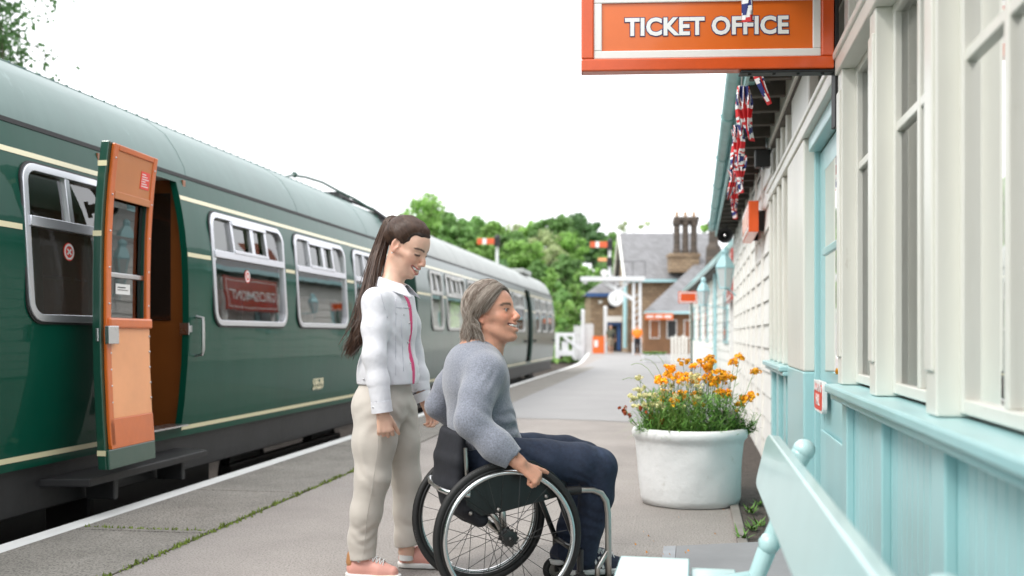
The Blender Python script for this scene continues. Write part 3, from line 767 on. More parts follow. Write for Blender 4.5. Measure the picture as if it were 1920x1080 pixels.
# ---- second railcar
c2 = S_(14.35); c2e = S_(31.3)
w2 = [(S_(15.2), S_(15.95), 2), (S_(16.25), S_(17.75), 4), (S_(18.05), S_(19.5), 4), (S_(19.8), S_(21.3), 4), (S_(22.2), S_(23.0), 2), (S_(23.3), S_(24.8), 4),
      (S_(26.95), S_(27.75), 2), (S_(28.1), S_(29.3), 4), (S_(29.6), S_(30.7), 4)]
old_alu = mat('weathered_aluminium', (.5, .5, .48), .5, metal=.4, var=(4, .2))
car2 = coach('railcar', 'duller weathered green railcar coupled beyond the first', c2, c2e, [(a, b, k, False) for a, b, k in w2], (S_(25.4), S_(26.3)), M['green_old'], old=True)
for i, (a, b, k) in enumerate(w2): window(car2, a, b, k, blind=(i in (0, 4)), m_alu=old_alu, label='narrow window with a lowered white blind' if i in (0, 4) else None)
for s in (S_(24.9), S_(26.6), S_(30.9)): h = MB(); h.sph((sideL(.95, .03), s, .95), .035, 12); h.build('door_handle', M['dark'], car2, smooth=True)
h = MB(); h.box(-4.3, -3.95, S_(27), S_(28.5), 2.8, 2.92); h.build('roof_vent', M['roof_old'], car2, bev=.02)
for cc in (car1, car2): cc['group'] = 'railcars at the platform'
# ---------------------------------------------------------------- booking hall (hall frame)
M['cream'] = mat('cream_paint', (.70, .695, .635), .42, coat=.25, coatr=.25, var=(2.5, .06), mottle=(9, (.50, .47, .40), .63, .12), bump=[(14, .2, .006), (60, .15, .003)], streak=True)
M['teal'] = mat('teal_paint', (.35, .585, .60), .36, coat=.35, coatr=.2, var=(3, .07), mottle=(16, (.55, .72, .72), .68, .06), bump=[(10, .15, .006), (90, .1, .002)], streak=True, rvar=.12)
M['teal_dk'] = mat('teal_paint_old', (.30, .52, .52), .5, var=(4, .15), bump=(20, .2, .006))
M['boards'] = mat('weatherboard', (.78, .77, .73), .5, var=(2, .06), mottle=(7, (.5, .47, .42), .66, .1), bump=(16, .15, .006))
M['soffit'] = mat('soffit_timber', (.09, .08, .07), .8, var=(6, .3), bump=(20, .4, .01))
M['slate'] = mat('slate', (.15, .15, .16), .6, var=(4, .25), mottle=(10, (.2, .18, .15), .6, .1), bump=(12, .4, .02))
M['hglass'] = glassmat('hall_glass', 1.75, (.8, .84, .82), .05, 1.)
M['plaster'] = mat('plaster', (.42, .43, .40), .8, var=(1, .08))
M['floor_in'] = mat('inner_floor', (.2, .15, .1), .6)
def sB(d, L_=.6): return (d+L_*.1817)/.9834
hall = thing('booking_hall', 'cream and pale teal timber booking hall with tall windows', 'building', (.6, 5., 0), TH_B)
posts = [s for s in (sB(.1), sB(.91), sB(1.72), sB(2.53), sB(3.35), sB(4.10))]
S0, S1 = -1.2, 16.0
SF = sB(8.0)                            # where the weatherboarding begins
m = MB()
# transom beam, wall plate, far jamb
m.box(.565, .655, S0, SF, 2.18, 2.26); m.box(.57, .66, S0, SF, 2.62, 2.76)
m.box(.555, .60, S0, SF, 2.245, 2.275)
m.build('beam', M['cream'], hall, bev=.005)
for s in posts:
    m = MB(); m.box(.575, .66, s-.11, s, .91, 2.18); m.box(.60, .66, s-.11, s, 2.275, 2.62)
    m.box(.567, .577, s-.095, s-.015, 1.02, 2.1)
    m.build('post', M['cream'], hall, bev=.014)
m = MB(); m.box(.575, .66, sB(5.42), sB(6.36), .91, 2.18); m.box(.60, .66, sB(5.42), sB(6.36), 2.275, 2.62)
m.build('wide_post', M['cream'], hall, bev=.01)
for s in (sB(6.8), sB(7.2), sB(7.6), sB(8.0)):
    m = MB(); m.box(.575, .72, s-.09, s, .91, 2.18); m.box(.60, .70, s-.06, s, 2.275, 2.62); m.build('post', M['cream'], hall, bev=.012)
m = MB(); m.box(.72, .74, sB(6.4), SF, .9, 2.7); m.build('panel', M['cream'], hall)
# windows between the posts
ends = posts+[sB(4.10)]
for i in range(len(posts)-1):
    a, b = posts[i], posts[i+1]-.11; c = (a+b)/2
    f = MB()
    for (z0, z1) in ((.92, 2.18), (2.275, 2.62)):
        f.box(.628, .672, a, a+.035, z0, z1); f.box(.628, .672, b-.035, b, z0, z1)
        f.box(.63, .67, a+.035, b-.035, z0, z0+.035); f.box(.63, .67, a+.035, b-.035, z1-.03, z1)
        f.box(.632, .668, c-.016, c+.016, z0+.035, z1-.03)
    f.box(.634, .666, a+.035, c-.016, 1.765, 1.795); f.box(.634, .666, c+.016, b-.035, 1.765, 1.795)
    w_ = f.build('window', M['cream'], hall, bev=.004)
    g = MB(); g.add([(.65, a+.03, .93), (.65, b-.03, .93), (.65, b-.03, 2.16), (.65, a+.03, 2.16)], [(0, 1, 2, 3)])
    g.add([(.65, a+.03, 2.28), (.65, b-.03, 2.28), (.65, b-.03, 2.6), (.65, a+.03, 2.6)], [(0, 1, 2, 3)]); g.build('pane', M['hglass'], w_)
# sill
for (a, b) in ((S0, sB(4.10)+.03), (sB(6.40), SF)):
    m = MB(); m.box(.525, .66, a, b, .872, .908); m.box(.548, .64, a, b, .842, .872); m.build('sill', M['teal'], hall, bev=.009)
# dado boarding and pilasters
rs = random.Random(2)
for (a, b) in ((S0, sB(4.10)-.0), (sB(6.42), SF)):
    m = MB(); s = a
    while s < b-.01:
        e = min(s+.075, b); m.box(.622, .66, s+.0025, e-.0025, .0, .845); s = e
    m.box(.635, .66, a, b, 0, .84)
    m.build('dado', M['teal'], hall, bev=.003)
    m = MB(); m.box(.60, .63, a, b, .0, .11); m.build('skirting', M['teal'], hall, bev=.004)
for s in posts+[sB(6.8), sB(7.4), sB(8.0)]:
    m = MB(); m.box(.592, .624, s-.12, s+.005, .11, .842); m.build('pilaster', M['teal'], hall, bev=.006)
m = MB(); m.box(.575, .66, sB(5.42), sB(6.36), 0, .91); m.build('wide_post', M['teal'], hall, bev=.01)
# door
da, db = sB(4.10)+.01, sB(5.45)-.01
f = MB(); f.box(.632, .67, db-.045, db, 0, 2.18); f.box(.60, .67, da, da+.05, 0, 2.18); f.box(.60, .67, da+.05, db-.045, 2.10, 2.18)
f.build('door_frame', M['teal'], hall, bev=.006)
d = MB(); e0, e1 = da+.055, db-.05
d.box(.66, .675, e0, e0+.35, .05, 2.09); d.box(.66, .675, e1-.20, e1, .05, 2.09); d.box(.66, .675, e0+.35, e1-.20, 1.96, 2.09)
d.box(.66, .675, e0+.35, e1-.20, .05, .93); d.box(.648, .672, e0+.35, e1-.20, 1.52, 1.56)
d.box(.638, .65, e0+.2, e1-.2, .15, .62)
dr = d.build('door', M['teal'], hall, bev=.006)
g = MB(); g.add([(.66, e0+.34, .92), (.66, e1-.19, .92), (.66, e1-.19, 1.97), (.66, e0+.34, 1.97)], [(0, 1, 2, 3)]); g.build('pane', M['hglass'], dr)
pl = MB(); py0, py1 = sB(4.93, .6), sB(5.27, .6)
pts = rrect(py0, py1, .715, .875, .035, 5); pl.extr([(.615, s, z) for s, z in pts], (.024, 0, 0))
sg = tag(pl.build('door_sign', M['white'], th=TH_B, bev=.003), 'small red and white enamel plate on the teal door', 'sign')
pl = MB(); pts = rrect(py0+.015, py1-.015, .73, .86, .028, 5); pl.extr([(.613, s, z) for s, z in pts], (.002, 0, 0)); pl.build('red_field', M['orange_sign'] if 'orange_sign' in M else M['red'], sg)
text('lettering', 'BOOKING\nHALL', .078, (.612, (py0+py1)/2, .812), (0, -1, 0), (0, 0, 1), M['white'], sg, .0006, .0015, sx=.86)
# weatherboarded length
m = MB(); z = 0; k = 0
while z < 2.72:
    m.hexa([(.585, SF, z), (.66, SF, z), (.66, S1, z), (.585, S1, z), (.603, SF, z+.197), (.66, SF, z+.197), (.66, S1, z+.197), (.603, S1, z+.197)]); z += .2; k += 1
m.build('weatherboarding', M['boards'], hall, bev=.003)
for s in np.arange(SF+.9, S1, .95):
    m = MB(); m.box(.572, .60, s, s+.035, .02, 2.7); m.build('batten', M['boards'], hall, bev=.003)
m = MB(); m.box(.575, 5.2, S1-.05, S1, 0, 2.7); m.add([(.3, S1-.02, 2.74), (5.6, S1-.02, 2.74), (2.9, S1-.02, 4.1)], [(0, 1, 2)]); m.build('end_wall', M['boards'], hall)
# eaves
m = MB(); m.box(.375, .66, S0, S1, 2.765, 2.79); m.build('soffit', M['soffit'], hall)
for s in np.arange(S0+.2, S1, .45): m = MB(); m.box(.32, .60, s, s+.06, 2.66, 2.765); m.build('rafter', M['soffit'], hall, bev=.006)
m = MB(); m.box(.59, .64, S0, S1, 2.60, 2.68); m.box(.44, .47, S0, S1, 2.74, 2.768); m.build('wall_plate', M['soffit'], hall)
m = MB(); m.box(.30, .322, S0, S1+.1, 2.67, 2.83); m.build('fascia', M['teal_dk'], hall, bev=.004)
m = MB(); m.box(.322, .375, S0, S1+.1, 2.735, 2.765); m.build('soffit_board', M['teal_dk'], hall, bev=.003)
m = MB(); V = []; n = 9
for s in (S0, S1+.1):
    for i in range(n): a = math.pi*i/(n-1); V.append((.245-.052*math.cos(a), s, 2.80-.052*math.sin(a)))
m.add(V, [(i, i+1, n+i+1, n+i) for i in range(n-1)])
for s in np.arange(S0, S1, 1.8): m.tube([(.245-.056*math.cos(math.pi*i/8), s, 2.80-.056*math.sin(math.pi*i/8)) for i in range(9)], .008, 5)
m.build('gutter', M['teal_dk'], hall, smooth=True)
m = MB(); m.hexa([(.25, S0, 2.82), (3.0, S0, 4.35), (3.0, S1+.15, 4.35), (.25, S1+.15, 2.82), (.25, S0, 2.85), (3.0, S0, 4.38), (3.0, S1+.15, 4.38), (.25, S1+.15, 2.85)])
m.hexa([(3.0, S0, 4.35), (5.8, S0, 2.82), (5.8, S1+.15, 2.82), (3.0, S1+.15, 4.35), (3.0, S0, 4.38), (5.8, S0, 2.85), (5.8, S1+.15, 2.85), (3.0, S1+.15, 4.38)])
m.build('roof', M['slate'], hall)
# inside
m = MB(); m.box(.67, 5.2, S0, SF, 0, .03); m.build('inner_floor', M['floor_in'], hall)
m = MB(); m.box(.66, 5.2, S0, SF, 2.70, 2.73); m.build('inner_ceiling', M['plaster'], hall)
m = MB(); m.box(5.2, 5.3, S0, S1, 0, .95); m.box(5.2, 5.3, S0, S1, 2.1, 2.75)
for s in np.arange(S0, S1, 1.6): m.box(5.2, 5.3, s, s+.5, .95, 2.1)
m.box(.74, 5.2, sB(6.45), sB(6.5), .03, 2.7); m.box(.66, 5.2, S0-.1, S0, 0, 2.75); m.build('inner_wall', M['plaster'], hall)
m = MB(); m.box(.69, .70, sB(3.4), sB(4.05), .95, 2.15); m.box(.69, .70, da+.1, db-.1, .95, 2.0); m.build('roller_blind', mat('blind_cloth', (.55, .56, .52), .8), hall)
# horn lamp under the soffit, loudspeaker at the far end
o = thing('loudspeaker', 'round black horn loudspeaker under the far end of the eaves', 'loudspeaker', (.40, 14.6, 2.45), TH_B)
m = MB(); m.lathe([(.02, .22), (.03, .15), (.05, .08), (.105, .01), (.11, 0), (.10, .005), (.045, .07), (.02, .1)], (.40, 14.2, 2.50), 24, ax=(0, 1, 0)); m.build('horn', M['rubber'], o, smooth=True)
m = MB(); m.sph((.40, 14.24, 2.50), .022, 8); m.build('centre_cap', M['steel'], o); m = MB(); m.tube([(.40, 14.4, 2.50), (.42, 14.5, 2.6), (.45, 14.5, 2.76)], .015, 8); m.build('bracket', M['rubber'], o)
o = thing('floodlight', 'small black floodlight tucked under the eaves above the red sign', 'lamp', (.5, 8.2, 2.5), TH_B)
m = MB(); m.box(.46, .58, 8.1, 8.2, 2.44, 2.58); m.build('housing', M['rubber'], o, bev=.01); m = MB(); m.tube([(.53, 8.2, 2.55), (.56, 8.25, 2.62), (.56, 8.25, 2.70)], .008, 6); m.sph((.52, 8.12, 2.42), .02, 8); m.build('bracket', M['steel'], o)
# ---- ticket office sign
M['orange_sign'] = mat('sign_orange', (.72, .14, .012), .35, coat=.5, coatr=.12, var=(4, .05), bump=(18, .08, .003))
M['orange_dark'] = mat('sign_frame', (.66, .085, .008), .35, coat=.5, coatr=.15, var=(6, .1), bump=(25, .12, .004), mottle=(12, (.35, .06, .02), .7, .04))
M['navy'] = mat('navy', (.03, .03, .12), .5)
TS = R_(3.0)
def inv(th, x, y): c, s = FR(th); return (x*c-y*s, x*s+y*c)
cx, cy = inv(TS, .812, 4.17)
sg = thing('ticket_office_sign', 'large orange hanging sign reading TICKET OFFICE', 'sign', (cx, cy, 2.2), TS)
hw, zb, zt = .521, 2.212, 2.583
m = MB(); 
for (a, b, c, d) in ((-hw, hw, zb, zb+.052), (-hw, hw, zt-.052, zt), (-hw, -hw+.052, zb+.052, zt-.052), (hw-.052, hw, zb+.052, zt-.052)): m.box(cx+a, cx+b, cy-.035, cy+.035, c, d)
m.build('frame', M['orange_dark'], sg, bev=.006)
m = MB(); m.box(cx-hw+.04, cx+hw-.04, cy-.02, cy+.02, zb+.04, zt-.04); m.build('board', M['orange_sign'], sg)
for fy in (-1,):
    m = MB(); i0, i1, j0, j1 = -hw+.052, hw-.052, zb+.052, zt-.052
    for (a, b, c, d) in ((i0, i1, j0, j0+.034), (i0, i1, j1-.034, j1), (i0, i0+.034, j0+.034, j1-.034), (i1-.034, i1, j0+.034, j1-.034)):
        m.box(cx+a, cx+b, cy-.028, cy-.02, c, d)
    m.build('white_border', mat('sign_white', (.78, .77, .74), .4, bump=(30, .1, .003)), sg, bev=.004)
zc = (zb+zt)/2-.004
text('lettering_outline', 'TICKET OFFICE', .100, (cx-.0, cy-.0215, zc), (1, 0, 0), (0, 0, 1), M['navy'], sg, .0004, .0068, sx=.955, sp=1.04)
text('lettering', 'TICKET OFFICE', .100, (cx-.0, cy-.0230, zc), (1, 0, 0), (0, 0, 1), M['white'], sg, .0004, .0035, sx=.955, sp=1.04)
m = MB(); m.box(cx+.14, cx+hw+.01, cy-.03, cy+.035, zb-.014, zb-.003); 
for i in range(4): m.cyl((cx+.18+i*.1, cy-.01, zb-.02), (cx+.18+i*.1, cy-.01, zb-.012), .008, 8)
m.box(cx+hw+.004, cx+hw+.02, cy-.03, cy+.03, 1.97, 2.62)
m.build('iron_bracket', M['dark'], sg, bev=.003)
# ---- red station sign box farther along the wall
a0, a1 = sB(8.65, .45), sB(9.75, .45)
sb = thing('station_sign', 'orange boxed sign fixed to the white weatherboards under the bunting', 'sign', (.50, (a0+a1)/2, 2.0), TH_B)
m = MB(); m.box(.45, .535, a0, a1, 2.005, 2.275); m.build('case', M['orange_dark'], sb, bev=.004)
m = MB(); m.box(.446, .45, a0+.03, a1-.03, 2.03, 2.25); m.build('face', M['white'], sb)
m = MB(); m.box(.444, .446, a0+.06, a1-.06, 2.055, 2.225); m.build('red_field', M['orange_sign'], sb)
for q_ in (a0+.1, a1-.14): m = MB(); m.box(.535, .59, q_, q_+.04, 2.02, 2.2); m.build('bracket', M['dark'], sb)
# nameboard on the hall wall farther along: this is what mirrors in the coach window
M['maroon'] = mat('nameboard_red', (.42, .03, .018), .35, coat=.4)
b0, b1 = 17.7, 20.4
nb = thing('nameboard', 'dark red station nameboard on posts facing the train', 'sign', (.62, (b0+b1)/2, 0), TH_B)
m = MB(); m.box(.60, .64, b0, b1, 1.72, 2.62); m.build('board', M['maroon'], nb, bev=.01)
m = MB()
for (a, b, c, d) in ((b0+.07, b1-.07, 1.79, 1.81), (b0+.07, b1-.07, 2.53, 2.55), (b0+.07, b0+.09, 1.81, 2.53), (b1-.09, b1-.07, 1.81, 2.53)): m.box(.595, .60, a, b, c, d)
m.build('border', M['white'], nb)
text('lettering', 'GROSMONT', .42, (.596, (b0+b1)/2, 2.10), (0, -1, 0), (0, 0, 1), M['white'], nb, .001, .004)
m = MB(); m.box(.66, .74, b0+.1, b0+.18, 0, 2.58); m.build('post', M['white'], nb); m = MB(); m.box(.66, .74, b1-.18, b1-.1, 0, 2.58); m.build('post', M['white'], nb)
# ---- bunting
def flagcol(u, v):        # union flag, u across 0..1, v down 0..1
    x, y = (u-.5)*2, (v-.5)*2*.6
    W, Rr, B = (.78, .78, .78), (.60, .03, .035), (.02, .03, .16)
    if abs(x) < .10 or abs(y) < .10: return Rr
    if abs(x) < .17 or abs(y) < .17: return W
    d = abs(abs(y)-.6*abs(x))/1.17
    if d < .035: return Rr
    if d < .10: return W
    return B
M['flag'] = vcmat('bunting_cloth', .75, bump=(60, .2, .003))
def flag(name, label, L_, s, z, drop, wd, turn, lean, seed):
    rs = random.Random(seed); nu, nv = 22, 34; V = []; cols = []
    ct, st = math.cos(turn), math.sin(turn); ph = rs.random()*6
    for j in range(nv+1):
        v = j/nv; hwid = .8*wd*(1-.93*v**1.15)
        for i in range(nu+1):
            u = i/nu-.5; sq = .33+.13*math.sin(v*5+ph)
            px = u*hwid*sq; fold = .030*(.4+v)*math.sin(u*19+ph+v*3)*(1-.5*v)
            tw = 1.5*v*math.sin(ph)
            x = px*math.cos(tw)-fold*math.sin(tw); y = px*math.sin(tw)+fold*math.cos(tw)
            V.append((L_+x*ct-y*st+lean[0]*v*v*drop, s+x*st+y*ct+lean[1]*v*drop, z-v*drop-.02*abs(u)*0))
    m = MB(); F = []
    for j in range(nv):
        for i in range(nu):
            F.append((j*(nu+1)+i, j*(nu+1)+i+1, (j+1)*(nu+1)+i+1, (j+1)*(nu+1)+i))
            wv = 1-.93*((j+.5)/nv)**1.15
            cols.append(flagcol(.5+((i+.5)/nu-.5)*wv, .02+.96*(j+.5)/nv))
    m.add(V, F); o = m.build(name, M['flag'], th=TH_B, smooth='all', recalc=False, anchor=(L_, s, z))
    a = o.data.color_attributes.new('Col', 'FLOAT_COLOR', 'CORNER')
    a.data.foreach_set('color', np.repeat(np.concatenate([np.array(cols), np.ones((len(cols), 1))], 1), 4, 0).astype(np.float32).ravel())
    tag(o, label, 'flag', 'union flag pennants on the bunting'); return o
strg = [(.06, 3.0, 2.72), (.16, 3.7, 2.62), (.20, 4.0, 2.62), (.21, 4.5, 2.60), (.25, 5.7, 2.52), (.28, 6.75, 2.45), (.31, 7.7, 2.43), (.35, 8.9, 2.46), (.37, 9.8, 2.52), (.40, 11.0, 2.70)]
m = MB(); m.tube(strg, .004, 5); tag(m.build('bunting_string', M['white'], th=TH_B), 'thin white string carrying the bunting below the eaves', 'bunting string')
fl = [  # L, s, z top, drop, width, turn, lean
 ('red white and blue pennant whose tip ends left of the lowest flag over the sign', .115, 3.72, 2.66, .30, .24, .3, (-.0, 0)),
 ('pennant hanging across the word OFFICE of the orange sign', .195, 3.95, 2.62, .30, .24, .5, (.0, 0)),
 ('pennant blown towards the wall just under the orange sign', .25, 4.85, 2.62, .42, .30, .4, (.22, 0)),
 ('longest pennant below the orange sign', .262, 5.70, 2.50, .31, .36, .25, (.15, 0)),
 ('pennant partly behind the longest one', .25, 5.9, 2.52, .26, .3, 1.2, (.02, 0)),
 ('pennant in the middle of the hanging row', .27, 6.6, 2.47, .27, .40, .1, (.06, 0)),
 ('pennant blown left in the middle of the row', .262, 6.75, 2.47, .26, .30, .5, (-.12, 0)),
 ('pennant above the red boxed sign', .31, 7.55, 2.44, .28, .36, .2, (.08, 0)),
 ('pennant spread wide near the red boxed sign', .30, 8.2, 2.44, .24, .44, .15, (-.2, 0)),
 ('second last pennant of the row', .33, 8.9, 2.45, .26, .40, .4, (.0, 0)),
 ('farthest pennant of the row', .345, 9.5, 2.46, .27, .40, .2, (.06, 0))]
for i, (lb, L_, s, z, dp, wd, tn, ln) in enumerate(fl): flag('pennant', lb, L_, s, z, dp, wd, tn, ln, 11+i*3)
# ---- bench
M['bench'] = mat('bench_teal', (.47, .665, .665), .3, coat=.5, coatr=.12, var=(4, .05), bump=[(8, .12, .006), (60, .06, .002)])
bn = thing('bench', 'pale teal bench with cast branch supports in front of the hall', 'bench', (.05, 2.4, 0), TH_B)
def slat(pz, s0, s1, r=.03):       # pz: four (L, z) corners; rounded ends
    m = MB(); (a, b, c, d) = [np.array(p) for p in pz]
    n = 7; prof = []
    for end, sg_ in ((s0, -1), (s1, 1)):
        pass
    segs = []
    H = np.linalg.norm(b-a)
    for s_, t in [(s0, .3), (s0+.012, .1), (s0+.04, .02), (s0+.08, 0)]+[(s1-.08, 0), (s1-.04, .04), (s1-.015, .14), (s1-.004, .3), (s1, .42)]:
        a2, b2 = a+(b-a)*t*.5, b-(b-a)*t*.5; c2, d2 = c-(c-d)*t*.5, d+(c-d)*t*.5
        segs.append([(p[0], s_, p[1]) for p in (a2, b2, c2, d2)])
    V = [p for q in segs for p in q]; F = [(3, 2, 1, 0)]
    for i in range(len(segs)-1):
        for j in range(4): F.append((i*4+j, i*4+(j+1) % 4, i*4+4+(j+1) % 4, i*4+4+j))
    k = len(V)-4; F.append((k, k+1, k+2, k+3)); m.add(V, F); return m
slat([(.185, .635), (.225, .80), (.258, .795), (.218, .63)], .75, 3.27).build('backrest', M['bench'], bn, bev=.009, smooth=True)
for i, (a, b) in enumerate(((-.235, -.02), (-.015, .12))):
    zz = .412-.028*i; slat([(a, zz-.028), (a, zz), (b, zz), (b, zz-.028)], .78, 3.18).build('seat', M['bench'], bn, bev=.009, smooth=True)
for s in (3.06, 1.36):
    m = MB()
    m.tube([(.315, s, .765), (.305, s, .755), (.285, s, .70), (.262, s, .62), (.235, s, .54), (.205, s, .46), (.175, s, .38), (.18, s, .26), (.23, s, .12), (.27, s, .0)],
           [.028, .032, .024, .026, .024, .028, .026, .024, .02, .026], 12)
    m.sph((.315, s, .768), .034, 14); m.sph((.285, s+.0, .70), .03, 10); m.sph((.255, s, .58), .032, 10); m.sph((.215, s-.01, .49), .034, 10)
    m.tube([(.19, s, .39), (.05, s, .365), (-.1, s, .36), (-.2, s, .35), (-.215, s, .25), (-.17, s, .12), (-.2, s, 0.)], [.02, .018, .02, .024, .02, .018, .026], 10)
    m.build('support', M['bench'], bn, smooth='all')
# ---------------------------------------------------------------- lanterns, far range, station house, signals
M['lamp_teal'] = mat('lantern_teal', (.36, .60, .63), .35, coat=.4)
M['lamp_glass'] = mat('lantern_glass', (.52, .57, .57), .25, coat=.6)
M['stone'] = mat('sandstone', (.30, .22, .14), .9, var=(.8, .2), bump=[(3, .6, .05)])
def bricks(m, sc_=1.6, c1=(.34, .25, .16), c2=(.23, .16, .10), mo=(.13, .10, .08), bw=.7, rh=.33):
    nt, N, L, b = nodes(m); bt = N.new('ShaderNodeTexBrick'); bt.inputs['Color1'].default_value = (*c1, 1); bt.inputs['Color2'].default_value = (*c2, 1)
    bt.inputs['Mortar'].default_value = (*mo, 1); bt.inputs['Scale'].default_value = sc_; bt.inputs['Brick Width'].default_value = bw; bt.inputs['Row Height'].default_value = rh
    bt.inputs['Mortar Size'].default_value = .025
    tc = N.new('ShaderNodeTexCoord'); sx = N.new('ShaderNodeSeparateXYZ'); cb = N.new('ShaderNodeCombineXYZ'); ad = N.new('ShaderNodeMath')
    L.new(tc.outputs['Object'], sx.inputs[0]); L.new(sx.outputs[0], ad.inputs[0]); L.new(sx.outputs[1], ad.inputs[1]); L.new(ad.outputs[0], cb.inputs[0]); L.new(sx.outputs[2], cb.inputs[1])
    L.new(cb.outputs[0], bt.inputs['Vector']); L.new(bt.outputs[0], b.inputs['Base Color'])
bricks(M['stone'])
M['stone_dark'] = mat('sooty_stone', (.10, .08, .065), .9); bricks(M['stone_dark'], 2.5, (.13, .10, .08), (.07, .06, .05), (.04, .035, .03))
M['far_slate'] = mat('far_slate', (.2, .2, .21), .7); bricks(M['far_slate'], 2.2, (.24, .24, .25), (.18, .18, .185), (.12, .12, .12), .6, .45)
M['iron_white'] = mat('painted_iron', (.66, .67, .68), .5, var=(3, .08))
M['blue'] = mat('blue_paint', (.03, .09, .25), .5)
M['brown'] = mat('brown_timber', (.22, .11, .05), .7, var=(2, .2))
def lantern(label, L_, s, z, k, th, arm):
    o = thing('lantern', label, 'lamp', (L_, s, z), th, 'teal station lanterns')
    m = MB(); m.lathe([(.135*k, .30*k), (.14*k, .315*k), (.10*k, .40*k), (.055*k, .47*k), (.05*k, .52*k)], (L_, s, z), 4)
    m.lathe([(.05*k, .50*k), (.056*k, .53*k), (.045*k, .57*k), (.01*k, .59*k)], (L_, s, z), 14); m.build('lamp_cap', M['lamp_teal'], o, bev=.004)
    m = MB(); g = MB()
    for i in range(4):
        a = R_(90*i); b = R_(90*i+90)
        ta = (L_+.128*k*math.cos(a), s+.128*k*math.sin(a), z+.30*k); ba = (L_+.078*k*math.cos(a), s+.078*k*math.sin(a), z)
        tb = (L_+.128*k*math.cos(b), s+.128*k*math.sin(b), z+.30*k); bb = (L_+.078*k*math.cos(b), s+.078*k*math.sin(b), z)
        m.tube([ba, ta], .010*k, 6); m.tube([ba, bb], .012*k, 6); m.tube([ta, tb], .012*k, 6); g.add([ba, bb, tb, ta], [(0, 1, 2, 3)])
    m.tube([(L_, s, z-.2*k), (L_, s, z+.06*k)], .008*k, 6)
    m.build('lamp_frame', M['lamp_teal'], o); g.build('lamp_glass', M['lamp_glass'], o)
    m = MB(); m.tube([(L_, s, z-.01), (L_+.35*arm, s, z-.03), (L_+arm, s, z-.16)], .012*k, 8); m.tube([(L_, s, z+.06*k), (L_, s, z+.14*k)], .02*k, 8); m.build('bracket', M['lamp_teal'], o)
lantern('larger nearer teal lantern beside the end of the booking hall', .42, sB(14.6, .4), 1.11+(628-540)*14.6/1867, 1.0, TH_B, .2)
TF = R_(7.29)
lx, ly = inv(TF, (1319-960)*21/1867, 21)
lantern('smaller farther teal lantern left of the larger one', lx, ly, 1.11+(628-572)*21/1867, 1.0, TF, 2.12-lx)
# far white range
fr = thing('station_range', 'long low white boarded station range with slate roof', 'building', (2.2, 30, 0), TF)
m = MB(); z = 0
while z < 2.75:
    m.hexa([(2.12, 16.8, z), (2.2, 16.8, z), (2.2, 43, z), (2.12, 43, z), (2.14, 16.8, z+.24), (2.2, 16.8, z+.24), (2.2, 43, z+.24), (2.14, 43, z+.24)]); z += .24
m.box(2.2, 6, 16.8, 16.9, 0, 2.8); m.box(2.2, 6, 42.9, 43, 0, 2.8)
m.build('wall', M['boards'], fr)
m = MB(); m.hexa([(1.8, 16.6, 2.82), (5, 16.6, 4.7), (5, 43.2, 4.7), (1.8, 43.2, 2.82), (1.8, 16.6, 2.9), (5, 16.6, 4.78), (5, 43.2, 4.78), (1.8, 43.2, 2.9)]); m.build('roof', M['far_slate'], fr)
m = MB(); m.box(1.72, 1.80, 16.6, 43.2, 2.78, 2.90); m.build('gutter', M['lamp_teal'], fr)
m = MB(); m.box(1.84, 2.2, 16.6, 43.2, 2.74, 2.8); m.build('soffit', M['soffit'], fr)
for s in (20, 24.5, 28, 31.5, 35, 39):
    f = MB(); f.box(2.09, 2.13, s, s+1.1, .9, 2.2); w_ = f.build('window', M['lamp_teal'], fr); f = MB(); f.box(2.08, 2.09, s+.08, s+1.02, .98, 2.12); f.build('pane', mat('far_pane', (.25, .27, .28), .1), w_)
m = MB(); m.cyl((2.0, 27.0, 0), (2.0, 27.0, 2.8), .05, 10); m.build('downpipe', M['lamp_teal'], fr)
m = MB(); m.box(3.2, 3.8, 24, 24.6, 3.6, 5.3); m.build('chimney', mat('red_brick', (.35, .12, .08), .8), fr)
# orange direction sign on a green post
dx, dy = (1290-960)*22/1867, 22
o = thing('post_sign', 'small orange board on a slim dark green post', 'sign', (dx+.08, dy, 0))
m = MB(); m.cyl((dx+.08, dy, 0), (dx+.08, dy, 1.82), .022, 10); m.build('post', M['green_edge'], o)
m = MB(); m.box(dx-.21, dx+.21, dy-.02, dy+.02, 1.81, 2.07); m.build('board', M['orange_dark'], o, bev=.004)
m = MB()
for (a, b, c, d) in ((-.19, .19, 1.83, 1.85), (-.19, .19, 2.03, 2.05), (-.19, -.17, 1.85, 2.03), (.17, .19, 1.85, 2.03)): m.box(dx+a, dx+b, dy-.025, dy-.02, c, d)
m.build('border', M['white'], o)
# station house
def PX(px, d): return (px-960)*d/1866.7
def PZ_(py, d): return 1.11-(py-628)*d/1866.7
d = 62
sh = thing('station_house', 'tall sandstone station house with slate roof and three chimney pots', 'building', (10, d+3, 0))
xl, xr = PX(1178, d), PX(1352, d); ze, zr = PZ_(520, d), PZ_(441, d+3)
m = MB(); m.box(xl, xr, d, d+6, 0, ze); m.add([(xl, d, ze), (xl, d+6, ze), (xl, d+3, zr)], [(0, 1, 2)]); m.build('wall', M['stone'], sh)
m = MB(); m.hexa([(xl-.25, d-.35, ze-.25), (xr, d-.35, ze-.25), (xr, d+3, zr), (xl-.25, d+3, zr), (xl-.25, d-.35, ze-.12), (xr, d-.35, ze-.12), (xr, d+3, zr+.14), (xl-.25, d+3, zr+.14)])
m.hexa([(xl-.25, d+3, zr), (xr, d+3, zr), (xr, d+6.3, ze-.2), (xl-.25, d+6.3, ze-.2), (xl-.25, d+3, zr+.14), (xr, d+3, zr+.14), (xr, d+6.3, ze-.06), (xl-.25, d+6.3, ze-.06)])
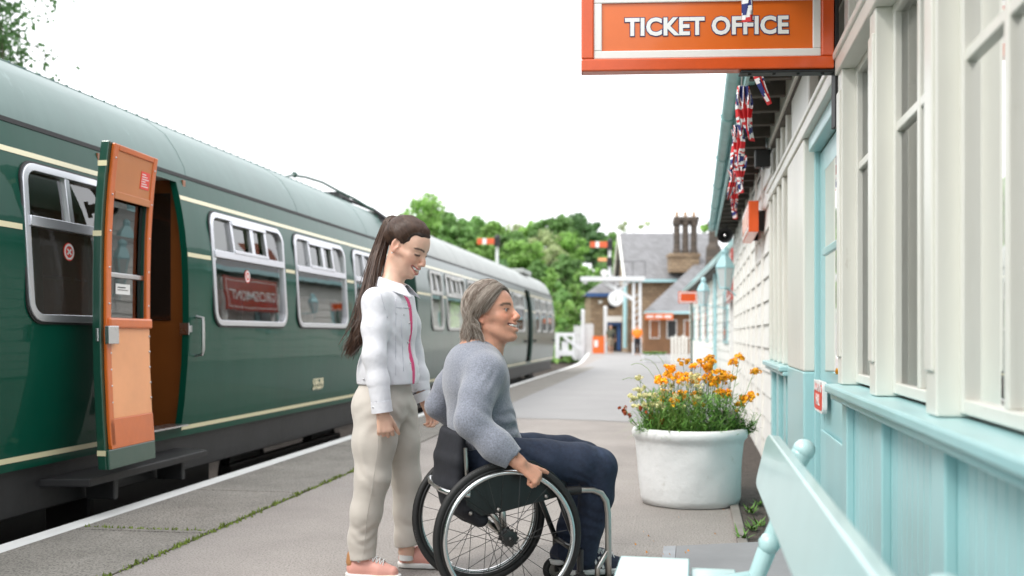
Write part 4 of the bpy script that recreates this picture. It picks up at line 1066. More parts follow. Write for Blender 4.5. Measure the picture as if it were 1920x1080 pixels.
m.build('roof', M['far_slate'], sh)
m = MB(); m.beam((xl-.3, d-.4, ze-.2), (xl-.3, d+3, zr+.05), .12, .35); m.beam((xl-.3, d+6.4, ze-.2), (xl-.3, d+3, zr+.05), .12, .35); m.build('bargeboard', M['boards'], sh)
m = MB(); m.box(xl, xr, d-.5, d-.36, ze-.32, ze-.16); m.cyl((xl-.2, d-.1, .3), (xl-.2, d-.1, ze-.2), .13, 10); m.build('gutter', M['lamp_teal'], sh)
ch = MB(); c0, c1 = PX(1258, d-1), PX(1312, d-1); ch.box(c0, c1, d-.9, d+.4, PZ_(512, d), PZ_(482, d)); ch.box(c0-.06, c1+.06, d-.96, d+.46, PZ_(484, d), PZ_(477, d))
st = ch.build('chimney', M['stone'], sh)
for px_ in (1269, 1285, 1301):
    q = MB(); a = PX(px_, d-.3); q.lathe([(.26, 0), (.24, .3), (.20, .35), (.20, 1.75), (.28, 1.85), (.28, 2.1), (.22, 2.15)], (a, d-.3, PZ_(478, d)), 8); q.build('flue', M['stone_dark'], st)
    q = MB(); q.lathe([(.11, 0), (.09, .4)], (a, d-.3, PZ_(410, d)), 8); q.build('chimney_pot', mat('pot_buff', (.4, .25, .14), .8), st)
q = MB(); q.box(PX(1262, d), PX(1308, d), d-.6, d, PZ_(415, d), PZ_(408, d)); q.build('chimney_cap', M['stone_dark'], st)
q = MB(); a = PX(1338, d-2); q.lathe([(.5, 0), (.45, 1.2), (.3, 1.4), (.3, 2.4), (.4, 2.5), (.35, 2.8)], (a, d-2, PZ_(505, d)), 8); q.build('chimney', M['stone_dark'], sh)
# low frontage with awning
d = 58
lo = thing('station_shop', 'brown timber shop front under a low slate roof', 'building', (PX(1260, d), d+2, 0))
x0, x1 = PX(1208, d), PX(1345, d)
m = MB(); m.box(x0, x1, d, d+4, 0, 2.3); m.build('wall', M['brown'], lo)
m = MB(); m.hexa([(x0-.1, d-.5, 2.35), (x1, d-.5, 2.35), (x1, d+3.9, PZ_(470, d)), (PX(1330, d), d+3.9, PZ_(485, d)), (x0-.1, d-.5, 2.45), (x1, d-.5, 2.45), (x1, d+3.9, PZ_(468, d)), (PX(1330, d), d+3.9, PZ_(483, d))]); m.build('roof', M['far_slate'], lo)
m = MB(); m.box(x0-.1, x1, d-.62, d-.5, 2.33, 2.46); m.build('gutter', M['lamp_teal'], lo)
for k in range(4):
    q = MB(); a = x0+.3+k*1.0; q.box(a, a+.6, d-.03, d, .9, 2.0); w_ = q.build('window', M['boards'], lo); q = MB(); q.box(a+.06, a+.54, d-.05, d-.03, .96, 1.94); q.build('pane', M['rubber'] if k % 2 else M['ochre_wall'], w_)
bn_ = MB(); bn_.box(PX(1209, d-.7), PX(1262, d-.7), d-.75, d-.70, PZ_(600, d), PZ_(588, d))
bo = tag(bn_.build('shop_banner', M['orange_sign']), 'long orange banner hung below the shop gutter', 'banner')
q = MB()
for k in range(3): q.box(PX(1212+k*17, d-.76), PX(1225+k*17, d-.76), d-.765, d-.755, PZ_(596, d), PZ_(592, d))
q.build('banner_lettering', M['white'], bo)
# small hipped lodge
d = 66
lg = thing('lodge', 'small stone lodge with hipped slate roof and blue eaves', 'building', (PX(1150, d), d+2.5, 0))
x0, x1 = PX(1107, d), PX(1200, d); ze = PZ_(552, d)
m = MB(); m.box(x0, x1, d, d+5, 0, ze); m.build('wall', M['stone'], lg)
m = MB(); e = .3; pk = PZ_(500, d); m.add([(x0-e, d-e, ze), (x1+e, d-e, ze), (x1+e, d+5+e, ze), (x0-e, d+5+e, ze), (x0+2.2, d+2.5, pk), (x1, d+2.5, pk)], [(0, 1, 5, 4), (1, 2, 5), (2, 3, 4, 5), (3, 0, 4), (0, 3, 2, 1)]); m.build('roof', M['far_slate'], lg)
m = MB(); m.box(x0-e-.02, x1+e, d-e-.06, d-e, ze-.16, ze+.08); m.build('fascia', M['blue'], lg)
m = MB(); m.box(PX(1141, d), PX(1153, d), d-.05, d, PZ_(579, d), PZ_(566, d)); m.build('window', M['rubber'], lg)
m = MB(); m.box(PX(1122, d), PX(1129, d), d-.05, d, PZ_(569, d), PZ_(563, d)); m.build('plaque', M['white'], lg)
m = MB(); m.box(PX(1137, d), PX(1172, d), d-.08, d-.02, 0.05, PZ_(604, d)); o = m.build('doorway', M['rubber'], lg)
m = MB(); m.box(PX(1137, d), PX(1172, d), d-.4, d-.08, PZ_(604, d), PZ_(593, d)); m.build('door_sign', M['white'], lg)
m = MB(); m.box(PX(1139, d), PX(1171, d), d-.3, d-.1, PZ_(610, d), PZ_(604, d)); m.box(PX(1157, d), PX(1163, d), d-.2, d-.1, .1, PZ_(610, d)); m.build('awning', M['blue'], lg)
m = MB(); m.box(PX(1174, d), PX(1180, d), d-.5, d-.3, 0, PZ_(590, d)); m.build('porch_post', M['brown'], lg)
# ---- bracket signal gantry
d = 56
gy = thing('signal_gantry', 'white bracket signal with lattice posts and cross beam', 'signal', (PX(1194, d), d, 0))
m = MB(); m.box(PX(1089, d), PX(1208, d), d-.3, d+.3, PZ_(527, d), PZ_(519, d)); m.box(PX(1093, d), PX(1101, d), d-.2, d+.2, PZ_(532, d), PZ_(527, d)); m.build('beam', M['iron_white'], gy)
for px_ in (1188, 1200):
    m = MB(); a = PX(px_, d); m.box(a-.07, a+.07, d-.1, d+.1, 0, PZ_(527, d)); m.build('post', M['iron_white'], gy)
m = MB()
for k in range(9): z = .3+k*.36; m.beam((PX(1188, d), d, z), (PX(1200, d), d, z+.3), .05, .05)
m.build('lattice', M['iron_white'], gy)
m = MB(); m.beam((PX(1130, d), d, PZ_(527, d)), (PX(1188, d), d, PZ_(562, d)), .16, .2); m.beam((PX(1180, d), d, PZ_(527, d)), (PX(1160, d), d, PZ_(545, d)), .12, .15); m.build('brace', M['iron_white'], gy)
m = MB(); z0, z1 = PZ_(519, d), PZ_(491, d)
for px_ in (1085, 1100, 1115, 1160, 1185, 1208): m.tube([(PX(px_, d), d-.3, z0), (PX(px_, d), d-.3, z1)], .015, 5)
m.tube([(PX(1085, d), d-.3, z1), (PX(1208, d), d-.3, z1)], .015, 5); m.build('railing', M['dark'], gy)
def semaphore(label, px_, d, ytop, ybot, arm_y, small):
    o = thing('semaphore_signal', label, 'signal', (PX(px_, d), d, PZ_(ybot, d)), 0., 'semaphore signals')
    a = PX(px_, d)
    m = MB(); m.cyl((a, d, PZ_(ybot, d)), (a, d, PZ_(ytop+8, d)), .10, 10, .08); m.build('post', M['iron_white'], o, smooth=True)
    m = MB(); m.box(a-.16, a+.16, d-.2, d+.2, PZ_(arm_y+9, d), PZ_(arm_y-7, d)); m.sph((a+.02, d, PZ_(ytop, d)), .16, 8); m.build('spectacle', M['rubber'], o)
    m = MB(); q = PX(px_-37, d); m.box(q, a-.15, d-.22, d-.18, PZ_(arm_y+5.5, d), PZ_(arm_y-5.5, d)); ar = m.build('arm', M['orange_dark'], o)
    m = MB(); q2 = PX(px_-27, d); m.box(q2, q2+.2, d-.226, d-.22, PZ_(arm_y+5.5, d), PZ_(arm_y-5.5, d)); m.build('white_stripe', M['white'], ar)
    if small:
        m = MB(); m.box(PX(px_-22, d), PX(px_-6, d), d-.22, d-.18, PZ_(arm_y+32, d), PZ_(arm_y+25, d)); m.build('small_arm', M['salmon'], o)
        m = MB(); m.box(a-.16, a+.14, d-.2, d+.2, PZ_(arm_y+40, d), PZ_(arm_y+24, d)); m.build('lamp_case', M['rubber'], o)
        m = MB(); m.lathe([(.01, 0), (.2, .0), (.2, .05), (.01, .05)], (PX(px_-11, d), d-.3, PZ_(arm_y+53, d)), 16, ax=(0, 1, 0)); m.build('white_disc', M['white'], o)
semaphore('red semaphore standing on the white cross beam', 1143, 56, 452, 519, 459, True)
semaphore('red semaphore rising behind the far railcar', 932, 52, 445, 640, 453, False)
# clock
d = 50
ck = thing('station_clock', 'round white station clock hanging below the cross beam', 'clock', (PX(1155, d), d, PZ_(574, d)))
a, z = PX(1155, d), PZ_(560, d)
m = MB(); m.lathe([(.01, 0), (.36, 0), (.38, .02), (.38, .22), (.36, .24), (.01, .24)], (a, d, z), 28, ax=(0, 1, 0)); m.build('case', M['iron_white'], ck, smooth=True)
m = MB(); m.lathe([(.01, 0), (.31, 0), (.31, .01), (.01, .01)], (a, d-.012, z), 28, ax=(0, 1, 0)); m.build('clock_face', M['white'], ck)
m = MB(); m.beam((a, d-.02, z), (a+.02, d-.02, z+.2), .02, .03, (0, 1, 0)); m.beam((a, d-.02, z), (a-.03, d-.02, z-.14), .02, .04, (0, 1, 0)); m.build('hands', M['rubber'], ck)
m = MB(); m.tube([(a, d+.1, z+.36), (a, d+.1, z+.75), (a+.6, d+.1, z+.75)], .03, 6); m.build('bracket', M['iron_white'], ck)
# crossing gates and fence
d = 46
g1 = thing('crossing_gate', 'white timber crossing gate with diagonal brace beyond the train', 'gate', (PX(1062, d), d, -.6))
m = MB(); x0, x1 = PX(1041, d), PX(1078, d)
m.box(x0, x1, d-.05, d+.05, PZ_(631, d), PZ_(624, d)); m.box(x0, x1, d-.05, d+.05, PZ_(667, d), PZ_(657, d)); m.box(x0, x0+.2, d-.06, d+.06, PZ_(672, d), PZ_(631, d)); m.box(x1-.12, x1, d-.06, d+.06, PZ_(672, d), PZ_(631, d))
m.beam((x0+.4, d-.08, PZ_(632, d)), (x1+.3, d-.08, PZ_(656, d)), .06, .14); m.box(x0+.3, x1-.3, d+.0, d+.04, PZ_(657, d), PZ_(640, d)); m.build('gate_frame', M['iron_white'], g1, bev=.01)
d = 60
g2 = thing('white_gate', 'solid white gate between two tall white posts', 'gate', (PX(1105, d), d, 0))
for px_, yt in ((1093, 583), (1135, 577)):
    m = MB(); a = PX(px_, d); m.box(a-.1, a+.1, d-.1, d+.1, -.3, PZ_(yt, d)); m.lathe([(.14, 0), (.02, .12)], (a, d, PZ_(yt, d)), 4); m.build('post', M['iron_white'], g2)
m = MB()
for k in range(12): a = PX(1076+k*3.1, d); m.box(a, a+.085, d-.03, d+.03, -.4, PZ_(610-(4 if k > 5 else 0)+2*(k % 2), d))
m.build('gate_panel', M['iron_white'], g2, bev=.01)
bn2 = MB(); bn2.box(PX(1111, 59), PX(1133, 59), 58.95, 59.02, .02, PZ_(630, 59)); o = tag(bn2.build('fence_banner', M['orange_sign']), 'low orange banner at the foot of the white gate post', 'banner')
q = MB(); q.box(PX(1114, 59), PX(1121, 59), 58.93, 58.95, .4, .8); q.build('banner_lettering', M['white'], o)
# planters and picket at the far end
for (px_, d, lb) in ((1228, 40, 'low white trough of plants at the far end of the platform'), (1268, 37, 'white picket screen beside the trough')):
    if px_ == 1228:
        o = thing('trough', lb, 'planter', (PX(px_, d), d, 0)); a = PX(px_, d)
        m = MB(); m.hexa([(a-.4, d-.2, 0), (a+.4, d-.2, 0), (a+.4, d+.2, 0), (a-.4, d+.2, 0), (a-.5, d-.25, .3), (a+.5, d-.25, .3), (a+.5, d+.25, .3), (a-.5, d+.25, .3)]); m.build('trough_box', M['iron_white'], o, bev=.02)
        trough = (a, d)
    else:
        o = thing('picket_screen', lb, 'fence', (PX(px_, d), d, 0)); m = MB()
        for k in range(5): a = PX(px_-10, d)+k*.13; m.box(a, a+.1, d, d+.03, 0, 1.05+.05*(k % 2))
        m.box(PX(px_-10, d), PX(px_+22, d), d+.03, d+.06, .25, .35); m.build('pickets', M['boards'], o, bev=.01)
# ---------------------------------------------------------------- hillside and trees
def leafmat(name, c, tr=.42):
    m = bpy.data.materials.new(name); nt, N, L, b = nodes(m); out = N['Material Output']
    b.inputs['Roughness'].default_value = .55
    oi = N.new('ShaderNodeObjectInfo'); ge = N.new('ShaderNodeNewGeometry')
    r = N.new('ShaderNodeMapRange'); r.inputs[3].default_value = .65; r.inputs[4].default_value = 1.4; L.new(ge.outputs['Random Per Island'], r.inputs[0])
    r2 = N.new('ShaderNodeMapRange'); r2.inputs[3].default_value = .8; r2.inputs[4].default_value = 1.2; L.new(oi.outputs['Random'], r2.inputs[0])
    mu = N.new('ShaderNodeMath'); mu.operation = 'MULTIPLY'; L.new(r.outputs[0], mu.inputs[0]); L.new(r2.outputs[0], mu.inputs[1])
    h = N.new('ShaderNodeVectorMath'); h.operation = 'SCALE'; h.inputs[0].default_value = c; L.new(mu.outputs[0], h.inputs[3])
    L.new(h.outputs[0], b.inputs['Base Color'])
    t = N.new('ShaderNodeBsdfTranslucent'); L.new(h.outputs[0], t.inputs[0]); mx = N.new('ShaderNodeMixShader'); mx.inputs[0].default_value = tr
    L.new(b.outputs[0], mx.inputs[1]); L.new(t.outputs[0], mx.inputs[2]); L.new(mx.outputs[0], out.inputs[0]); return m
LF = [leafmat('leaf_bright', (.25, .43, .11)), leafmat('leaf_mid', (.18, .34, .10)), leafmat('leaf_dark', (.11, .22, .08)), leafmat('leaf_olive', (.34, .40, .20))]
M['bark'] = mat('bark', (.11, .085, .06), .9, var=(5, .3), bump=(12, .8, .03))
def crown_mesh(m, c, R, H, nb, nl, ls, seed, droop=0.):
    r = np.random.RandomState(seed)
    for b in range(nb):
        u = r.normal(size=3); u /= np.linalg.norm(u); k = r.rand()**.45
        bc = np.array(c)+u*np.array([R, R, H])*k*.82; br = R*r.uniform(.22, .42)*(1.15-.4*k)
        for i in range(nl):
            v = r.normal(size=3); v /= np.linalg.norm(v); p = bc+v*br*np.array([1, 1, .75])*r.uniform(.55, 1.08)
            n = v+r.normal(size=3)*.7; n /= np.linalg.norm(n); a = np.cross(n, r.normal(size=3)); a /= np.linalg.norm(a); q = np.cross(n, a)
            s = ls*r.uniform(.6, 1.3)
            if droop: p = p-np.array([0, 0, droop*r.rand()])
            m.add([p-a*s, p-q*s*.6, p+a*s, p+q*s*.6], [(0, 1, 2, 3)])
def tree(name, label, cat, base, h, R, seed, lm, nb=26, nl=70, ls=.3, sparse=False, group=None, asp=.75):
    r = random.Random(seed); o = thing(name, label, cat, base, 0., group); bx, by, bz = base
    m = MB(); top = h*.55; m.tube([(bx, by, bz-.5), (bx+r.uniform(-.2, .2), by, bz+top*.5), (bx+r.uniform(-.3, .3), by, bz+top)], [.04*h**.8+.05, .03*h**.8, .018*h**.8], 8)
    for i in range(9 if not sparse else 22):
        a = r.random()*6.28; z0 = bz+top*r.uniform(.5, 1.); l = R*r.uniform(.5, .95); dz = h*r.uniform(.1, .38)
        p1 = (bx+math.cos(a)*l*.4, by+math.sin(a)*l*.4, z0+dz*.5); p2 = (bx+math.cos(a)*l, by+math.sin(a)*l, z0+dz)
        m.tube([(bx, by, z0), p1, p2], [.012*h**.8, .008*h**.8, .003*h**.8], 5)
    m.build('trunk', M['bark'], o, smooth='all')
    m = MB(); H = h*.5*asp/.75*.82; crown_mesh(m, (bx, by, bz+h-H), R, H, nb, nl, ls, seed)
    m.build('crown', LF[lm], o, recalc=False); return o
def bankz(x, y):
    t = max(0, min(1, (y-76)/60)); base = -.8+11.5*t*t*(3-2*t)
    base *= (1.0 if x < 6 else max(.15, 1-(x-6)/18))
    return base+.5*math.sin(x*.3)*t
m = MB(); nx, ny = 60, 36; V = []
for j in range(ny):
    for i in range(nx): x, y = -90+i*3.2, 72+j*4.; V.append((x, y, bankz(x, y)))
m.add(V, [(j*nx+i, j*nx+i+1, (j+1)*nx+i+1, (j+1)*nx+i) for j in range(ny-1) for i in range(nx-1)])
struct(m.build('hill', mat('hill_green', (.07, .15, .03), .95, var=(.4, .35), mottle=(.6, (.13, .2, .05), .5, .2), bump=(1.5, 1, .4)), smooth='all', anchor=(0, 0, 0)), 'wooded hillside behind the station')
protos = {}
def place(kind, label, x, y, h, R, seed, lm, **kw):
    z = bankz(x, y) if y > 72 else -.8
    return tree(kind, label, 'tree' if 'tree' in kind else 'bush', (x, y, z), h, R, seed, lm, **kw)
T = [ # px centre, px top, depth, radius px, leaf, label
 (790, 346, 112, 62, 0, 'tall bright green tree cresting the slope above the woman'),
 (735, 375, 104, 60, 0, 'bright tree behind the end of the first railcar'),
 (852, 400, 108, 45, 1, 'mid green tree on the slope between the woman and the left semaphore'),
 (905, 412, 130, 30, 3, 'pale olive tree far back on the slope above the left semaphore'),
 (980, 438, 100, 46, 0, 'round bright green tree right of the left semaphore'),
 (1040, 400, 122, 48, 1, 'broad green tree at the middle of the skyline'),
 (1022, 412, 112, 34, 3, 'thinly leaved tan tree in front of the broad skyline tree'),
 (1090, 396, 126, 44, 2, 'dark green tree at the right of the main clump'),
 (1118, 425, 118, 34, 2, 'dark tree beside the red arm on the cross beam'),
 (1010, 478, 94, 36, 1, 'mid green tree low on the slope by the far railcar end'),
 (1060, 470, 96, 36, 1, 'green tree half way down the slope above the crossing'),
 (1100, 490, 92, 32, 0, 'bright tree behind the railing of the cross beam'),
 (1155, 448, 98, 32, 0, 'bright tree just left of the station house gable'),
 (1215, 396, 135, 34, 3, 'faint bare topped tree above the station roof'),
 (1165, 402, 140, 28, 3, 'sparse tree standing on the skyline left of the station roof'),
 (940, 470, 96, 42, 2, 'dark green tree directly behind the left semaphore post'),
 (1246, 422, 128, 30, 0, 'tree top showing left of the chimney stack'),
 (1325, 412, 120, 36, 0, 'tree top showing right of the chimney stack'),
 (880, 440, 98, 40, 0, 'bright tree showing above the far railcar roof'),
 (885, 402, 124, 46, 1, 'mid green tree on the skyline left of the left semaphore arm'),
 (930, 412, 120, 44, 0, 'bright tree on the skyline directly above the left semaphore'),
 (962, 404, 130, 40, 3, 'pale thin tree on the skyline right of the left semaphore'),
 (1150, 425, 112, 34, 1, 'mid green tree between the right signal and the station gable'),
 (905, 436, 110, 48, 0, 'bright tree filling the dip left of the far railcar vent'),
 (958, 432, 116, 44, 1, 'mid green tree closing the dip behind the left semaphore arm'),
 (835, 385, 118, 42, 1, 'tree joining the crest to the slope above the woman'),
 (1000, 415, 126, 40, 0, 'light green tree at the left shoulder of the main clump'),
 (1065, 425, 112, 40, 0, 'light green tree in front of the main clump'),
 (1135, 470, 90, 34, 1, 'mid green tree behind the lamp case of the right signal'),
 (935, 495, 86, 50, 0, 'bright tree low behind the far railcar roof'),
 (1030, 445, 104, 42, 3, 'olive tree in the middle of the wooded slope'),
 (775, 420, 96, 46, 0, 'bright tree low on the slope behind the woman'),
 (1145, 520, 84, 30, 0, 'bright tree beside the braces of the cross beam'),
]
for i, (px_, py_, d, rp, lm, lb) in enumerate(T):
    x = PX(px_, d); zt = PZ_(py_, d); z0 = bankz(x, d) if d > 72 else -.8; h = max(5., zt-z0); R = rp*d/1866.7
    sp = lm == 3
    tree('tree', lb, 'tree', (x, d, zt-h), h, R, 40+i, lm, nb=22 if sp else 44, nl=34 if sp else 90, ls=.22 if sp else .27, sparse=sp, group='trees on the hillside')
bl = ['bush on the bank just right of the far railcar', 'bush on the bank behind the crossing gate', 'bush low on the bank left of the stone lodge',
      'bush against the side of the stone lodge', 'bush half way up the bank right of the railcar', 'bush half way up the bank below the white beam', 'bush high on the bank below the beam end',
      'bush high on the bank left of the lodge roof', 'bush at the foot of the bank behind the white posts', 'bush at the foot of the bank beside the railcar buffers',
      'bush on the upper bank above the railcar end', 'bush on the upper bank above the clock']
for i, (px_, py_, d, rp, lm) in enumerate([(1052, 560, 74, 22, 0), (1075, 555, 76, 24, 0), (1095, 560, 75, 20, 1), (1112, 575, 73, 18, 0), (1050, 525, 82, 24, 1), (1080, 520, 84, 24, 0), (1108, 512, 86, 22, 1),
                                    (1128, 520, 82, 20, 0), (1085, 590, 70, 18, 0), (1052, 590, 69, 20, 1), (1040, 500, 88, 26, 0), (1110, 495, 90, 26, 0)]):
    x = PX(px_, d); zt = PZ_(py_, d); h = 2.6+i % 3*.5; R = rp*d/1866.7*1.15
    tree('bush', bl[i], 'bush', (x, d, zt-h), h, R, 90+i, lm, nb=14, nl=46, ls=.22, group='bushes on the bank', asp=1.)
# undergrowth covering the bank
m = MB(); r = np.random.RandomState(4)
for i in range(5200):
    x, y = r.uniform(-6, 14), r.uniform(70, 100)
    if x > .062*y and y < 84: continue
    z = (bankz(x, y) if y > 72 else -.8)+abs(r.normal())*.7
    n = r.normal(size=3); n /= np.linalg.norm(n); a = np.cross(n, r.normal(size=3)); a /= np.linalg.norm(a); q = np.cross(n, a); s = r.uniform(.15, .35); p = np.array([x, y, z])
    m.add([p-a*s, p-q*s*.7, p+a*s, p+q*s*.7], [(0, 1, 2, 3)])
tag(m.build('undergrowth', LF[0], recalc=False), 'bright leafy undergrowth covering the bank', 'undergrowth', kind='stuff')
# birch behind the train, hanging into the top left corner
bt = thing('birch_tree', 'birch with drooping branches rising behind the near railcar', 'tree', (-10.6, 14.5, -.9))
m = MB(); m.tube([(-10.6, 14.5, -.9), (-10.4, 14.5, 3), (-10.1, 14.4, 7), (-9.8, 14.3, 10)], [.2, .17, .12, .05], 10)
r = random.Random(8); lf = MB()
rn = np.random.RandomState(9)
for i in range(120):
    z0 = r.uniform(5.0, 9.5); a = r.uniform(-1.3, 1.3); l = r.uniform(.8, 3.3)
    p0 = np.array([-10.2, 14.4, z0]); p1 = p0+np.array([math.cos(a)*l*.6, math.sin(a)*l*.6, .9]); p2 = p0+np.array([math.cos(a)*l, math.sin(a)*l, .2]); dr = r.uniform(1.2, 3.2)
    p3 = p2+np.array([.15, 0, -dr]); m.tube([p0, p1, p2, p3], [.03, .018, .01, .004], 5)
    for k in range(300):
        t = r.random(); p = (p2+(p3-p2)*t if r.random() < .75 else p1+(p2-p1)*t)+rn.normal(size=3)*np.array([.13, .13, .12])
        n = rn.normal(size=3); n /= np.linalg.norm(n); u = np.cross(n, rn.normal(size=3)); u /= np.linalg.norm(u); q = np.cross(n, u); s = r.uniform(.03, .06)
        lf.add([p-u*s, p-q*s*.7, p+u*s, p+q*s*.7], [(0, 1, 2, 3)])
m.build('trunk', M['bark'], bt, smooth='all'); lf.build('crown', LF[2], bt, recalc=False)
# ---------------------------------------------------------------- people
def unit(v): v = np.array(v, float); return v/np.linalg.norm(v)
class Frame:
    """head frame: x face, y to the person's left, z crown"""
    def __init__(s, o, yaw, pitch, roll=0., k=1.):
        cy, sy, cp, sp = math.cos(yaw), math.sin(yaw), math.cos(pitch), math.sin(pitch)
        x = np.array([cp*cy, cp*sy, sp]); y = np.array([-sy, cy, 0.]); z = np.cross(x, y)
        cr, sr = math.cos(roll), math.sin(roll); y, z = y*cr+z*sr, z*cr-y*sr
        s.R = np.array([x, y, z]); s.o = np.array(o, float); s.k = k
    def __call__(s, x, y, z): return s.o+s.k*(np.array([x, y, z])@s.R)
    def loc(s, P_): return ((P_-s.o)@s.R.T)/s.k
    def rot(s, pitch=0., yawr=0., roll=0.):
        a, b, c = math.cos(pitch), math.sin(pitch), 0
        Rp = np.array([[a, 0, b], [0, 1, 0], [-b, 0, a]]); a, b = math.cos(yawr), math.sin(yawr)
        Ry = np.array([[a, b, 0], [-b, a, 0], [0, 0, 1]]); a, b = math.cos(roll), math.sin(roll); Rr = np.array([[1, 0, 0], [0, a, b], [0, -b, a]])
        return Rp@Ry@Rr@s.R
def head(V, H, male):
    k = H.k
    eyes_open = male
    E = lambda c, r, kk=.015, op='u', **kw: V.ell(H(*c), np.array(r)*k, H.rot(**kw), kk, op)
    C = lambda a, b, ra, rb, kk=.012, op='u': V.cone(H(*a), H(*b), ra*k, rb*k, kk, op)
    E((-.016, 0, .038) if not male else (-.002, 0, .038), (.092 if not male else .080, .073, .078))                    # skull
    E((.030, 0, .020), (.060, .062, .072), .03)               # forehead
    E((.034, 0, -.040), (.054, .054, .066), .02)
    for s in (1, -1):
        C((-.004, s*.054, -.048), (.060, s*.020, -.098 if male else -.094), .016 if male else .012, .016 if male else .013, .028)     # jaw
        E((.058, s*.036, -.026), (.024, .022, .021), .02)      # cheek
        C((.080, s*.008, .030), (.066, s*.044, .026), .0095 if male else .006, .008, .012)   # brow
        C((-.01, s*.062, -.02), (.05, s*.052, -.012), .012, .012, .02)
    E((.074, 0, -.100 if male else -.094), (.019, .021 if male else .016, .016), .016)        # chin
    for s in (1, -1): E((.097, s*.034, .003), (.019, .019, .011), .010, 's')          # eye sockets
    C((.083, 0, .018), (.100, 0, -.014), .0080, .0085, .012)   # nose bridge
    C((.100, 0, -.014), (.107, 0, -.026), .0090, .0125 if male else .0100, .008)
    for s in (1, -1): E((.100, s*.0125, -.031), (.011, .0075, .0085), .006)
    for s in (1, -1): E((.104, s*.0065, -.038), (.0055, .0035, .004), .003, 's')
    E((.080, 0, -.060), (.022, .026, .022), .014)              # muzzle
    C((.0955, -.012, -.0525), (.0955, .012, -.0525), .0050, .0050, .004)             # lips
    C((.0935, -.011, -.0765), (.0935, .011, -.0765), .0060, .0060, .005)
    for s in (1, -1):
        C((.096, s*.010, -.053), (.076, s*.032, -.046), .0046, .0026, .004)
        C((.093, s*.010, -.0755), (.076, s*.032, -.052), .0058, .0028, .005)
        C((.086, s*.030, -.034), (.070, s*.043, -.058), .0022, .0018, .006, 's')     # smile fold
    V.chain([H(.075, -.031, -.0490), H(.095, -.017, -.0600), H(.101, 0, -.0645), H(.095, .017, -.0600), H(.075, .031, -.0490)], [.0030*k, .0062*k, .0074*k, .0062*k, .0030*k], .002, 's')
    for s in (1, -1):                                           # eyelids, nearly closed by the smile
        E((.0745, s*.0325, .0025), (.0115, .0150, .0095), .004)
        pass
    if eyes_open:
        for s in (1, -1): E((.085, s*.0335, .0035), (.012, .0125, .0033), .0025, 's')
    for s in (1, -1):                                           # ears
        E((-.012, s*.076, .000), (.019, .007, .031), .004, yawr=-s*.28)
        E((-.008, s*.0815, .004), (.010, .006, .019), .004, 's', yawr=-s*.28)
        E((-.009, s*.076, -.027), (.009, .006, .010), .004)
        E((.002, s*.076, -.006), (.004, .005, .006), .003)
def hand(V, w, d, n, t, k=1., curl=(.5, .7, .5), thumb=(.55, .75, .25), tc=.4, spread=.10, lens=(.072, .080, .075, .060)):
    """w wrist, d towards the knuckles, n out of the palm, t towards the thumb side"""
    w = np.array(w, float); d = unit(d); n = unit(np.array(n)-d*np.dot(n, d)); t = unit(np.array(t)-d*np.dot(t, d)-n*np.dot(t, n))
    V.cone(w-d*.03*k, w+d*.01*k, .026*k, .024*k, .01, flat=(n, 1.35))
    for o in (-.020, 0, .020): V.cone(w+d*.012*k+t*o*.7*k, w+d*.082*k+t*o*1.15*k, .0155*k, .0135*k, .010, flat=(n, 1.1))
    V.cone(w+d*.02*k+t*.016*k+n*.008*k, w+d*.05*k+t*.030*k+n*.01*k, .016*k, .012*k, .01)
    for i in range(4):
        o = (.030, .010, -.010, -.028)[i]; L_ = lens[i]*k
        p = w+d*(.088-.004*abs(i-1.2))*k+t*o*k; a = 0.; pts = [p]; sp = unit(d+t*spread*(1.4-i))
        for j, fr in enumerate((.46, .30, .24)):
            a += curl[j]*(1+.12*i); dd = sp*math.cos(a)+n*math.sin(a); p = p+dd*L_*fr; pts.append(p)
        V.chain(pts, [.0098*k, .0088*k, .0080*k, .0066*k], .0025)
    p = w+d*.030*k+t*.026*k+n*.006*k; u = unit(d*thumb[0]+t*thumb[1]+n*thumb[2]); p1 = p+u*.040*k
    u2 = unit(u*math.cos(tc)+(d*.7+n*.5)*math.sin(tc)); p2 = p1+u2*.033*k; u3 = unit(u2*math.cos(tc)+(d*.8+n*.3)*math.sin(tc)); p3 = p2+u3*.022*k
    V.chain([p, p1, p2, p3], [.014*k, .0115*k, .0098*k, .0078*k], .004)
def lerp3(a, b, t): return a+(b-a)*t[:, None]
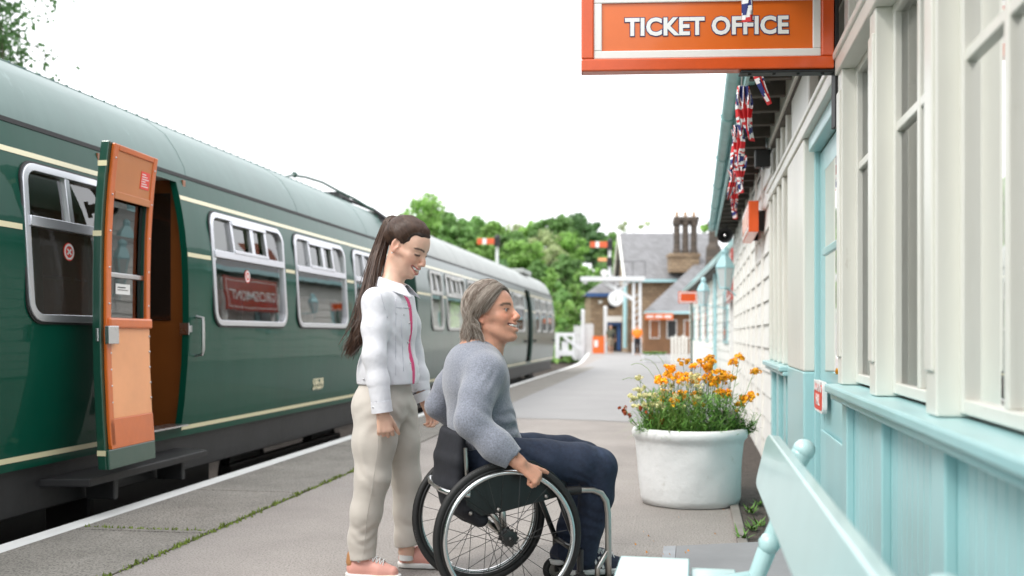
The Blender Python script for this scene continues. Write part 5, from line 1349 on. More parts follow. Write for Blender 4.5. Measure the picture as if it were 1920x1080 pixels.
def skincol(H, base, lip, male, brow):
    base = np.array(base); lip = np.array(lip); brow = np.array(brow)
    def f(Vs):
        q = H.loc(Vs); x, y, z = q.T; c = np.tile(base, (len(Vs), 1))
        ay = np.abs(y)
        g = lambda cx, cy, cz, s: np.exp(-(((x-cx)**2+(ay-cy)**2+(z-cz)**2)/s**2))
        c = lerp3(c, base*np.array([1.08, .72, .66]), .55*np.clip(g(.072, .040, -.024, .024)+g(.11, 0, -.027, .016)+g(-.012, .08, -.01, .03), 0, 1))
        up = np.clip(1-np.abs(z+.0530-.30*np.maximum(ay-.01, 0))/.0050, 0, 1); lo = np.clip(1-np.abs(z+.0770-1.10*np.maximum(ay-.008, 0))/.0068, 0, 1)
        li = (x > .068)*(ay < .034)*np.clip(np.maximum(up, lo)*2.2, 0, 1); c = lerp3(c, lip, li*(.9 if not male else .55))
        inn = (x > .064)*(x < .0925)*(ay < .031)*np.clip(1-np.abs((z+.0650-.50*ay)/.0075), 0, 1); c = lerp3(c, np.array([.10, .02, .02]), np.clip(inn*1.6, 0, 1)*.9)
        arc = .0275+.006*np.sin(np.clip((ay-.010)/.05, 0, 1)*math.pi)
        br = (x > .05)*np.clip(1-np.abs(z-arc+.004)/(.0062 if male else .0050), 0, 1)*np.clip((ay-.010)/.004, 0, 1)*np.clip((.058-ay)/.006, 0, 1); c = lerp3(c, brow, np.clip(br*2.5, 0, 1)*.92)
        zc = (.0025 if not male else .0090)-4.*np.clip(ay-.032, -.02, .02)**2*(1. if not male else 1.2); ey = (x > .06)*np.clip(1-np.abs(z-zc)/(.0056 if not male else .0034), 0, 1)*np.clip((ay-.018)/.003, 0, 1)*np.clip((.049-ay)/.003, 0, 1); c = lerp3(c, np.array([.02, .012, .01]), np.clip(ey*2.2, 0, 1)*.92)
        if male:
            bd = (x > .01)*np.clip((-.045-z)/.02, 0, 1)*(z > -.13)*(1-np.clip(li*2, 0, 1)); c = lerp3(c, c*np.array([.82, .80, .80]), bd*.6)
        return c
    return f
M['skin_w'] = vcmat('skin_light', .42, sss=.12, bump=(240, .06, .001), var=(30, .05))
M['skin_m'] = vcmat('skin_tanned', .45, sss=.12, bump=[(200, .12, .001), (60, .1, .002)], var=(45, .08))
M['teeth'] = mat('teeth', (.78, .75, .70), .25, coat=.5)
M['denim_white'] = mat('white_denim', (.70, .70, .735), .8, var=(18, .05), bump=[(14, .35, .010), (42, .45, .004), (420, .25, .001)], sheen=.2)
M['pink'] = mat('pink_cloth', (.72, .06, .20), .6, bump=(20, .2, .005))
M['chino'] = mat('chino_cloth', (.56, .515, .46), .85, var=(6, .04), bump=[(9, .3, .012), (34, .3, .004), (500, .2, .001)], sheen=.2)
M['knit'] = mat('grey_knit', (.21, .225, .27), .95, var=(150, .36), bump=[(26, .22, .008), (330, .7, .003)], sheen=.5)
M['jeans'] = mat('dark_denim', (.016, .025, .050), .85, var=(60, .25), mottle=(5, (.035, .055, .10), .52, .2), bump=[(20, .3, .01), (500, .3, .001)])
M['shoe_pink'] = mat('pink_leather', (.68, .33, .27), .5, var=(8, .05), bump=(60, .1, .002))
M['shoe_dark'] = mat('navy_suede', (.03, .035, .06), .8, bump=(90, .2, .002))
M['sole'] = mat('white_rubber', (.75, .75, .73), .5, bump=(40, .1, .002))
M['tan_leather'] = mat('tan_leather', (.42, .20, .08), .5)
M['gold'] = mat('brass_button', (.6, .42, .2), .3, metal=.9)
M['black_fab'] = mat('black_fabric', (.012, .013, .018), .8, var=(20, .3), bump=[(18, .2, .01), (300, .3, .001)])
def hairmat(name, c1, c2, rough=.42):
    m = bpy.data.materials.new(name); nt, N, L, b = nodes(m); b.inputs['Roughness'].default_value = rough
    g = N.new('ShaderNodeNewGeometry'); r = N.new('ShaderNodeMix'); r.data_type = 'RGBA'; r.inputs[6].default_value = (*c1, 1); r.inputs[7].default_value = (*c2, 1)
    L.new(g.outputs['Random Per Island'], r.inputs[0]); L.new(r.outputs[2], b.inputs['Base Color']); return m
def strand(m, pts, w):
    """thin three sided hair lock"""
    m.tube(pts, [w*.7]+[w]*(len(pts)-2)+[w*.25], 3, cap=False)
def shoe(name, heel, toe, hgt, mats, parent, k=1., laces=True, stripes=False, tan=None, label=None):
    """low trainer from heel to toe (points on the ground)"""
    heel, toe = np.array(heel, float), np.array(toe, float); L_ = np.linalg.norm(toe-heel); d = (toe-heel)/L_; up = np.array([0, 0, 1.]); sd = unit(np.cross(up, d))
    q = lambda a, b, c: heel+d*(a*L_)+sd*b+up*c
    V = Vol(np.minimum(heel, toe)-.08, np.maximum(heel, toe)+np.array([.08, .08, .19]), .004)
    V.chain([q(.12, 0, .045), q(.35, 0, .048), q(.62, 0, .040), q(.86, 0, .034)], [.038, .035, .039, .028], .012, flat=(up, 1.0))
    V.cone(q(.14, 0, .045), q(.15, 0, .078), .036, .031, .008); V.cone(q(.28, 0, .05), q(.34, 0, .080), .036, .028, .012); V.cone(q(.36, 0, .074), q(.74, 0, .040), .029, .027, .010, flat=(sd, .95)); V.cone(q(.15, 0, .06), q(.33, 0, .06), .034, .034, .01)
    V.ell(q(.22, 0, .112), (.040, .028, .020), np.array([d, sd, up]), .01, 's')
    V.cut(q(.5, 0, .020), (0, 0, -1)); u = V.build(name, mats[0], parent)
    if label: u['label'] = label
    V = Vol(np.minimum(heel, toe)-.08, np.maximum(heel, toe)+np.array([.08, .08, .08]), .004)
    V.chain([q(.13, 0, .02), q(.35, 0, .02), q(.65, 0, .02), q(.88, 0, .022)], [.046, .043, .048, .037], .02); V.cut(q(.5, 0, .026), (0, 0, 1)); V.cut(q(.5, 0, .002), (0, 0, -1)); V.build('sole', mats[1], u)
    if laces:
        m = MB()
        for i in range(5):
            a = .38+i*.068; z = .113-.0064*i; w_ = .019
            m.tube([q(a, -w_-.006, z-.018), q(a+.02, -w_*.6, z-.002), q(a+.045, w_*.3, z-.001), q(a+.055, w_+.004, z-.020)], .0028, 5); m.tube([q(a, w_+.006, z-.018), q(a+.02, w_*.6, z-.001), q(a+.045, -w_*.3, z), q(a+.055, -w_-.004, z-.020)], .0028, 5)
        m.build('laces', M['sole'], u, smooth='all')
    if tan:
        V = Vol(heel-.09, heel+np.array([.09, .09, .14]), .004); V.cone(q(.11, 0, .075), q(.12, 0, .098), .0375, .0365, .01); V.cut(q(.105, 0, 0), d); V.build('heel_tab', tan, u)
    if stripes:
        for i in range(3):
            m = MB(); V_ = []
            for s_ in (-1,):
                a = .42+i*.085
                m.beam(q(a, -.0415, .030), q(a-.07, -.034, .078), .010, .006, up=sd)
            m.build('side_stripe', M['sole'], u)
    return u
# =============================== woman
DW = 4.60
wo = P(700, 1078, DW); wo[2] = 0.
FW = unit((.966, -.259, 0)); LW = unit((.259, .966, 0))     # her front and her left
HW = Frame(P(762, 463, DW)+np.array([0, .02, 0]), R_(-24), R_(-30), R_(0), 1.10)
V = Vol(P(650, 1085, 4.7)-np.array([.12, .55, .0]), P(830, 400, 4.7)+np.array([.12, .5, .06]), .0045)
head(V, HW, False)
neckb = P(728, 556, DW)
V.cone(HW(-.020, 0, -.045), neckb, .050, .054, .03)
V.chain([neckb, P(727, 620, DW), P(722, 730, DW)], [.07, .10, .11], .05)
SHn, SHf = P(705, 566, 4.45), P(752, 562, 4.77)
ELn, ELf = P(702, 668, 4.38), P(774, 664, 4.86)
WRn, WRf = P(716, 768, 4.36), P(793, 748, 4.80)
for a, b, c in ((SHn, ELn, WRn), (SHf, ELf, WRf)): V.chain([a, b, c], [.042, .034, .024], .03); V.cone(neckb, a, .05, .042, .03)
hand(V, WRn+np.array([.003, 0, -.012]), (.14, .02, -1), (-.15, 1, 0), (1, .1, .15), .98, curl=(.75, 1.0, .7), thumb=(.75, .35, .35), tc=.2, spread=.05)
hand(V, WRf+np.array([.008, 0, -.010]), (.5, -.1, -1), (-.4, -.6, .0), (1, -.3, .3), .98, curl=(.4, .6, .4), thumb=(.75, .5, .2), tc=.15)
HPn, HPf = P(706, 762, 4.53), P(742, 760, 4.70); KNn, KNf = P(697, 895, 4.50), P(759, 892, 4.72); ANn, ANf = P(680, 1042, 4.54), P(762, 1030, 4.72)
for a, b, c in ((HPn, KNn, ANn), (HPf, KNf, ANf)): V.chain([a, b, c, c-np.array([0, 0, .02])], [.075, .05, .030, .029], .03)
V.cone(ANn+np.array([-.01, 0, .0]), P(690, 1068, 4.56), .026, .022, .02); V.cone(ANf, P(772, 1056, 4.74), .026, .022, .02)
body = V.build('person', M['skin_w'], anchor=wo, col=skincol(HW, (.72, .45, .335), (.56, .15, .14), False, (.07, .035, .025)))
tag(body, 'smiling woman in white denim jacket, beige trousers and pink trainers walking behind the wheelchair', 'person')
WOM = body
t = Vol(HW(.05, 0, -.05)-.05, HW(.1, 0, -.07)+.05, .002); t.chain([HW(.070, -.027, -.0495), HW(.0875, -.016, -.0565), HW(.0930, 0, -.0585), HW(.0875, .016, -.0565), HW(.070, .027, -.0495)], [.0035, .0058, .0062, .0058, .0035], .003); t.build('teeth', M['teeth'], body)
m = MB(); m.sph(HW(-.004, -.085, -.036), .0035, 8); m.build('earring', M['steel'], body, smooth=True)
# trousers
V = Vol(P(640, 1060, 4.6)-np.array([.1, .35, .02]), P(810, 700, 4.6)+np.array([.1, .35, .02]), .005)
pel = P(723, 752, DW)
V.ell(pel, (.118, .165, .13), np.array([FW, LW, (0, 0, 1)]), .04); V.ell(P(724, 720, DW), (.105, .150, .05), np.array([FW, LW, (0, 0, 1)]), .04)
V.ell(pel-FW*.045-LW*.07+np.array([0, 0, -.02]), (.085, .09, .09), None, .04); V.ell(pel-FW*.045+LW*.07+np.array([0, 0, -.02]), (.085, .09, .09), None, .04)
V.chain([P(710, 770, 4.53), P(702, 830, 4.51), P(699, 895, 4.50), P(687, 960, 4.51), P(679, 1010, 4.54), P(680, 1047, 4.54)], [.112, .096, .077, .068, .061, .060], .03)
V.chain([P(742, 770, 4.70), P(752, 830, 4.71), P(761, 895, 4.72), P(763, 960, 4.72), P(764, 1005, 4.72), P(763, 1034, 4.72)], [.104, .087, .069, .062, .058, .058], .03)
V.fold(P(745, 770, 4.5), .16, (.9, 0, 1), .06, .0025); V.fold(P(700, 780, 4.45), .14, (-.8, 0, 1), .06, .002, 1.); V.fold(P(770, 790, 4.6), .12, (1, 0, .8), .05, .0025, 2)
V.fold(P(712, 900, 4.42), .14, (.7, 0, 1), .07, .0022, .5); V.fold(P(700, 1010, 4.45), .11, (-.3, 0, 1), .05, .004, 1.); V.fold(P(668, 1005, 4.45), .08, (.7, 0, 1), .05, .003, 2.)
V.fold(P(765, 990, 4.62), .12, (.6, 0, 1), .06, .0025, 1.5); V.fold(P(690, 850, 4.4), .2, (1, 0, .12), .07, .003, 0.)
V.noise(.0014, 20, 3)
V.cut(P(680, 1047, 4.54), (.12, 0, -1)); V.ell(P(680, 1054, 4.54), (.050, .050, .05), None, .005, 's'); V.ell(P(763, 1042, 4.72), (.048, .048, .05), None, .005, 's')
tr = V.build('trousers', M['chino'], body)
m = MB()
for a, b, r_ in (((P(679, 1040, 4.54)), P(680, 1045, 4.54), .0705),):
    pass
m.tube([P(x_, y_, d_) for x_, y_, d_ in ((708, 745, 4.395), (712, 790, 4.385), (708, 850, 4.39), (699, 910, 4.405), (688, 970, 4.43), (682, 1040, 4.465))], .0016, 4); m.build('side_seam', mat('seam_thread', (.48, .44, .40), .9), tr)
# jacket
V = Vol(P(640, 800, 4.6)-np.array([.12, .50, .02]), P(820, 500, 4.6)+np.array([.12, .50, .06]), .005)
RT = np.array([FW, LW, (0, 0, 1)])
V.ell(P(731, 612, DW), (.118, .178, .17), RT, .04); V.ell(P(732, 575, DW), (.095, .165, .09), RT, .04)
V.ell(P(728, 690, DW), (.132, .172, .14), RT, .05); V.cone(P(728, 720, DW)-LW*.03, P(728, 720, DW)+LW*.03, .128, .128, .04)
V.cone(SHn, SHf, .056, .056, .04); 
V.chain([SHn, P(703, 615, 4.42), ELn, P(709, 715, 4.37), WRn], [.060, .056, .050, .045, .042], .03)
V.chain([SHf, P(766, 610, 4.82), ELf, P(786, 705, 4.83), WRf], [.060, .054, .048, .044, .042], .03)
V.cut(P(728, 722, DW), (.05, 0, -1)) if False else None
# hem: trim the torso only (arms reach lower)
sl, X, Y, Z = V.blk(P(640, 900, 4.6)-np.array([.1, .5, 0]), P(830, 716, 4.6)+np.array([.1, .5, 0]), 0)
hemz = P(0, 719, DW)[2]
d2 = np.minimum(9., np.minimum.reduce([
    (lambda a, b, ra, rb: (lambda tt: np.sqrt((X-a[0]-tt*(b-a)[0])**2+(Y-a[1]-tt*(b-a)[1])**2+(Z-a[2]-tt*(b-a)[2])**2)-(ra+(rb-ra)*tt))(np.clip(((X-a[0])*(b-a)[0]+(Y-a[1])*(b-a)[1]+(Z-a[2])*(b-a)[2])/float((b-a)@(b-a)), 0, 1)))(P(708, 700, 4.37), WRn, .05, .043),
    (lambda a, b, ra, rb: (lambda tt: np.sqrt((X-a[0]-tt*(b-a)[0])**2+(Y-a[1]-tt*(b-a)[1])**2+(Z-a[2]-tt*(b-a)[2])**2)-(ra+(rb-ra)*tt))(np.clip(((X-a[0])*(b-a)[0]+(Y-a[1])*(b-a)[1]+(Z-a[2])*(b-a)[2])/float((b-a)@(b-a)), 0, 1)))(P(784, 700, 4.83), WRf, .048, .043)]))
low = (Z < hemz)
V.F[sl] = np.where(low, d2.astype(np.float32), V.F[sl])
# front opening showing the pink top
V.fold(ELn, .07, (.6, 0, 1), .028, .0010); V.fold(P(690, 600, 4.40), .1, (1, 0, .4), .04, .0015)
V.fold(P(755, 650, 4.45), .17, (.8, 0, .6), .045, .0016, .7); V.fold(P(740, 710, 4.45), .10, (.9, 0, .3), .035, .002); V.fold(P(785, 690, 4.7), .12, (.3, 0, 1), .04, .005)
V.noise(.0012, 26, 5)
FP = V.F.copy()
V.ell(P(733, 640, DW), (.085, .13, .2), RT, .01, 's'); V.cone(P(733, 560, DW), P(738, 505, DW), .056, .054, .004, 's')
op = [P(x_, y_, DW)+FW*f_-LW*.018 for x_, y_, f_ in ((738, 535, .085), (733, 565, .105), (731, 600, .124), (730, 640, .126), (729, 680, .130), (728, 705, .132))]
sl, X, Y, Z = V.blk(V.lo, V.lo+V.n*V.h, 0); c_ = P(731, 600, DW)
l_ = (X-c_[0])*LW[0]+(Y-c_[1])*LW[1]; f_ = (X-c_[0])*FW[0]+(Y-c_[1])*FW[1]; zt_ = P(0, 560, DW)[2]
slot = np.maximum(np.abs(l_+.018+.0*Z)-(.017+.10*np.clip(Z-zt_, 0, .2)+.004*np.sin(Z*21)), -f_)
V.F = np.maximum(V.F, -slot.astype(np.float32))
def hit(V, p, d, n=260, st=.002):        # first point where a ray enters the cloth
    p = np.array(p, float); d = unit(d)
    for _ in range(n):
        q = np.round((p-V.lo)/V.h).astype(int)
        if (q >= 0).all() and (q < V.n).all() and V.F[tuple(q)] < .001: return p
        p = p+d*st
    return p
def onj(px_, py_): return hit(V, P(px_, py_, 4.22), unit(P(px_, py_, 4.22)-np.array([0, 0, EYE])))
SEAMS = [[onj(742, y) for y in range(560, 712, 8)], [onj(712+x*.9, 545+x*3.2) for x in range(0, 18, 2)], [onj(x, 576+.05*(x-735)) for x in range(742, 772, 3)], [onj(752+.6*k, 600+k*12) for k in range(9)]]
BTN = [hit(V, np.array([c_[0], c_[1], P(0, y, DW)[2]])+LW*(-.018-.028)+FW*.22, -FW) for y in (572, 606, 642, 680)]+[onj(757, 590), onj(700, 764), onj(682, 711)]
FLAP = [onj(*q_) for q_ in ((742, 577), (769, 577), (769, 586), (756, 594), (743, 587))]
for w_, dr in ((WRn, (.14, 0, -1)), (WRf, (.45, -.05, -1))):
    V.cone(np.array(w_)+unit(dr)*.0, np.array(w_)+unit(dr)*.08, .052, .056, .0, 's'); V.cone(np.array(w_)-unit(dr)*.03, np.array(w_)+unit(dr)*.03, .034, .036, .002, 's')
jk = V.build('jacket', M['denim_white'], body)
def cuff(path, r, w, name, mt, par):
    pass
m = MB()
def ringat(c, dr, r, th_, wd):
    return m.lathe([(r, -wd), (r+th_, -wd), (r+th_+.001, wd), (r, wd)], c, 26, ax=dr)
ringat(WRn+unit((-.1, 0, 1))*.012, (.12, 0, -1), .0405, .0055, .024); ringat(WRf+unit((-.35, 0, 1))*.012, (.40, 0, -1), .0405, .0055, .022); m.build('cuff', M['denim_white'], jk, smooth=True)
# collar: a folded band open at the throat
c0 = P(736, 540, DW)+np.array([0, 0, .004]); m = MB(); na, prf = 41, [(-.004, -.02), (-.006, .016), (-.001, .030), (.010, .031), (.024, .012), (.038, -.012)]
V_ = []
for i in range(na):
    a = R_(26+308*i/(na-1)); ca, sa = math.cos(a), math.sin(a); fr = max(0, ca)**1.5
    rad = FW*ca+LW*sa
    for j, (dr_, dz_) in enumerate(prf):
        ext = 1+.75*fr if j >= 4 else 1
        rr = .062+dr_*ext; zz = dz_*(1 if j < 4 else 1)-(.030*fr if j >= 4 else 0)-.022*ca
        V_.append(c0+rad*rr+np.array([0, 0, zz])+FW*(.010*fr if j >= 4 else 0))
n_ = len(prf); m.add(V_, [(i*n_+j, (i+1)*n_+j, (i+1)*n_+j+1, i*n_+j+1) for i in range(na-1) for j in range(n_-1)])
cl_ = m.build('collar', M['denim_white'], jk, smooth='all', recalc=False); md = cl_.modifiers.new('solid', 'SOLIDIFY'); md.thickness = .004; md = cl_.modifiers.new('sub', 'SUBSURF'); md.levels = 1; md.render_levels = 1
m = MB()
def seam(pts, r=.0022): m.tube([P(*p) for p in pts], r, 5)
fy = lambda x, y: 4.6-.168
for sm in SEAMS: m.tube([q_+np.array([0, -.0005, 0]) for q_ in sm], .0018, 5)
m.build('seams', mat('denim_seam', (.56, .56, .61), .9), jk, smooth='all')
m = MB(); m.extr([q_+np.array([0, .002, 0]) for q_ in FLAP], (-.002, -.008, 0)); m.build('pocket_flap', M['denim_white'], jk, bev=.002)
m = MB(); m.box(*(lambda p, q: (p[0], q[0], p[1]-.004, p[1]+.004, q[2], p[2]))(P(672, 706, 4.50), P(690, 716, 4.50))); m.build('waist_tab', M['denim_white'], jk, bev=.002)
for q_ in BTN: m = MB(); m.sph(q_, .0050, 10); m.build('button', M['steel'], jk, smooth=True)
# pink top
V2 = Vol(P(640, 800, 4.6)-np.array([.12, .50, .02]), P(820, 500, 4.6)+np.array([.12, .50, .06]), .005)
V2.F = np.maximum(np.maximum(FP+.0055, (np.abs(l_)-.14).astype(np.float32)), (hemz-.004-Z).astype(np.float32)); V2.cone(P(742, 555, DW), P(748, 512, DW), .055, .06, .006, 's')
V2.build('pink_top', M['pink'], body)
# hair
HB = hairmat('hair_brown', (.030, .015, .009), (.10, .052, .032)); 
M['hair_base_w'] = mat('hair_dark_base', (.022, .012, .009), .5, bump=(60, .3, .003))
tie = HW(-.100, 0, .074)
V = Vol(HW(0, 0, 0)-.2, HW(0, 0, 0)+.2, .004)
V.ell(HW(-.018, 0, .040), np.array((.099, .080, .085))*1.1, HW.rot(), .01); V.ell(HW(.026, 0, .046), np.array((.058, .064, .056))*1.1, HW.rot(), .02)
V.cut(HW(.066, 0, .078), HW.R[0]*.9-HW.R[2]*.60, .012); V.cut(HW(.022, 0, .022), HW.R[0]*.62-HW.R[2]*.75, .012)
for s_ in (1, -1): V.ell(HW(.066, s_*.060, .058), (.036, .030, .026), HW.rot(), .01, 's'); V.cut(HW(-.03, 0, -.032), -HW.R[2], .02)
for s_ in (1, -1): V.ell(HW(-.008, s_*.088, -.002), (.024, .018, .036), HW.rot(), .006, 's')
V.cone(HW(-.075, 0, .070), tie, .026, .017, .02)
hr = V.build('hair', M['hair_base_w'], body)
m = MB(); r = np.random.RandomState(3); k = 1.1
cen = np.array([-.016, 0, .036])
def onhead(dv, lift):    # point on the hair surface in a direction from the skull centre
    dv = unit(dv); q = 1/math.sqrt((dv[0]/.098)**2+(dv[1]/.080)**2+(dv[2]/.086)**2); return cen+dv*(q+lift)
tl = np.array([-.100, 0, .076])
HLN = [np.array(p) for p in [(.080, 0, .074), (.077, .024, .078), (.066, .044, .084), (.048, .062, .076), (.036, .072, .050), (.024, .079, .022), (.006, .082, .022), (-.028, .080, .034), (-.050, .074, -.002), (-.078, .042, -.030), (-.088, 0, -.036)]]
def cr(PTS, t_):          # Catmull-Rom point on a polyline
    n = len(PTS)-1; f = min(max(t_*n, 0), n-1e-6); i = int(f); u = f-i; p = [PTS[max(i-1, 0)], PTS[i], PTS[min(i+1, n)], PTS[min(i+2, n)]]
    return .5*((2*p[1])+(-p[0]+p[2])*u+(2*p[0]-5*p[1]+4*p[2]-p[3])*u*u+(-p[0]+3*p[1]-3*p[2]+p[3])*u**3)
for i in range(3000):
    s_ = 1 if i % 3 == 0 else -1; st = cr(HLN, r.rand())*np.array([1, s_, 1])+r.normal(size=3)*.0022
    d0 = st-cen; d1 = tl-cen; pts = []; off = r.normal()*.10; lf_ = .0055+.0035*r.rand()
    for j in range(8):
        t_ = j/7; dv = unit(d0)*(1-t_)+unit(d1)*t_+np.array([0, off*.3*math.sin(t_*3.14), off*.2*math.sin(t_*3.14)]); p = onhead(dv, -.0035+lf_*min(1, t_*3.5)+.004*min(1, t_*4))
        pts.append(HW(*p) if j < 7 else tie+r.normal(size=3)*.006)
    strand(m, pts, r.uniform(.0007, .0015))
# ponytail
PT = [tie, tie+np.array([-.035, .0, -.010]), P(712, 470, 4.65), P(701, 510, 4.60), P(690, 560, 4.52), P(681, 600, 4.49), P(674, 628, 4.48), P(667, 644, 4.48)]
W_ = [.016, .026, .032, .035, .034, .030, .030, .020]
V = Vol(np.min(PT, 0)-.1, np.max(PT, 0)+.1, .005)
V.chain(PT, [w*.72 for w in W_], .012); V.build('ponytail', M['hair_base_w'], hr)
def cr(PTS, t_):          # Catmull-Rom point on a polyline
    n = len(PTS)-1; f = min(max(t_*n, 0), n-1e-6); i = int(f); u = f-i; p = [PTS[max(i-1, 0)], PTS[i], PTS[min(i+1, n)], PTS[min(i+2, n)]]
    return .5*((2*p[1])+(-p[0]+p[2])*u+(2*p[0]-5*p[1]+4*p[2]-p[3])*u*u+(-p[0]+3*p[1]-3*p[2]+p[3])*u**3)
for i in range(1700):
    o = r.normal(size=3); o /= max(1., np.linalg.norm(o)); o[1] -= .1; e = r.uniform(.72, 1.07); fly = r.rand() < .05; pts = []; ph = r.rand()*6; am = .05 if fly else .012
    for j in range(13):
        t_ = e*j/12; wv = float(np.interp(min(t_, 1), np.linspace(0, 1, len(W_)), W_)); c = cr(PT, min(t_, 1)); 
        if t_ > 1: c = c+np.array([-.02, 0, -.9*(t_-1)])
        sw = am*max(0, t_-.35)*math.sin(t_*9+ph)
        pts.append(c+o*wv*(1+(.5 if fly else 0)*t_)+np.array([sw-.006*max(0, t_-.7)*10*(i % 5 == 0), sw*.5, 0]))
    strand(m, pts, r.uniform(.0010, .0022))
m.build('hair_strands', HB, hr, recalc=False, smooth='all')
m = MB(); m.lathe([(.018, -.008), (.022, 0), (.018, .008)], (tie+PT[1])/2*.5+tie*.5, 14, ax=unit(PT[1]-tie)); m.build('hair_tie', M['rubber'], hr)
shoe('shoe', P(654, 1072, 4.55)*np.array([1, 1, 0])+np.array([0, 0, .002]), P(749, 1080, 4.50)*np.array([1, 1, 0])+np.array([0, 0, .002]), .1, (M['shoe_pink'], M['sole']), body, tan=M['tan_leather'])
shoe('shoe', P(751, 1066, 4.76)*np.array([1, 1, 0])+np.array([0, 0, .002]), P(845, 1066, 4.74)*np.array([1, 1, 0])+np.array([0, 0, .002]), .1, (M['shoe_pink'], M['sole']), body, tan=M['tan_leather'])
for a_ in (ANn+np.array([-.004, 0, 0]), ANf): m = MB(); m.lathe([(.034, -.03), (.035, .022), (.030, .024)], (a_[0], a_[1], .075), 20); m.build('sock', M['sole'], body, smooth=True)
# =============================== man in the wheelchair
FM = unit((.966, .259, 0)); LM = unit((-.259, .966, 0)); RM = np.array([FM, LM, (0, 0, 1)])
DM = 4.22; mo = P(920, 1090, DM); mo[2] = 0.07
HM = Frame(P(922, 590, DM), R_(-24), R_(9), R_(0), 1.08)
V = Vol(np.array([-.42, 3.75, .05]), np.array([.52, 4.75, 1.38]), .0048)
head(V, HM, True)
nb = P(893, 672, DM)
V.cone(HM(-.028, 0, -.05), nb, .058, .066, .03); V.cone(HM(.02, 0, -.085), P(925, 668, DM), .03, .035, .03)
V.cone(HM(.035, 0, -.085), P(930, 660, DM), .012, .012, .02)
V.chain([nb, P(895, 740, DM), P(900, 825, DM)], [.09, .12, .10], .05)
MSn, MSf = P(912, 700, 4.05), P(868, 694, 4.40)
MEn, MEf = P(884, 790, 3.93), P(820, 760, 4.42)
MWn, MWf = P(974, 869, 3.90), P(915, 838, 4.58)
for a, b, c in ((MSn, MEn, MWn), (MSf, MEf, MWf)): V.chain([a, b, c], [.052, .042, .030], .03); V.cone(nb, a, .06, .05, .03)
hand(V, MWn+np.array([.008, 0, -.006]), (.72, .10, -.60), (-.45, .62, -.55), (.62, .10, .70), .98, curl=(.95, 1.25, .8), thumb=(.85, .45, .0), tc=.10, spread=.04)
hand(V, MWf, (.7, 0, -.5), (-.3, -.8, -.4), (.6, 0, .6), 1.08, curl=(.6, .9, .6))
KN, KF = P(1120, 872, 4.22), P(1100, 855, 4.52); AN, AF = P(1092, 1052, 4.26), P(1062, 1040, 4.46)
HN, HF = P(915, 866, 4.15), P(895, 856, 4.32)
for a, b, c in ((HN, KN, AN), (HF, KF, AF)): V.chain([a, b, c], [.065, .052, .038], .03)
V.cone(AN, AN+FM*.1+np.array([0, 0, -.03]), .03, .025, .02); V.cone(AF, AF+FM*.1+np.array([0, 0, -.03]), .03, .025, .02)
man = V.build('person', M['skin_m'], anchor=mo, col=skincol(HM, (.66, .335, .225), (.50, .20, .15), True, (.10, .065, .045)))
tag(man, 'grey haired man in a blue grey jumper sitting in the wheelchair and gripping its wheel', 'person')
t = Vol(HM(.05, 0, -.05)-.05, HM(.1, 0, -.07)+.05, .002); t.chain([HM(.070, -.027, -.0495), HM(.0875, -.016, -.0565), HM(.0930, 0, -.0585), HM(.0875, .016, -.0565), HM(.070, .027, -.0495)], [.0035, .0058, .0062, .0058, .0035], .003); t.build('teeth', M['teeth'], man)
for q_ in ():
    pass
for sy in (1, -1):
    m = MB(); c_ = HM(.0715, sy*.0335, .0032); m.sph(c_, .0128, 16); ey_ = m.build('eye', mat('eye_white_%d' % (sy+2), (.50, .45, .41), .3, coat=.4), man, smooth=True)
    g_ = unit(HM(.1, sy*.0335-.003, .004)-HM(0, sy*.0335, .0032)); m = MB(); m.sph(c_+g_*.0074, .0070, 12); m.build('iris', mat('iris_%d' % (sy+2), (.03, .02, .015), .1, coat=1.), ey_, smooth=True)
# jumper
V = Vol(P(780, 900, 4.3)-np.array([.1, .62, .02]), P(1010, 620, 4.3)+np.array([.12, .62, .05]), .005)
V.ell(P(892, 715, DM), (.140, .200, .17), RM, .05); V.ell(P(903, 790, DM), (.145, .180, .15), RM, .05); V.ell(P(888, 680, DM), (.105, .17, .085), RM, .04)
V.ell(P(912, 828, DM), (.150, .175, .085), RM, .04); V.cone(MSn, MSf, .072, .068, .05); V.cone(nb, P(900, 650, DM), .078, .070, .02)
V.chain([MSn, P(894, 745, 3.98), MEn, P(930, 835, 3.91), MWn], [.064, .062, .057, .053, .045], .06)
V.chain([MSf, P(840, 724, 4.41), MEf, P(866, 805, 4.50), MWf], [.060, .052, .046, .045, .043], .05)
V.fold(MEn+np.array([.03, -.02, .01]), .10, (.8, 0, 1), .05, .0035, .4); V.fold(P(962, 790, 4.12), .11, (.25, 0, 1), .05, .006, 1.); V.fold(P(940, 815, 4.1), .13, (-.3, 0, 1), .055, .005, 2.)
V.fold(P(915, 720, 3.97), .1, (1, 0, -.6), .04, .002); V.fold(P(845, 790, 4.3), .11, (.6, 0, 1), .06, .003); V.fold(P(965, 860, 3.88), .06, (.8, 0, -.6), .03, .003)
V.noise(.0016, 14, 8)
V.cone(nb, HM(-.02, 0, -.03), .066, .060, .004, 's')
V.cone(MWn+unit(MWn-MEn)*.010, MWn+unit(MWn-MEn)*.1, .060, .060, .003, 's'); V.cone(MWn, MWn+unit(MWn-MEn)*.03, .036, .036, .002, 's')
V.cut(P(920, 848, DM), (.10, 0, -1)) if False else None
V.build('jumper', M['knit'], man)
m = MB(); q = nb+np.array([.018, 0, .022]); pts = [q+FM*(.070*math.cos(a))+LM*(.072*math.sin(a))+np.array([0, 0, .022-.026*math.cos(a)]) for a in np.linspace(0, 2*math.pi, 25)[:-1]]
m.tube(pts, .0085, 8, closed=True); m.build('collar', M['knit'], man, smooth='all')
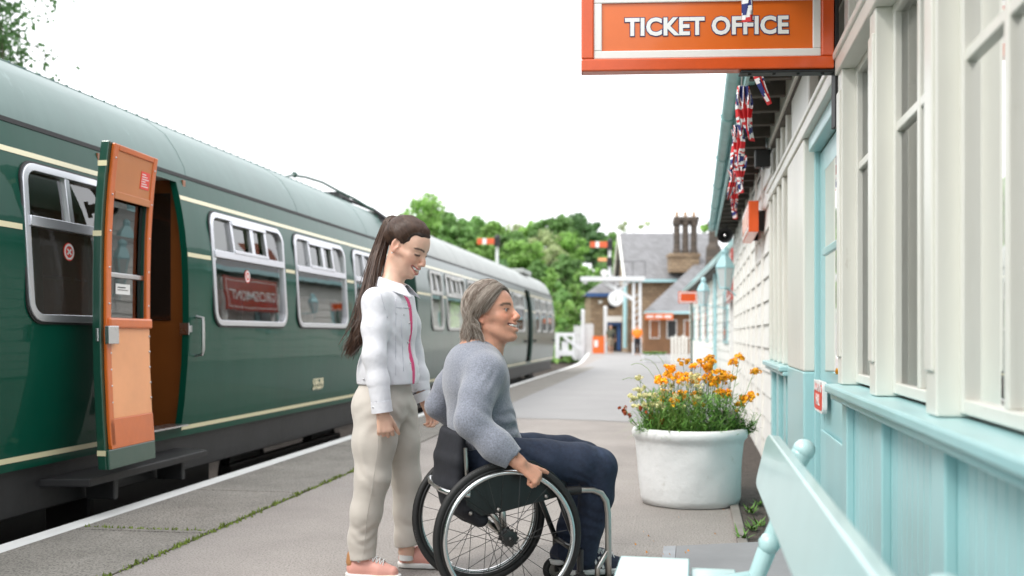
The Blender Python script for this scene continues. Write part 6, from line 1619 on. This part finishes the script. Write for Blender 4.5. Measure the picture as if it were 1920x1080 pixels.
# jeans
V = Vol(P(860, 1070, 4.3)-np.array([.08, .42, .0]), P(1180, 800, 4.3)+np.array([.08, .45, .05]), .005)
V.ell(P(905, 858, DM), (.145, .185, .11), RM, .04)
V.chain([P(925, 862, 4.11), P(1020, 866, 4.15), P(1085, 868, 4.18), P(1121, 874, 4.21)], [.098, .092, .082, .080], .02)
V.chain([P(1121, 880, 4.21), P(1118, 930, 4.22), P(1105, 985, 4.24), P(1092, 1045, 4.26)], [.080, .074, .063, .058], .02)
V.chain([P(905, 850, 4.34), P(1000, 850, 4.42), P(1060, 850, 4.48), P(1096, 858, 4.52)], [.095, .088, .078, .074], .02)
V.chain([P(1096, 862, 4.52), P(1085, 930, 4.50), P(1070, 990, 4.48), P(1061, 1035, 4.46)], [.074, .068, .060, .054], .02)
V.fold(P(1120, 860, 4.15), .12, (1, 0, .8), .05, .003); V.fold(P(1000, 850, 4.05), .14, (.6, 0, 1), .05, .003, 1.); V.fold(P(1085, 900, 4.14), .10, (.6, 0, 1), .035, .004, 2); V.fold(P(1100, 980, 4.18), .12, (.3, 0, 1), .05, .004); V.fold(P(1060, 1000, 4.4), .1, (.2, 0, 1), .04, .004)
V.noise(.0025, 14, 9); jn = V.build('jeans', M['jeans'], man)
fz = .085
def fl3(p, z): p = np.array(p, float); p[2] = z; return p
s1 = shoe('shoe', fl3(P(1068, 1080, 4.25), fz), fl3(P(1068, 1080, 4.25)+FM*.275, fz), .1, (M['shoe_dark'], M['sole']), man, stripes=True)
s2 = shoe('shoe', fl3(P(1033, 1080, 4.45), fz), fl3(P(1033, 1080, 4.45)+FM*.275, fz), .1, (M['shoe_dark'], M['sole']), man, stripes=True)
# man's hair
V = Vol(HM(0, 0, 0)-.24, HM(0, 0, 0)+.22, .0045); kk = 1.1
V.ell(HM(-.006, 0, .044), np.array((.088, .086, .090))*kk, HM.rot(), .01); V.ell(HM(.03, 0, .060), np.array((.058, .062, .050))*kk, HM.rot(), .02)
V.cut(HM(.066, 0, .070), HM.R[0]*.95-HM.R[2]*.35, .012); V.cut(HM(.012, 0, .012), HM.R[0]*.75-HM.R[2]*.62, .012)
V.ell(HM(-.045, 0, -.035), np.array((.044, .074, .070))*kk, HM.rot(), .02); V.cut(HM(-.03, 0, -.098), -HM.R[2], .02)
mh = V.build('hair', mat('hair_grey_base', (.10, .075, .055), .6, bump=(50, .4, .004)), man)
HG = hairmat('hair_grey_brown', (.12, .07, .045), (.62, .55, .48), .5)
m = MB(); r = np.random.RandomState(6)
cen = np.array([-.006, 0, .04])
def onm(dv, lift): dv = unit(dv); q = 1/math.sqrt((dv[0]/.088)**2+(dv[1]/.086)**2+(dv[2]/.090)**2); return cen+dv*(q+lift)
CL = []
for i in range(260):
    s_ = -1 if r.rand() < .66 else 1; x0 = r.uniform(-.075, .080); fr = (x0+.075)/.155
    st = np.array([x0, s_*.006+.012, .126-(x0*x0)*2.4])
    if x0 > .015 and r.rand() < .6: en = np.array([r.uniform(-.030, .012), s_*.090, r.uniform(.005, .045)])
    else: a = r.uniform(.08, 1.)*math.pi/2; en = np.array([-.012-.084*math.sin(a)*r.uniform(.9, 1.05), s_*.092*math.cos(a), r.uniform(-.02, .02)])
    CL.append((s_, x0, fr, st, en, r.uniform(.002, .008), r.rand()*6, r.uniform(4, 8), r.uniform(.002, .014)*(1.5 if r.rand() < .12 else 1), r.uniform(.07, .145), r.uniform(-.45, .35)))
for i in range(6500):
    s_, x0, fr, st, en, wv, ph, fq, lift, ln, out = CL[r.randint(len(CL))]
    st = st+r.normal(size=3)*np.array([.006, .004, .001]); en = en+r.normal(size=3)*.0055; ph = ph+r.normal()*.25; lift = lift+r.normal()*.0015; ln = ln*r.uniform(.75, 1.1)
    L2 = r.uniform(.2, 1.); pts = []
    for j in range(10):
        t_ = j/9; dv = unit(st-cen)*(1-t_)+unit(en-cen)*t_
        if x0 > .02: dv = dv+np.array([.35*math.sin(t_*3.14)*fr*.5, 0, .15*math.sin(t_*3.14)])
        p = onm(dv, max(.0008, lift*(.4+t_))); p = p+wv*.6*t_*np.array([math.sin(fq*t_+ph), .4*math.cos(fq*t_+ph), .0]); pts.append(p)
    if en[0] < -.030:
        e = pts[-1]
        for j in range(1, 7):
            t_ = j/6; pts.append(e+np.array([(-.10+out*t_)*ln*t_+(wv*1.5+.004)*t_*math.sin(fq*t_*1.5+ph+1), -s_*.10*ln*t_+wv*.4*math.cos(fq*t_+ph), -ln*t_]))
    strand(m, [HM(*p) for p in pts], r.uniform(.0006, .0013))
for i in range(60):      # sideburn and locks before the ear
    s_ = -1 if i % 3 else 1; p = np.array([r.uniform(-.0, .035), s_*.080, r.uniform(.02, .055)]); q = p+np.array([-r.uniform(.01, .04), s_*.006, -r.uniform(.01, .03)])
    strand(m, [HM(*p), HM(*((p+q)/2+np.array([0, s_*.006, .002]))), HM(*q)], .0018)
m.build('hair_strands', HG, mh, recalc=False, smooth='all')
# =============================== wheelchair
HB_N, HB_F = np.array([-.015, 3.965, .305]), np.array([-.145, 4.455, .305])
wc = thing('wheelchair', 'black wheelchair with silver push rims carrying the grey haired man', 'wheelchair', (-.08, 4.21, 0))
ax = unit(HB_F-HB_N); CM = (HB_N+HB_F)/2
M['tyre'] = mat('tyre_black', (.013, .013, .013), .6, bump=(60, .3, .002))
M['rim_black'] = mat('rim_black', (.01, .01, .01), .3, coat=.3)
M['titan'] = mat('satin_titanium', (.50, .48, .45), .3, metal=1., rvar=.08, bump=(50, .03, .001))
M['silver'] = mat('brushed_silver', (.68, .69, .69), .25, metal=1., rvar=.06)
fwd = unit(np.cross(ax, (0, 0, 1)))*-1
if fwd[0] < 0: fwd = -fwd
def circ(c, r, n=72): return [c+r*(math.cos(2*math.pi*i/n)*fwd+math.sin(2*math.pi*i/n)*np.array([0, 0, 1])) for i in range(n)]
for hb, sg_ in ((HB_N, -1), (HB_F, 1)):
    o = ax*sg_
    m = MB(); m.tube(circ(hb, .290), .0155, 14, closed=True); wh = m.build('wheel', M['tyre'], wc, smooth='all')
    m = MB(); m.tube(circ(hb, .272), .0105, 8, closed=True); m.build('rim', M['rim_black'] , wh, smooth='all')
    m = MB(); m.tube(circ(hb+o*.028, .262), .0095, 12, closed=True); m.build('push_rim', M['silver'], wh, smooth='all')
    m = MB()
    for i in range(6): a = R_(60*i+20); p = hb+.266*(math.cos(a)*fwd+math.sin(a)*np.array([0, 0, 1])); m.tube([p, p+o*.026], .005, 6)
    m.build('rim_tab', M['silver'], wh)
    m = MB(); m.lathe([(.012, -.035), (.030, -.033), (.030, -.026), (.016, -.022), (.016, .022), (.030, .026), (.030, .033), (.012, .036)], hb, 20, ax=o)
    for i in range(9):
        a = R_(40*i); p = hb+.031*(math.cos(a)*fwd+math.sin(a)*np.array([0, 0, 1])); m.sph(p+o*.028, .007, 6); m.sph(p-o*.028, .007, 6)
    m.sph(hb+o*.040, .010, 8); m.build('hub', M['rim_black'], wh, smooth=True)
    for i in range(24):
        a = R_(15*i+4); fl_ = o*(.028 if i % 2 else -.028); b = a+R_(62 if (i//2) % 2 else -62)
        p0 = hb+fl_+.030*(math.cos(b)*fwd+math.sin(b)*np.array([0, 0, 1])); p1 = hb+.270*(math.cos(a)*fwd+math.sin(a)*np.array([0, 0, 1]))
        m = MB(); m.tube([p0, p1], .0013, 5); m.build('spoke', M['rim_black'], wh)
# writing on the tyre walls
def arc_text(s, c, o, r0, a0, size, m_, par, name):
    sg__ = 1
    for i, ch in enumerate(s):
        if ch == ' ': continue
        a = R_(a0)-i*size*.80/r0; rd = math.cos(a)*fwd+math.sin(a)*np.array([0, 0, 1]); tg = math.sin(a)*fwd-math.cos(a)*np.array([0, 0, 1])
        text(name, ch, size, c+rd*r0+o*.0125, tg, rd, m_, par, .0003, .0006, nrm_off=0)
M['tyre_text'] = mat('tyre_lettering', (.12, .12, .12), .6)
whs = [c_ for c_ in wc.children if c_.name.startswith('wheel')]
arc_text('SCHWALBE', HB_N, -ax, .292, 122, .020, M['tyre_text'], whs[0], 'tyre_lettering'); arc_text('PLUS', HB_F, -ax, .292, 200, .020, M['tyre_text'], whs[1], 'tyre_lettering')
# frame
up = np.array([0, 0, 1.])
def Q(f, l, z): return np.array([CM[0], CM[1], 0])+fwd*f+ax*l+up*z
m = MB(); m.tube([HB_N+ax*.03, HB_F-ax*.03], .016, 12)
for l in (-.18, .18):
    m.tube([Q(0, l, .305), Q(-.035, l, .37), Q(-.075, l, .42)], .013, 10); m.tube([Q(0, l, .31), Q(-.01, l, .45)], .015, 10)
    m.tube([Q(-.12, l, .455), Q(.1, l, .455), Q(.22, l, .465)], .014, 10)
m.build('axle_frame', M['titan'], wc, smooth='all')
for l, nm in ((-.19, 0), (.19, 1)):
    m = MB(); m.tube([Q(.20, l, .465), Q(.34, l, .47), Q(.38, l, .468), Q(.415, l, .452), Q(.437, l, .42), Q(.445, l, .37), Q(.447, l, .2), Q(.447, l, .10)], .0135, 12)
    m.tube([Q(.447, l, .215), Q(.40, l, .145), Q(.397, l, .10)], .012, 10); m.build('footrest_tube', M['titan'], wc, smooth='all')
    m = MB(); m.tube([Q(.25, l, .467), Q(.325, l, .470)], .0185, 12); m.build('tube_grip', M['rubber'], wc, smooth=True)
m = MB(); m.obox(Q(.43, 0, .075), fwd*.10, ax*.19, up*.006); m.build('foot_plate', M['rim_black'], wc, bev=.004)
for l in (-.17, .17):
    m = MB(); c = Q(.33, l, .06); m.tube([c+.045*(math.cos(a)*fwd+math.sin(a)*up) for a in np.linspace(0, 6.283, 25)[:-1]], .016, 8, closed=True); cs = m.build('caster', M['tyre'], wc, smooth='all')
    m = MB(); m.lathe([(.005, -.012), (.042, -.01), (.042, .01), (.005, .012)], c, 16, ax=ax); m.build('caster_hub', M['titan'], cs, smooth=True); m = MB(); m.obox(c+up*.06+fwd*.0, fwd*.012, ax*.024, up*.008); m.obox(c+up*.03+ax*.022, fwd*.01, ax*.003, up*.035); m.obox(c+up*.03-ax*.022, fwd*.01, ax*.003, up*.035); m.cyl(c+up*.06, c+up*.16, .014); m.build('caster_fork', M['rim_black'], wc)
m = MB(); m.tube([Q(.33, -.17, .20), Q(.33, .17, .20)], .012, 8); m.tube([Q(.33, -.17, .2), Q(.23, -.18, .46)], .012, 8); m.tube([Q(.33, .17, .2), Q(.23, .18, .46)], .012, 8); m.build('front_frame', M['rim_black'], wc, smooth='all')
# seat, side guards, backrest
V = Vol(Q(-.3, -.3, .3)-.1, Q(.35, .3, .8)+.1, .006)
V.cone(Q(-.12, -.15, .475), Q(-.12, .15, .475), .035, .035, .02); 
for l in np.linspace(-.15, .15, 5): V.cone(Q(-.14, l, .475), Q(.24, l, .49), .038, .036, .04)
V.build('seat', M['black_fab'], wc)
V = Vol(Q(-.4, -.3, .3)-.1, Q(.1, .3, .8)+.1, .006)
for l in np.linspace(-.17, .17, 17):
    b = -.03*math.cos(l/.17*1.5); V.chain([Q(-.17+b, l, .70), Q(-.185+b, l, .60), Q(-.19+b, l, .50), Q(-.15+b, l, .42), Q(-.09+b, l, .365)], [.020, .026, .028, .036, .03], .02)
V.noise(.002, 15, 2); V.build('backrest', M['black_fab'], wc)
m = MB(); m.tube([Q(-.15, -.235, .475), Q(-.235, -.20, .485), Q(-.25, -.1, .485), Q(-.25, .1, .485), Q(-.235, .20, .485), Q(-.17, .24, .50)], .011, 10); m.build('rear_bar', M['silver'], wc, smooth='all')
for l in (-.21, .21):
    m = MB(); pts = [(-.16, .43), (-.17, .50), (-.12, .57), (.0, .61), (.12, .60), (.2, .55), (.25, .50), (.25, .455), (.0, .40), (-.10, .385)]
    m.extr([Q(a, l, b) for a, b in pts], ax*.004); m.build('side_guard', M['rim_black'], wc, bev=.002)
    m = MB(); m.tube([Q(-.15, l, .48), Q(-.16, l, .56), Q(-.165, l, .66)], .009, 8); m.build('back_post', M['titan'], wc)
    m = MB(); 
    for a, b in ((-.145, .40), (-.03, .41), (.17, .455)): m.sph(Q(a, l*1.03, b), .009, 8)
    m.build('bolt', M['titan'], wc, smooth=True)
# =============================== two far figures
def far_person(label, px_, d, h, vest, legs, seed, walk=0., skin=(.5, .28, .18), shorts=False, topcol=None):
    x = PX(px_, d); b = np.array([x, d, 0.]); s = h/1.75
    q = lambda a, c, z: b+np.array([a, c, z])*s
    V = Vol(q(-.5, -.4, -.05), q(.5, .4, 1.85), .02)
    V.ell(q(0, 0, 1.63), (.085*s, .1*s, .12*s), None, .01); V.cone(q(0, 0, 1.35), q(0, 0, 1.52), .06*s, .055*s, .03)
    V.ell(q(0, 0, 1.2), (.19*s, .12*s, .28*s), None, .05)
    for g in (-1, 1):
        V.chain([q(g*.19, 0, 1.4), q(g*.25, .0, 1.12), q(g*.27, -.05, .86), q(g*.27, -.07, .76)], [.05*s, .042*s, .034*s, .035*s], .02)
        V.chain([q(g*.09, 0, .92), q(g*.10, g*walk*.5, .5), q(g*.11, g*walk, .08), q(g*.11, g*walk-.14, .04)], [.085*s, .058*s, .042*s, .04*s], .02)
    o = V.build('person', mat('far_skin_%d' % seed, skin, .6), anchor=b, relax=0); tag(o, label, 'person')
    V = Vol(q(-.5, -.4, .6), q(.5, .4, 1.6), .02); V.ell(q(0, 0, 1.2), (.215*s, .14*s, .31*s), None, .05); V.cone(q(-.16, 0, 1.40), q(.16, 0, 1.40), .08*s, .08*s, .03)
    for g in (-1, 1): V.chain([q(g*.19, 0, 1.4), q(g*.24, 0, 1.22)], [.075*s, .065*s], .02)
    V.build('vest' if vest else 'shirt', topcol, o, relax=0)
    V = Vol(q(-.4, -.5, 0), q(.4, .5, 1.1), .02); V.ell(q(0, 0, .93), (.17*s, .125*s, .12*s), None, .04)
    for g in (-1, 1):
        if shorts: V.chain([q(g*.09, 0, .9), q(g*.10, g*walk*.4, .55)], [.10*s, .085*s], .02)
        else: V.chain([q(g*.09, 0, .9), q(g*.10, g*walk*.5, .5), q(g*.11, g*walk, .1)], [.10*s, .075*s, .06*s], .02)
    V.build('shorts' if shorts else 'trousers', legs, o, relax=0)
    V = Vol(q(-.2, -.2, 1.4), q(.2, .2, 1.85), .015); V.ell(q(0, .02, 1.67), (.09*s, .1*s, .10*s), None, .01); V.cut(q(0, -.04, 1.62), (0, -1, -.6)); V.build('hair', mat('far_hair_%d' % seed, (.08, .06, .05), .7), o, relax=0)
    if shorts:
        V = Vol(q(-.1, -.35, .8), q(.5, .2, 1.5), .02); V.ell(q(.17, -.1, 1.1), (.10*s, .12*s, .2*s), None, .02); V.build('bag', M['black_fab'], o, relax=0)
    return o
far_person('far figure standing in an orange high visibility vest and black trousers', 1195, 54, 1.68, True, M['black_fab'], 1, 0., topcol=mat('orange_vest', (.95, .22, .01), .6))
far_person('far figure walking in olive shirt and beige shorts carrying a dark bag', 1145, 58, 1.68, False, mat('khaki_shorts', (.3, .24, .17), .8), 2, .22, shorts=True, topcol=mat('olive_shirt', (.09, .09, .06), .8))
# ---------------------------------------------------------------- planter and its flowers
pc = np.array(toW(TH_B, (-.04, 6.72, 0)))
M['pot_white'] = mat('white_rendered_pot', (.72, .73, .73), .75, var=(4, .05), mottle=(7, (.50, .49, .45), .62, .14), bump=[(6, .35, .03), (45, .3, .006)])
pt = thing('planter', 'round white rendered tub full of flowers near the hall wall', 'planter', pc)
jt = lambda q, z: 1+.012*math.sin(3*q+z*7)+.008*math.sin(7*q-z*11)+.005*math.sin(13*q+z*23)
m = MB(); m.lathe([(r_*.955, z_) for r_, z_ in [(.30, .0), (.330, .006), (.342, .05), (.350, .15), (.357, .25), (.364, .35), (.368, .40), (.376, .425), (.392, .44), (.398, .465), (.392, .492), (.372, .502), (.352, .495), (.345, .46)]], pc, 72, jit=jt)
m.build('tub', M['pot_white'], pt, smooth='all')
m = MB(); m.lathe([(.001, .445), (.2, .45), (.33, .44)], pc, 32); m.build('soil', M['soil'], pt, smooth='all')
LG = [leafmat('plant_leaf_dark', (.13, .28, .07), .35), leafmat('plant_leaf', (.20, .40, .09), .4), leafmat('plant_grass', (.30, .46, .12), .4)]
FO, FC, FD = leafmat('petals_orange', (1., .52, .02), .25), leafmat('petals_cream', (.88, .84, .48), .3), leafmat('petals_rust', (.45, .08, .015), .25)
def blade(m, p, d, L_, w, droop, n=5):
    p = np.array(p); d = unit(d); sd = unit(np.cross(d, (0, 0, 1)))if abs(d[2]) < .98 else np.array([1., 0, 0]); pts = []
    for i in range(n+1):
        t = i/n; pts.append(p+d*L_*t-np.array([0, 0, droop*L_*t*t]))
    V = []
    for i, q in enumerate(pts): ww = w*(math.sin(math.pi*min(1, (i/n)*.85+.15))); V += [q-sd*ww, q+sd*ww]
    m.add(V, [(2*i, 2*i+1, 2*i+3, 2*i+2) for i in range(n)])
def bloom(m, c, r, R_rand, n=8):
    for k in range(n):
        a = R_rand.normal(size=3); a = unit(a+np.array([0, 0, .4])); q = c+a*r*.55; u = unit(np.cross(a, R_rand.normal(size=3))); v = np.cross(a, u); s = r*R_rand.uniform(.35, .55)
        pts = [q+s*(math.cos(t)*u+math.sin(t)*v)+a*s*.25*math.cos(2*t) for t in np.linspace(0, 6.283, 7)[:-1]]; m.add(pts, [tuple(range(6))])
def wallflower(label, base, seed, stems, spread, hmin, hmax, fmat, leafm, nleaf, bl=(7, 12), lean=(0, 0), cr_=.021, group='wallflowers in the tub'):
    r = np.random.RandomState(seed); b = pc+np.array(base); o = thing('flowering_plant', label, 'plant', b, 0., group)
    ms, ml, mf = MB(), MB(), MB()
    for i in range(stems):
        a = r.rand()*6.283; rr = spread*math.sqrt(r.rand()); h = r.uniform(hmin, hmax); tp = b+np.array([math.cos(a)*rr*1.25+lean[0]*h, math.sin(a)*rr+lean[1]*h, h])
        p0 = b+np.array([math.cos(a)*rr*.35, math.sin(a)*rr*.35, 0]); mid = (p0+tp)/2+r.normal(size=3)*.012+np.array([math.cos(a), math.sin(a), 0])*.02
        ms.tube([p0, mid, tp], [.0028, .0022, .0014], 5)
        for k in range(nleaf):
            t = r.uniform(.05, .62)**1.0; q = p0+(mid-p0)*2*t if t < .5 else mid+(tp-mid)*(2*t-1); aa = r.rand()*6.283; blade(ml, q, (math.cos(aa), math.sin(aa), r.uniform(.1, 1.1)), r.uniform(.045, .085), r.uniform(.004, .007), r.uniform(.1, .5), 3)
        for k in range(r.randint(*bl)): bloom(mf, tp+np.array([r.normal()*.017, r.normal()*.017, -abs(r.normal())*.018+.01]), cr_*r.uniform(.7, 1.15), r)
        for k in range(3): q = mid+(tp-mid)*r.uniform(.3, .9); aa = r.rand()*6.28; ms.tube([q, q+np.array([math.cos(aa)*.03, math.sin(aa)*.03, .03])], .001, 4)
    ms.build('stem', LG[1], o, recalc=False); ml.build('leaves', leafm, o, recalc=False); mf.build('blooms', fmat, o, recalc=False)
X_ = lambda px_, py_, d=6.7: P(px_, py_, d)-pc
wallflower('orange wallflower clump at the middle of the white tub', (.0, .0, .45), 1, 22, .21, .20, .47, FO, LG[1], 18)
wallflower('tall orange wallflower leaning right over the tub rim', (.20, -.02, .45), 2, 21, .17, .20, .52, FO, LG[0], 16, lean=(.16, 0))
wallflower('orange wallflower at the back of the tub near the hall', (.10, .16, .45), 3, 9, .14, .34, .52, FO, LG[0], 10, lean=(.1, 0))
wallflower('cream wallflower clump at the back left of the tub', (-.17, -.02, .45), 4, 46, .19, .18, .40, FC, LG[1], 10, bl=(4, 8), cr_=.018)
wallflower('small rust red wallflower spilling over the left rim', (-.26, -.14, .45), 5, 7, .12, .10, .22, FD, LG[1], 10, lean=(-.35, 0), bl=(2, 4))
wallflower('bushy unopened wallflower hanging over the right rim', (.30, -.06, .45), 6, 22, .09, .04, .18, FO, LG[0], 22, lean=(.35, 0), bl=(0, 1))
o = thing('ornamental_grass', 'loose tuft of long grass at the left of the tub', 'grass tuft', pc+np.array([-.13, -.1, .45])); m = MB(); r = np.random.RandomState(12)
for i in range(620):
    a = r.rand()*6.283; e = r.uniform(.5, 3.); blade(m, pc+np.array([-.13+r.normal()*.07, -.1+r.normal()*.06, .45]), (math.cos(a)-.12, math.sin(a)*.6, e), r.uniform(.14, .36), r.uniform(.0016, .0035), r.uniform(.1, .6), 6)
m.build('blades', LG[2], o, recalc=False); m = MB()
for (x_, y_, dx_) in ((1208, 672, -1), (1192, 700, -1), (1225, 664, -.3), (1240, 655, .2)):
    t = P(x_-25, y_+12, 6.6); b0 = pc+np.array([-.12, -.1, .45]); mid = P(x_+18, y_-12, 6.62); pts = [b0*(1-u)**2+mid*2*u*(1-u)+t*u*u for u in np.linspace(0, 1, 9)]; m.tube(pts, .0014, 4)
m.build('long_stems', LG[2], o, recalc=False)
# low leafy filling
o = MB(); r = np.random.RandomState(21)
for i in range(3200):
    a = r.rand()*6.283; rr = .34*math.sqrt(r.rand()); b = pc+np.array([math.cos(a)*rr, math.sin(a)*rr, .445+r.rand()**1.6*.27]); aa = r.rand()*6.28; blade(o, b, (math.cos(aa), math.sin(aa), r.uniform(.1, 1.3)), r.uniform(.04, .09), r.uniform(.0035, .007), r.uniform(0, .4), 2)
tag(o.build('foliage', LG[1], recalc=False, anchor=pc+np.array([0, 0, .44])), 'dense low green leaves filling the white tub', 'foliage', kind='stuff')
# plants in the far trough
for i in range(5):
    b = np.array([trough[0]-.35+.17*i, trough[1], .28]); m = MB(); r = np.random.RandomState(60+i)
    for k in range(60): a = r.rand()*6.28; blade(m, b, (math.cos(a), math.sin(a), 1.2), r.uniform(.15, .4), .02, .3, 3)
    tag(m.build('trough_plant', LG[0], recalc=False), 'dark leafy plant growing in the far white trough', 'plant', 'plants in the far trough')
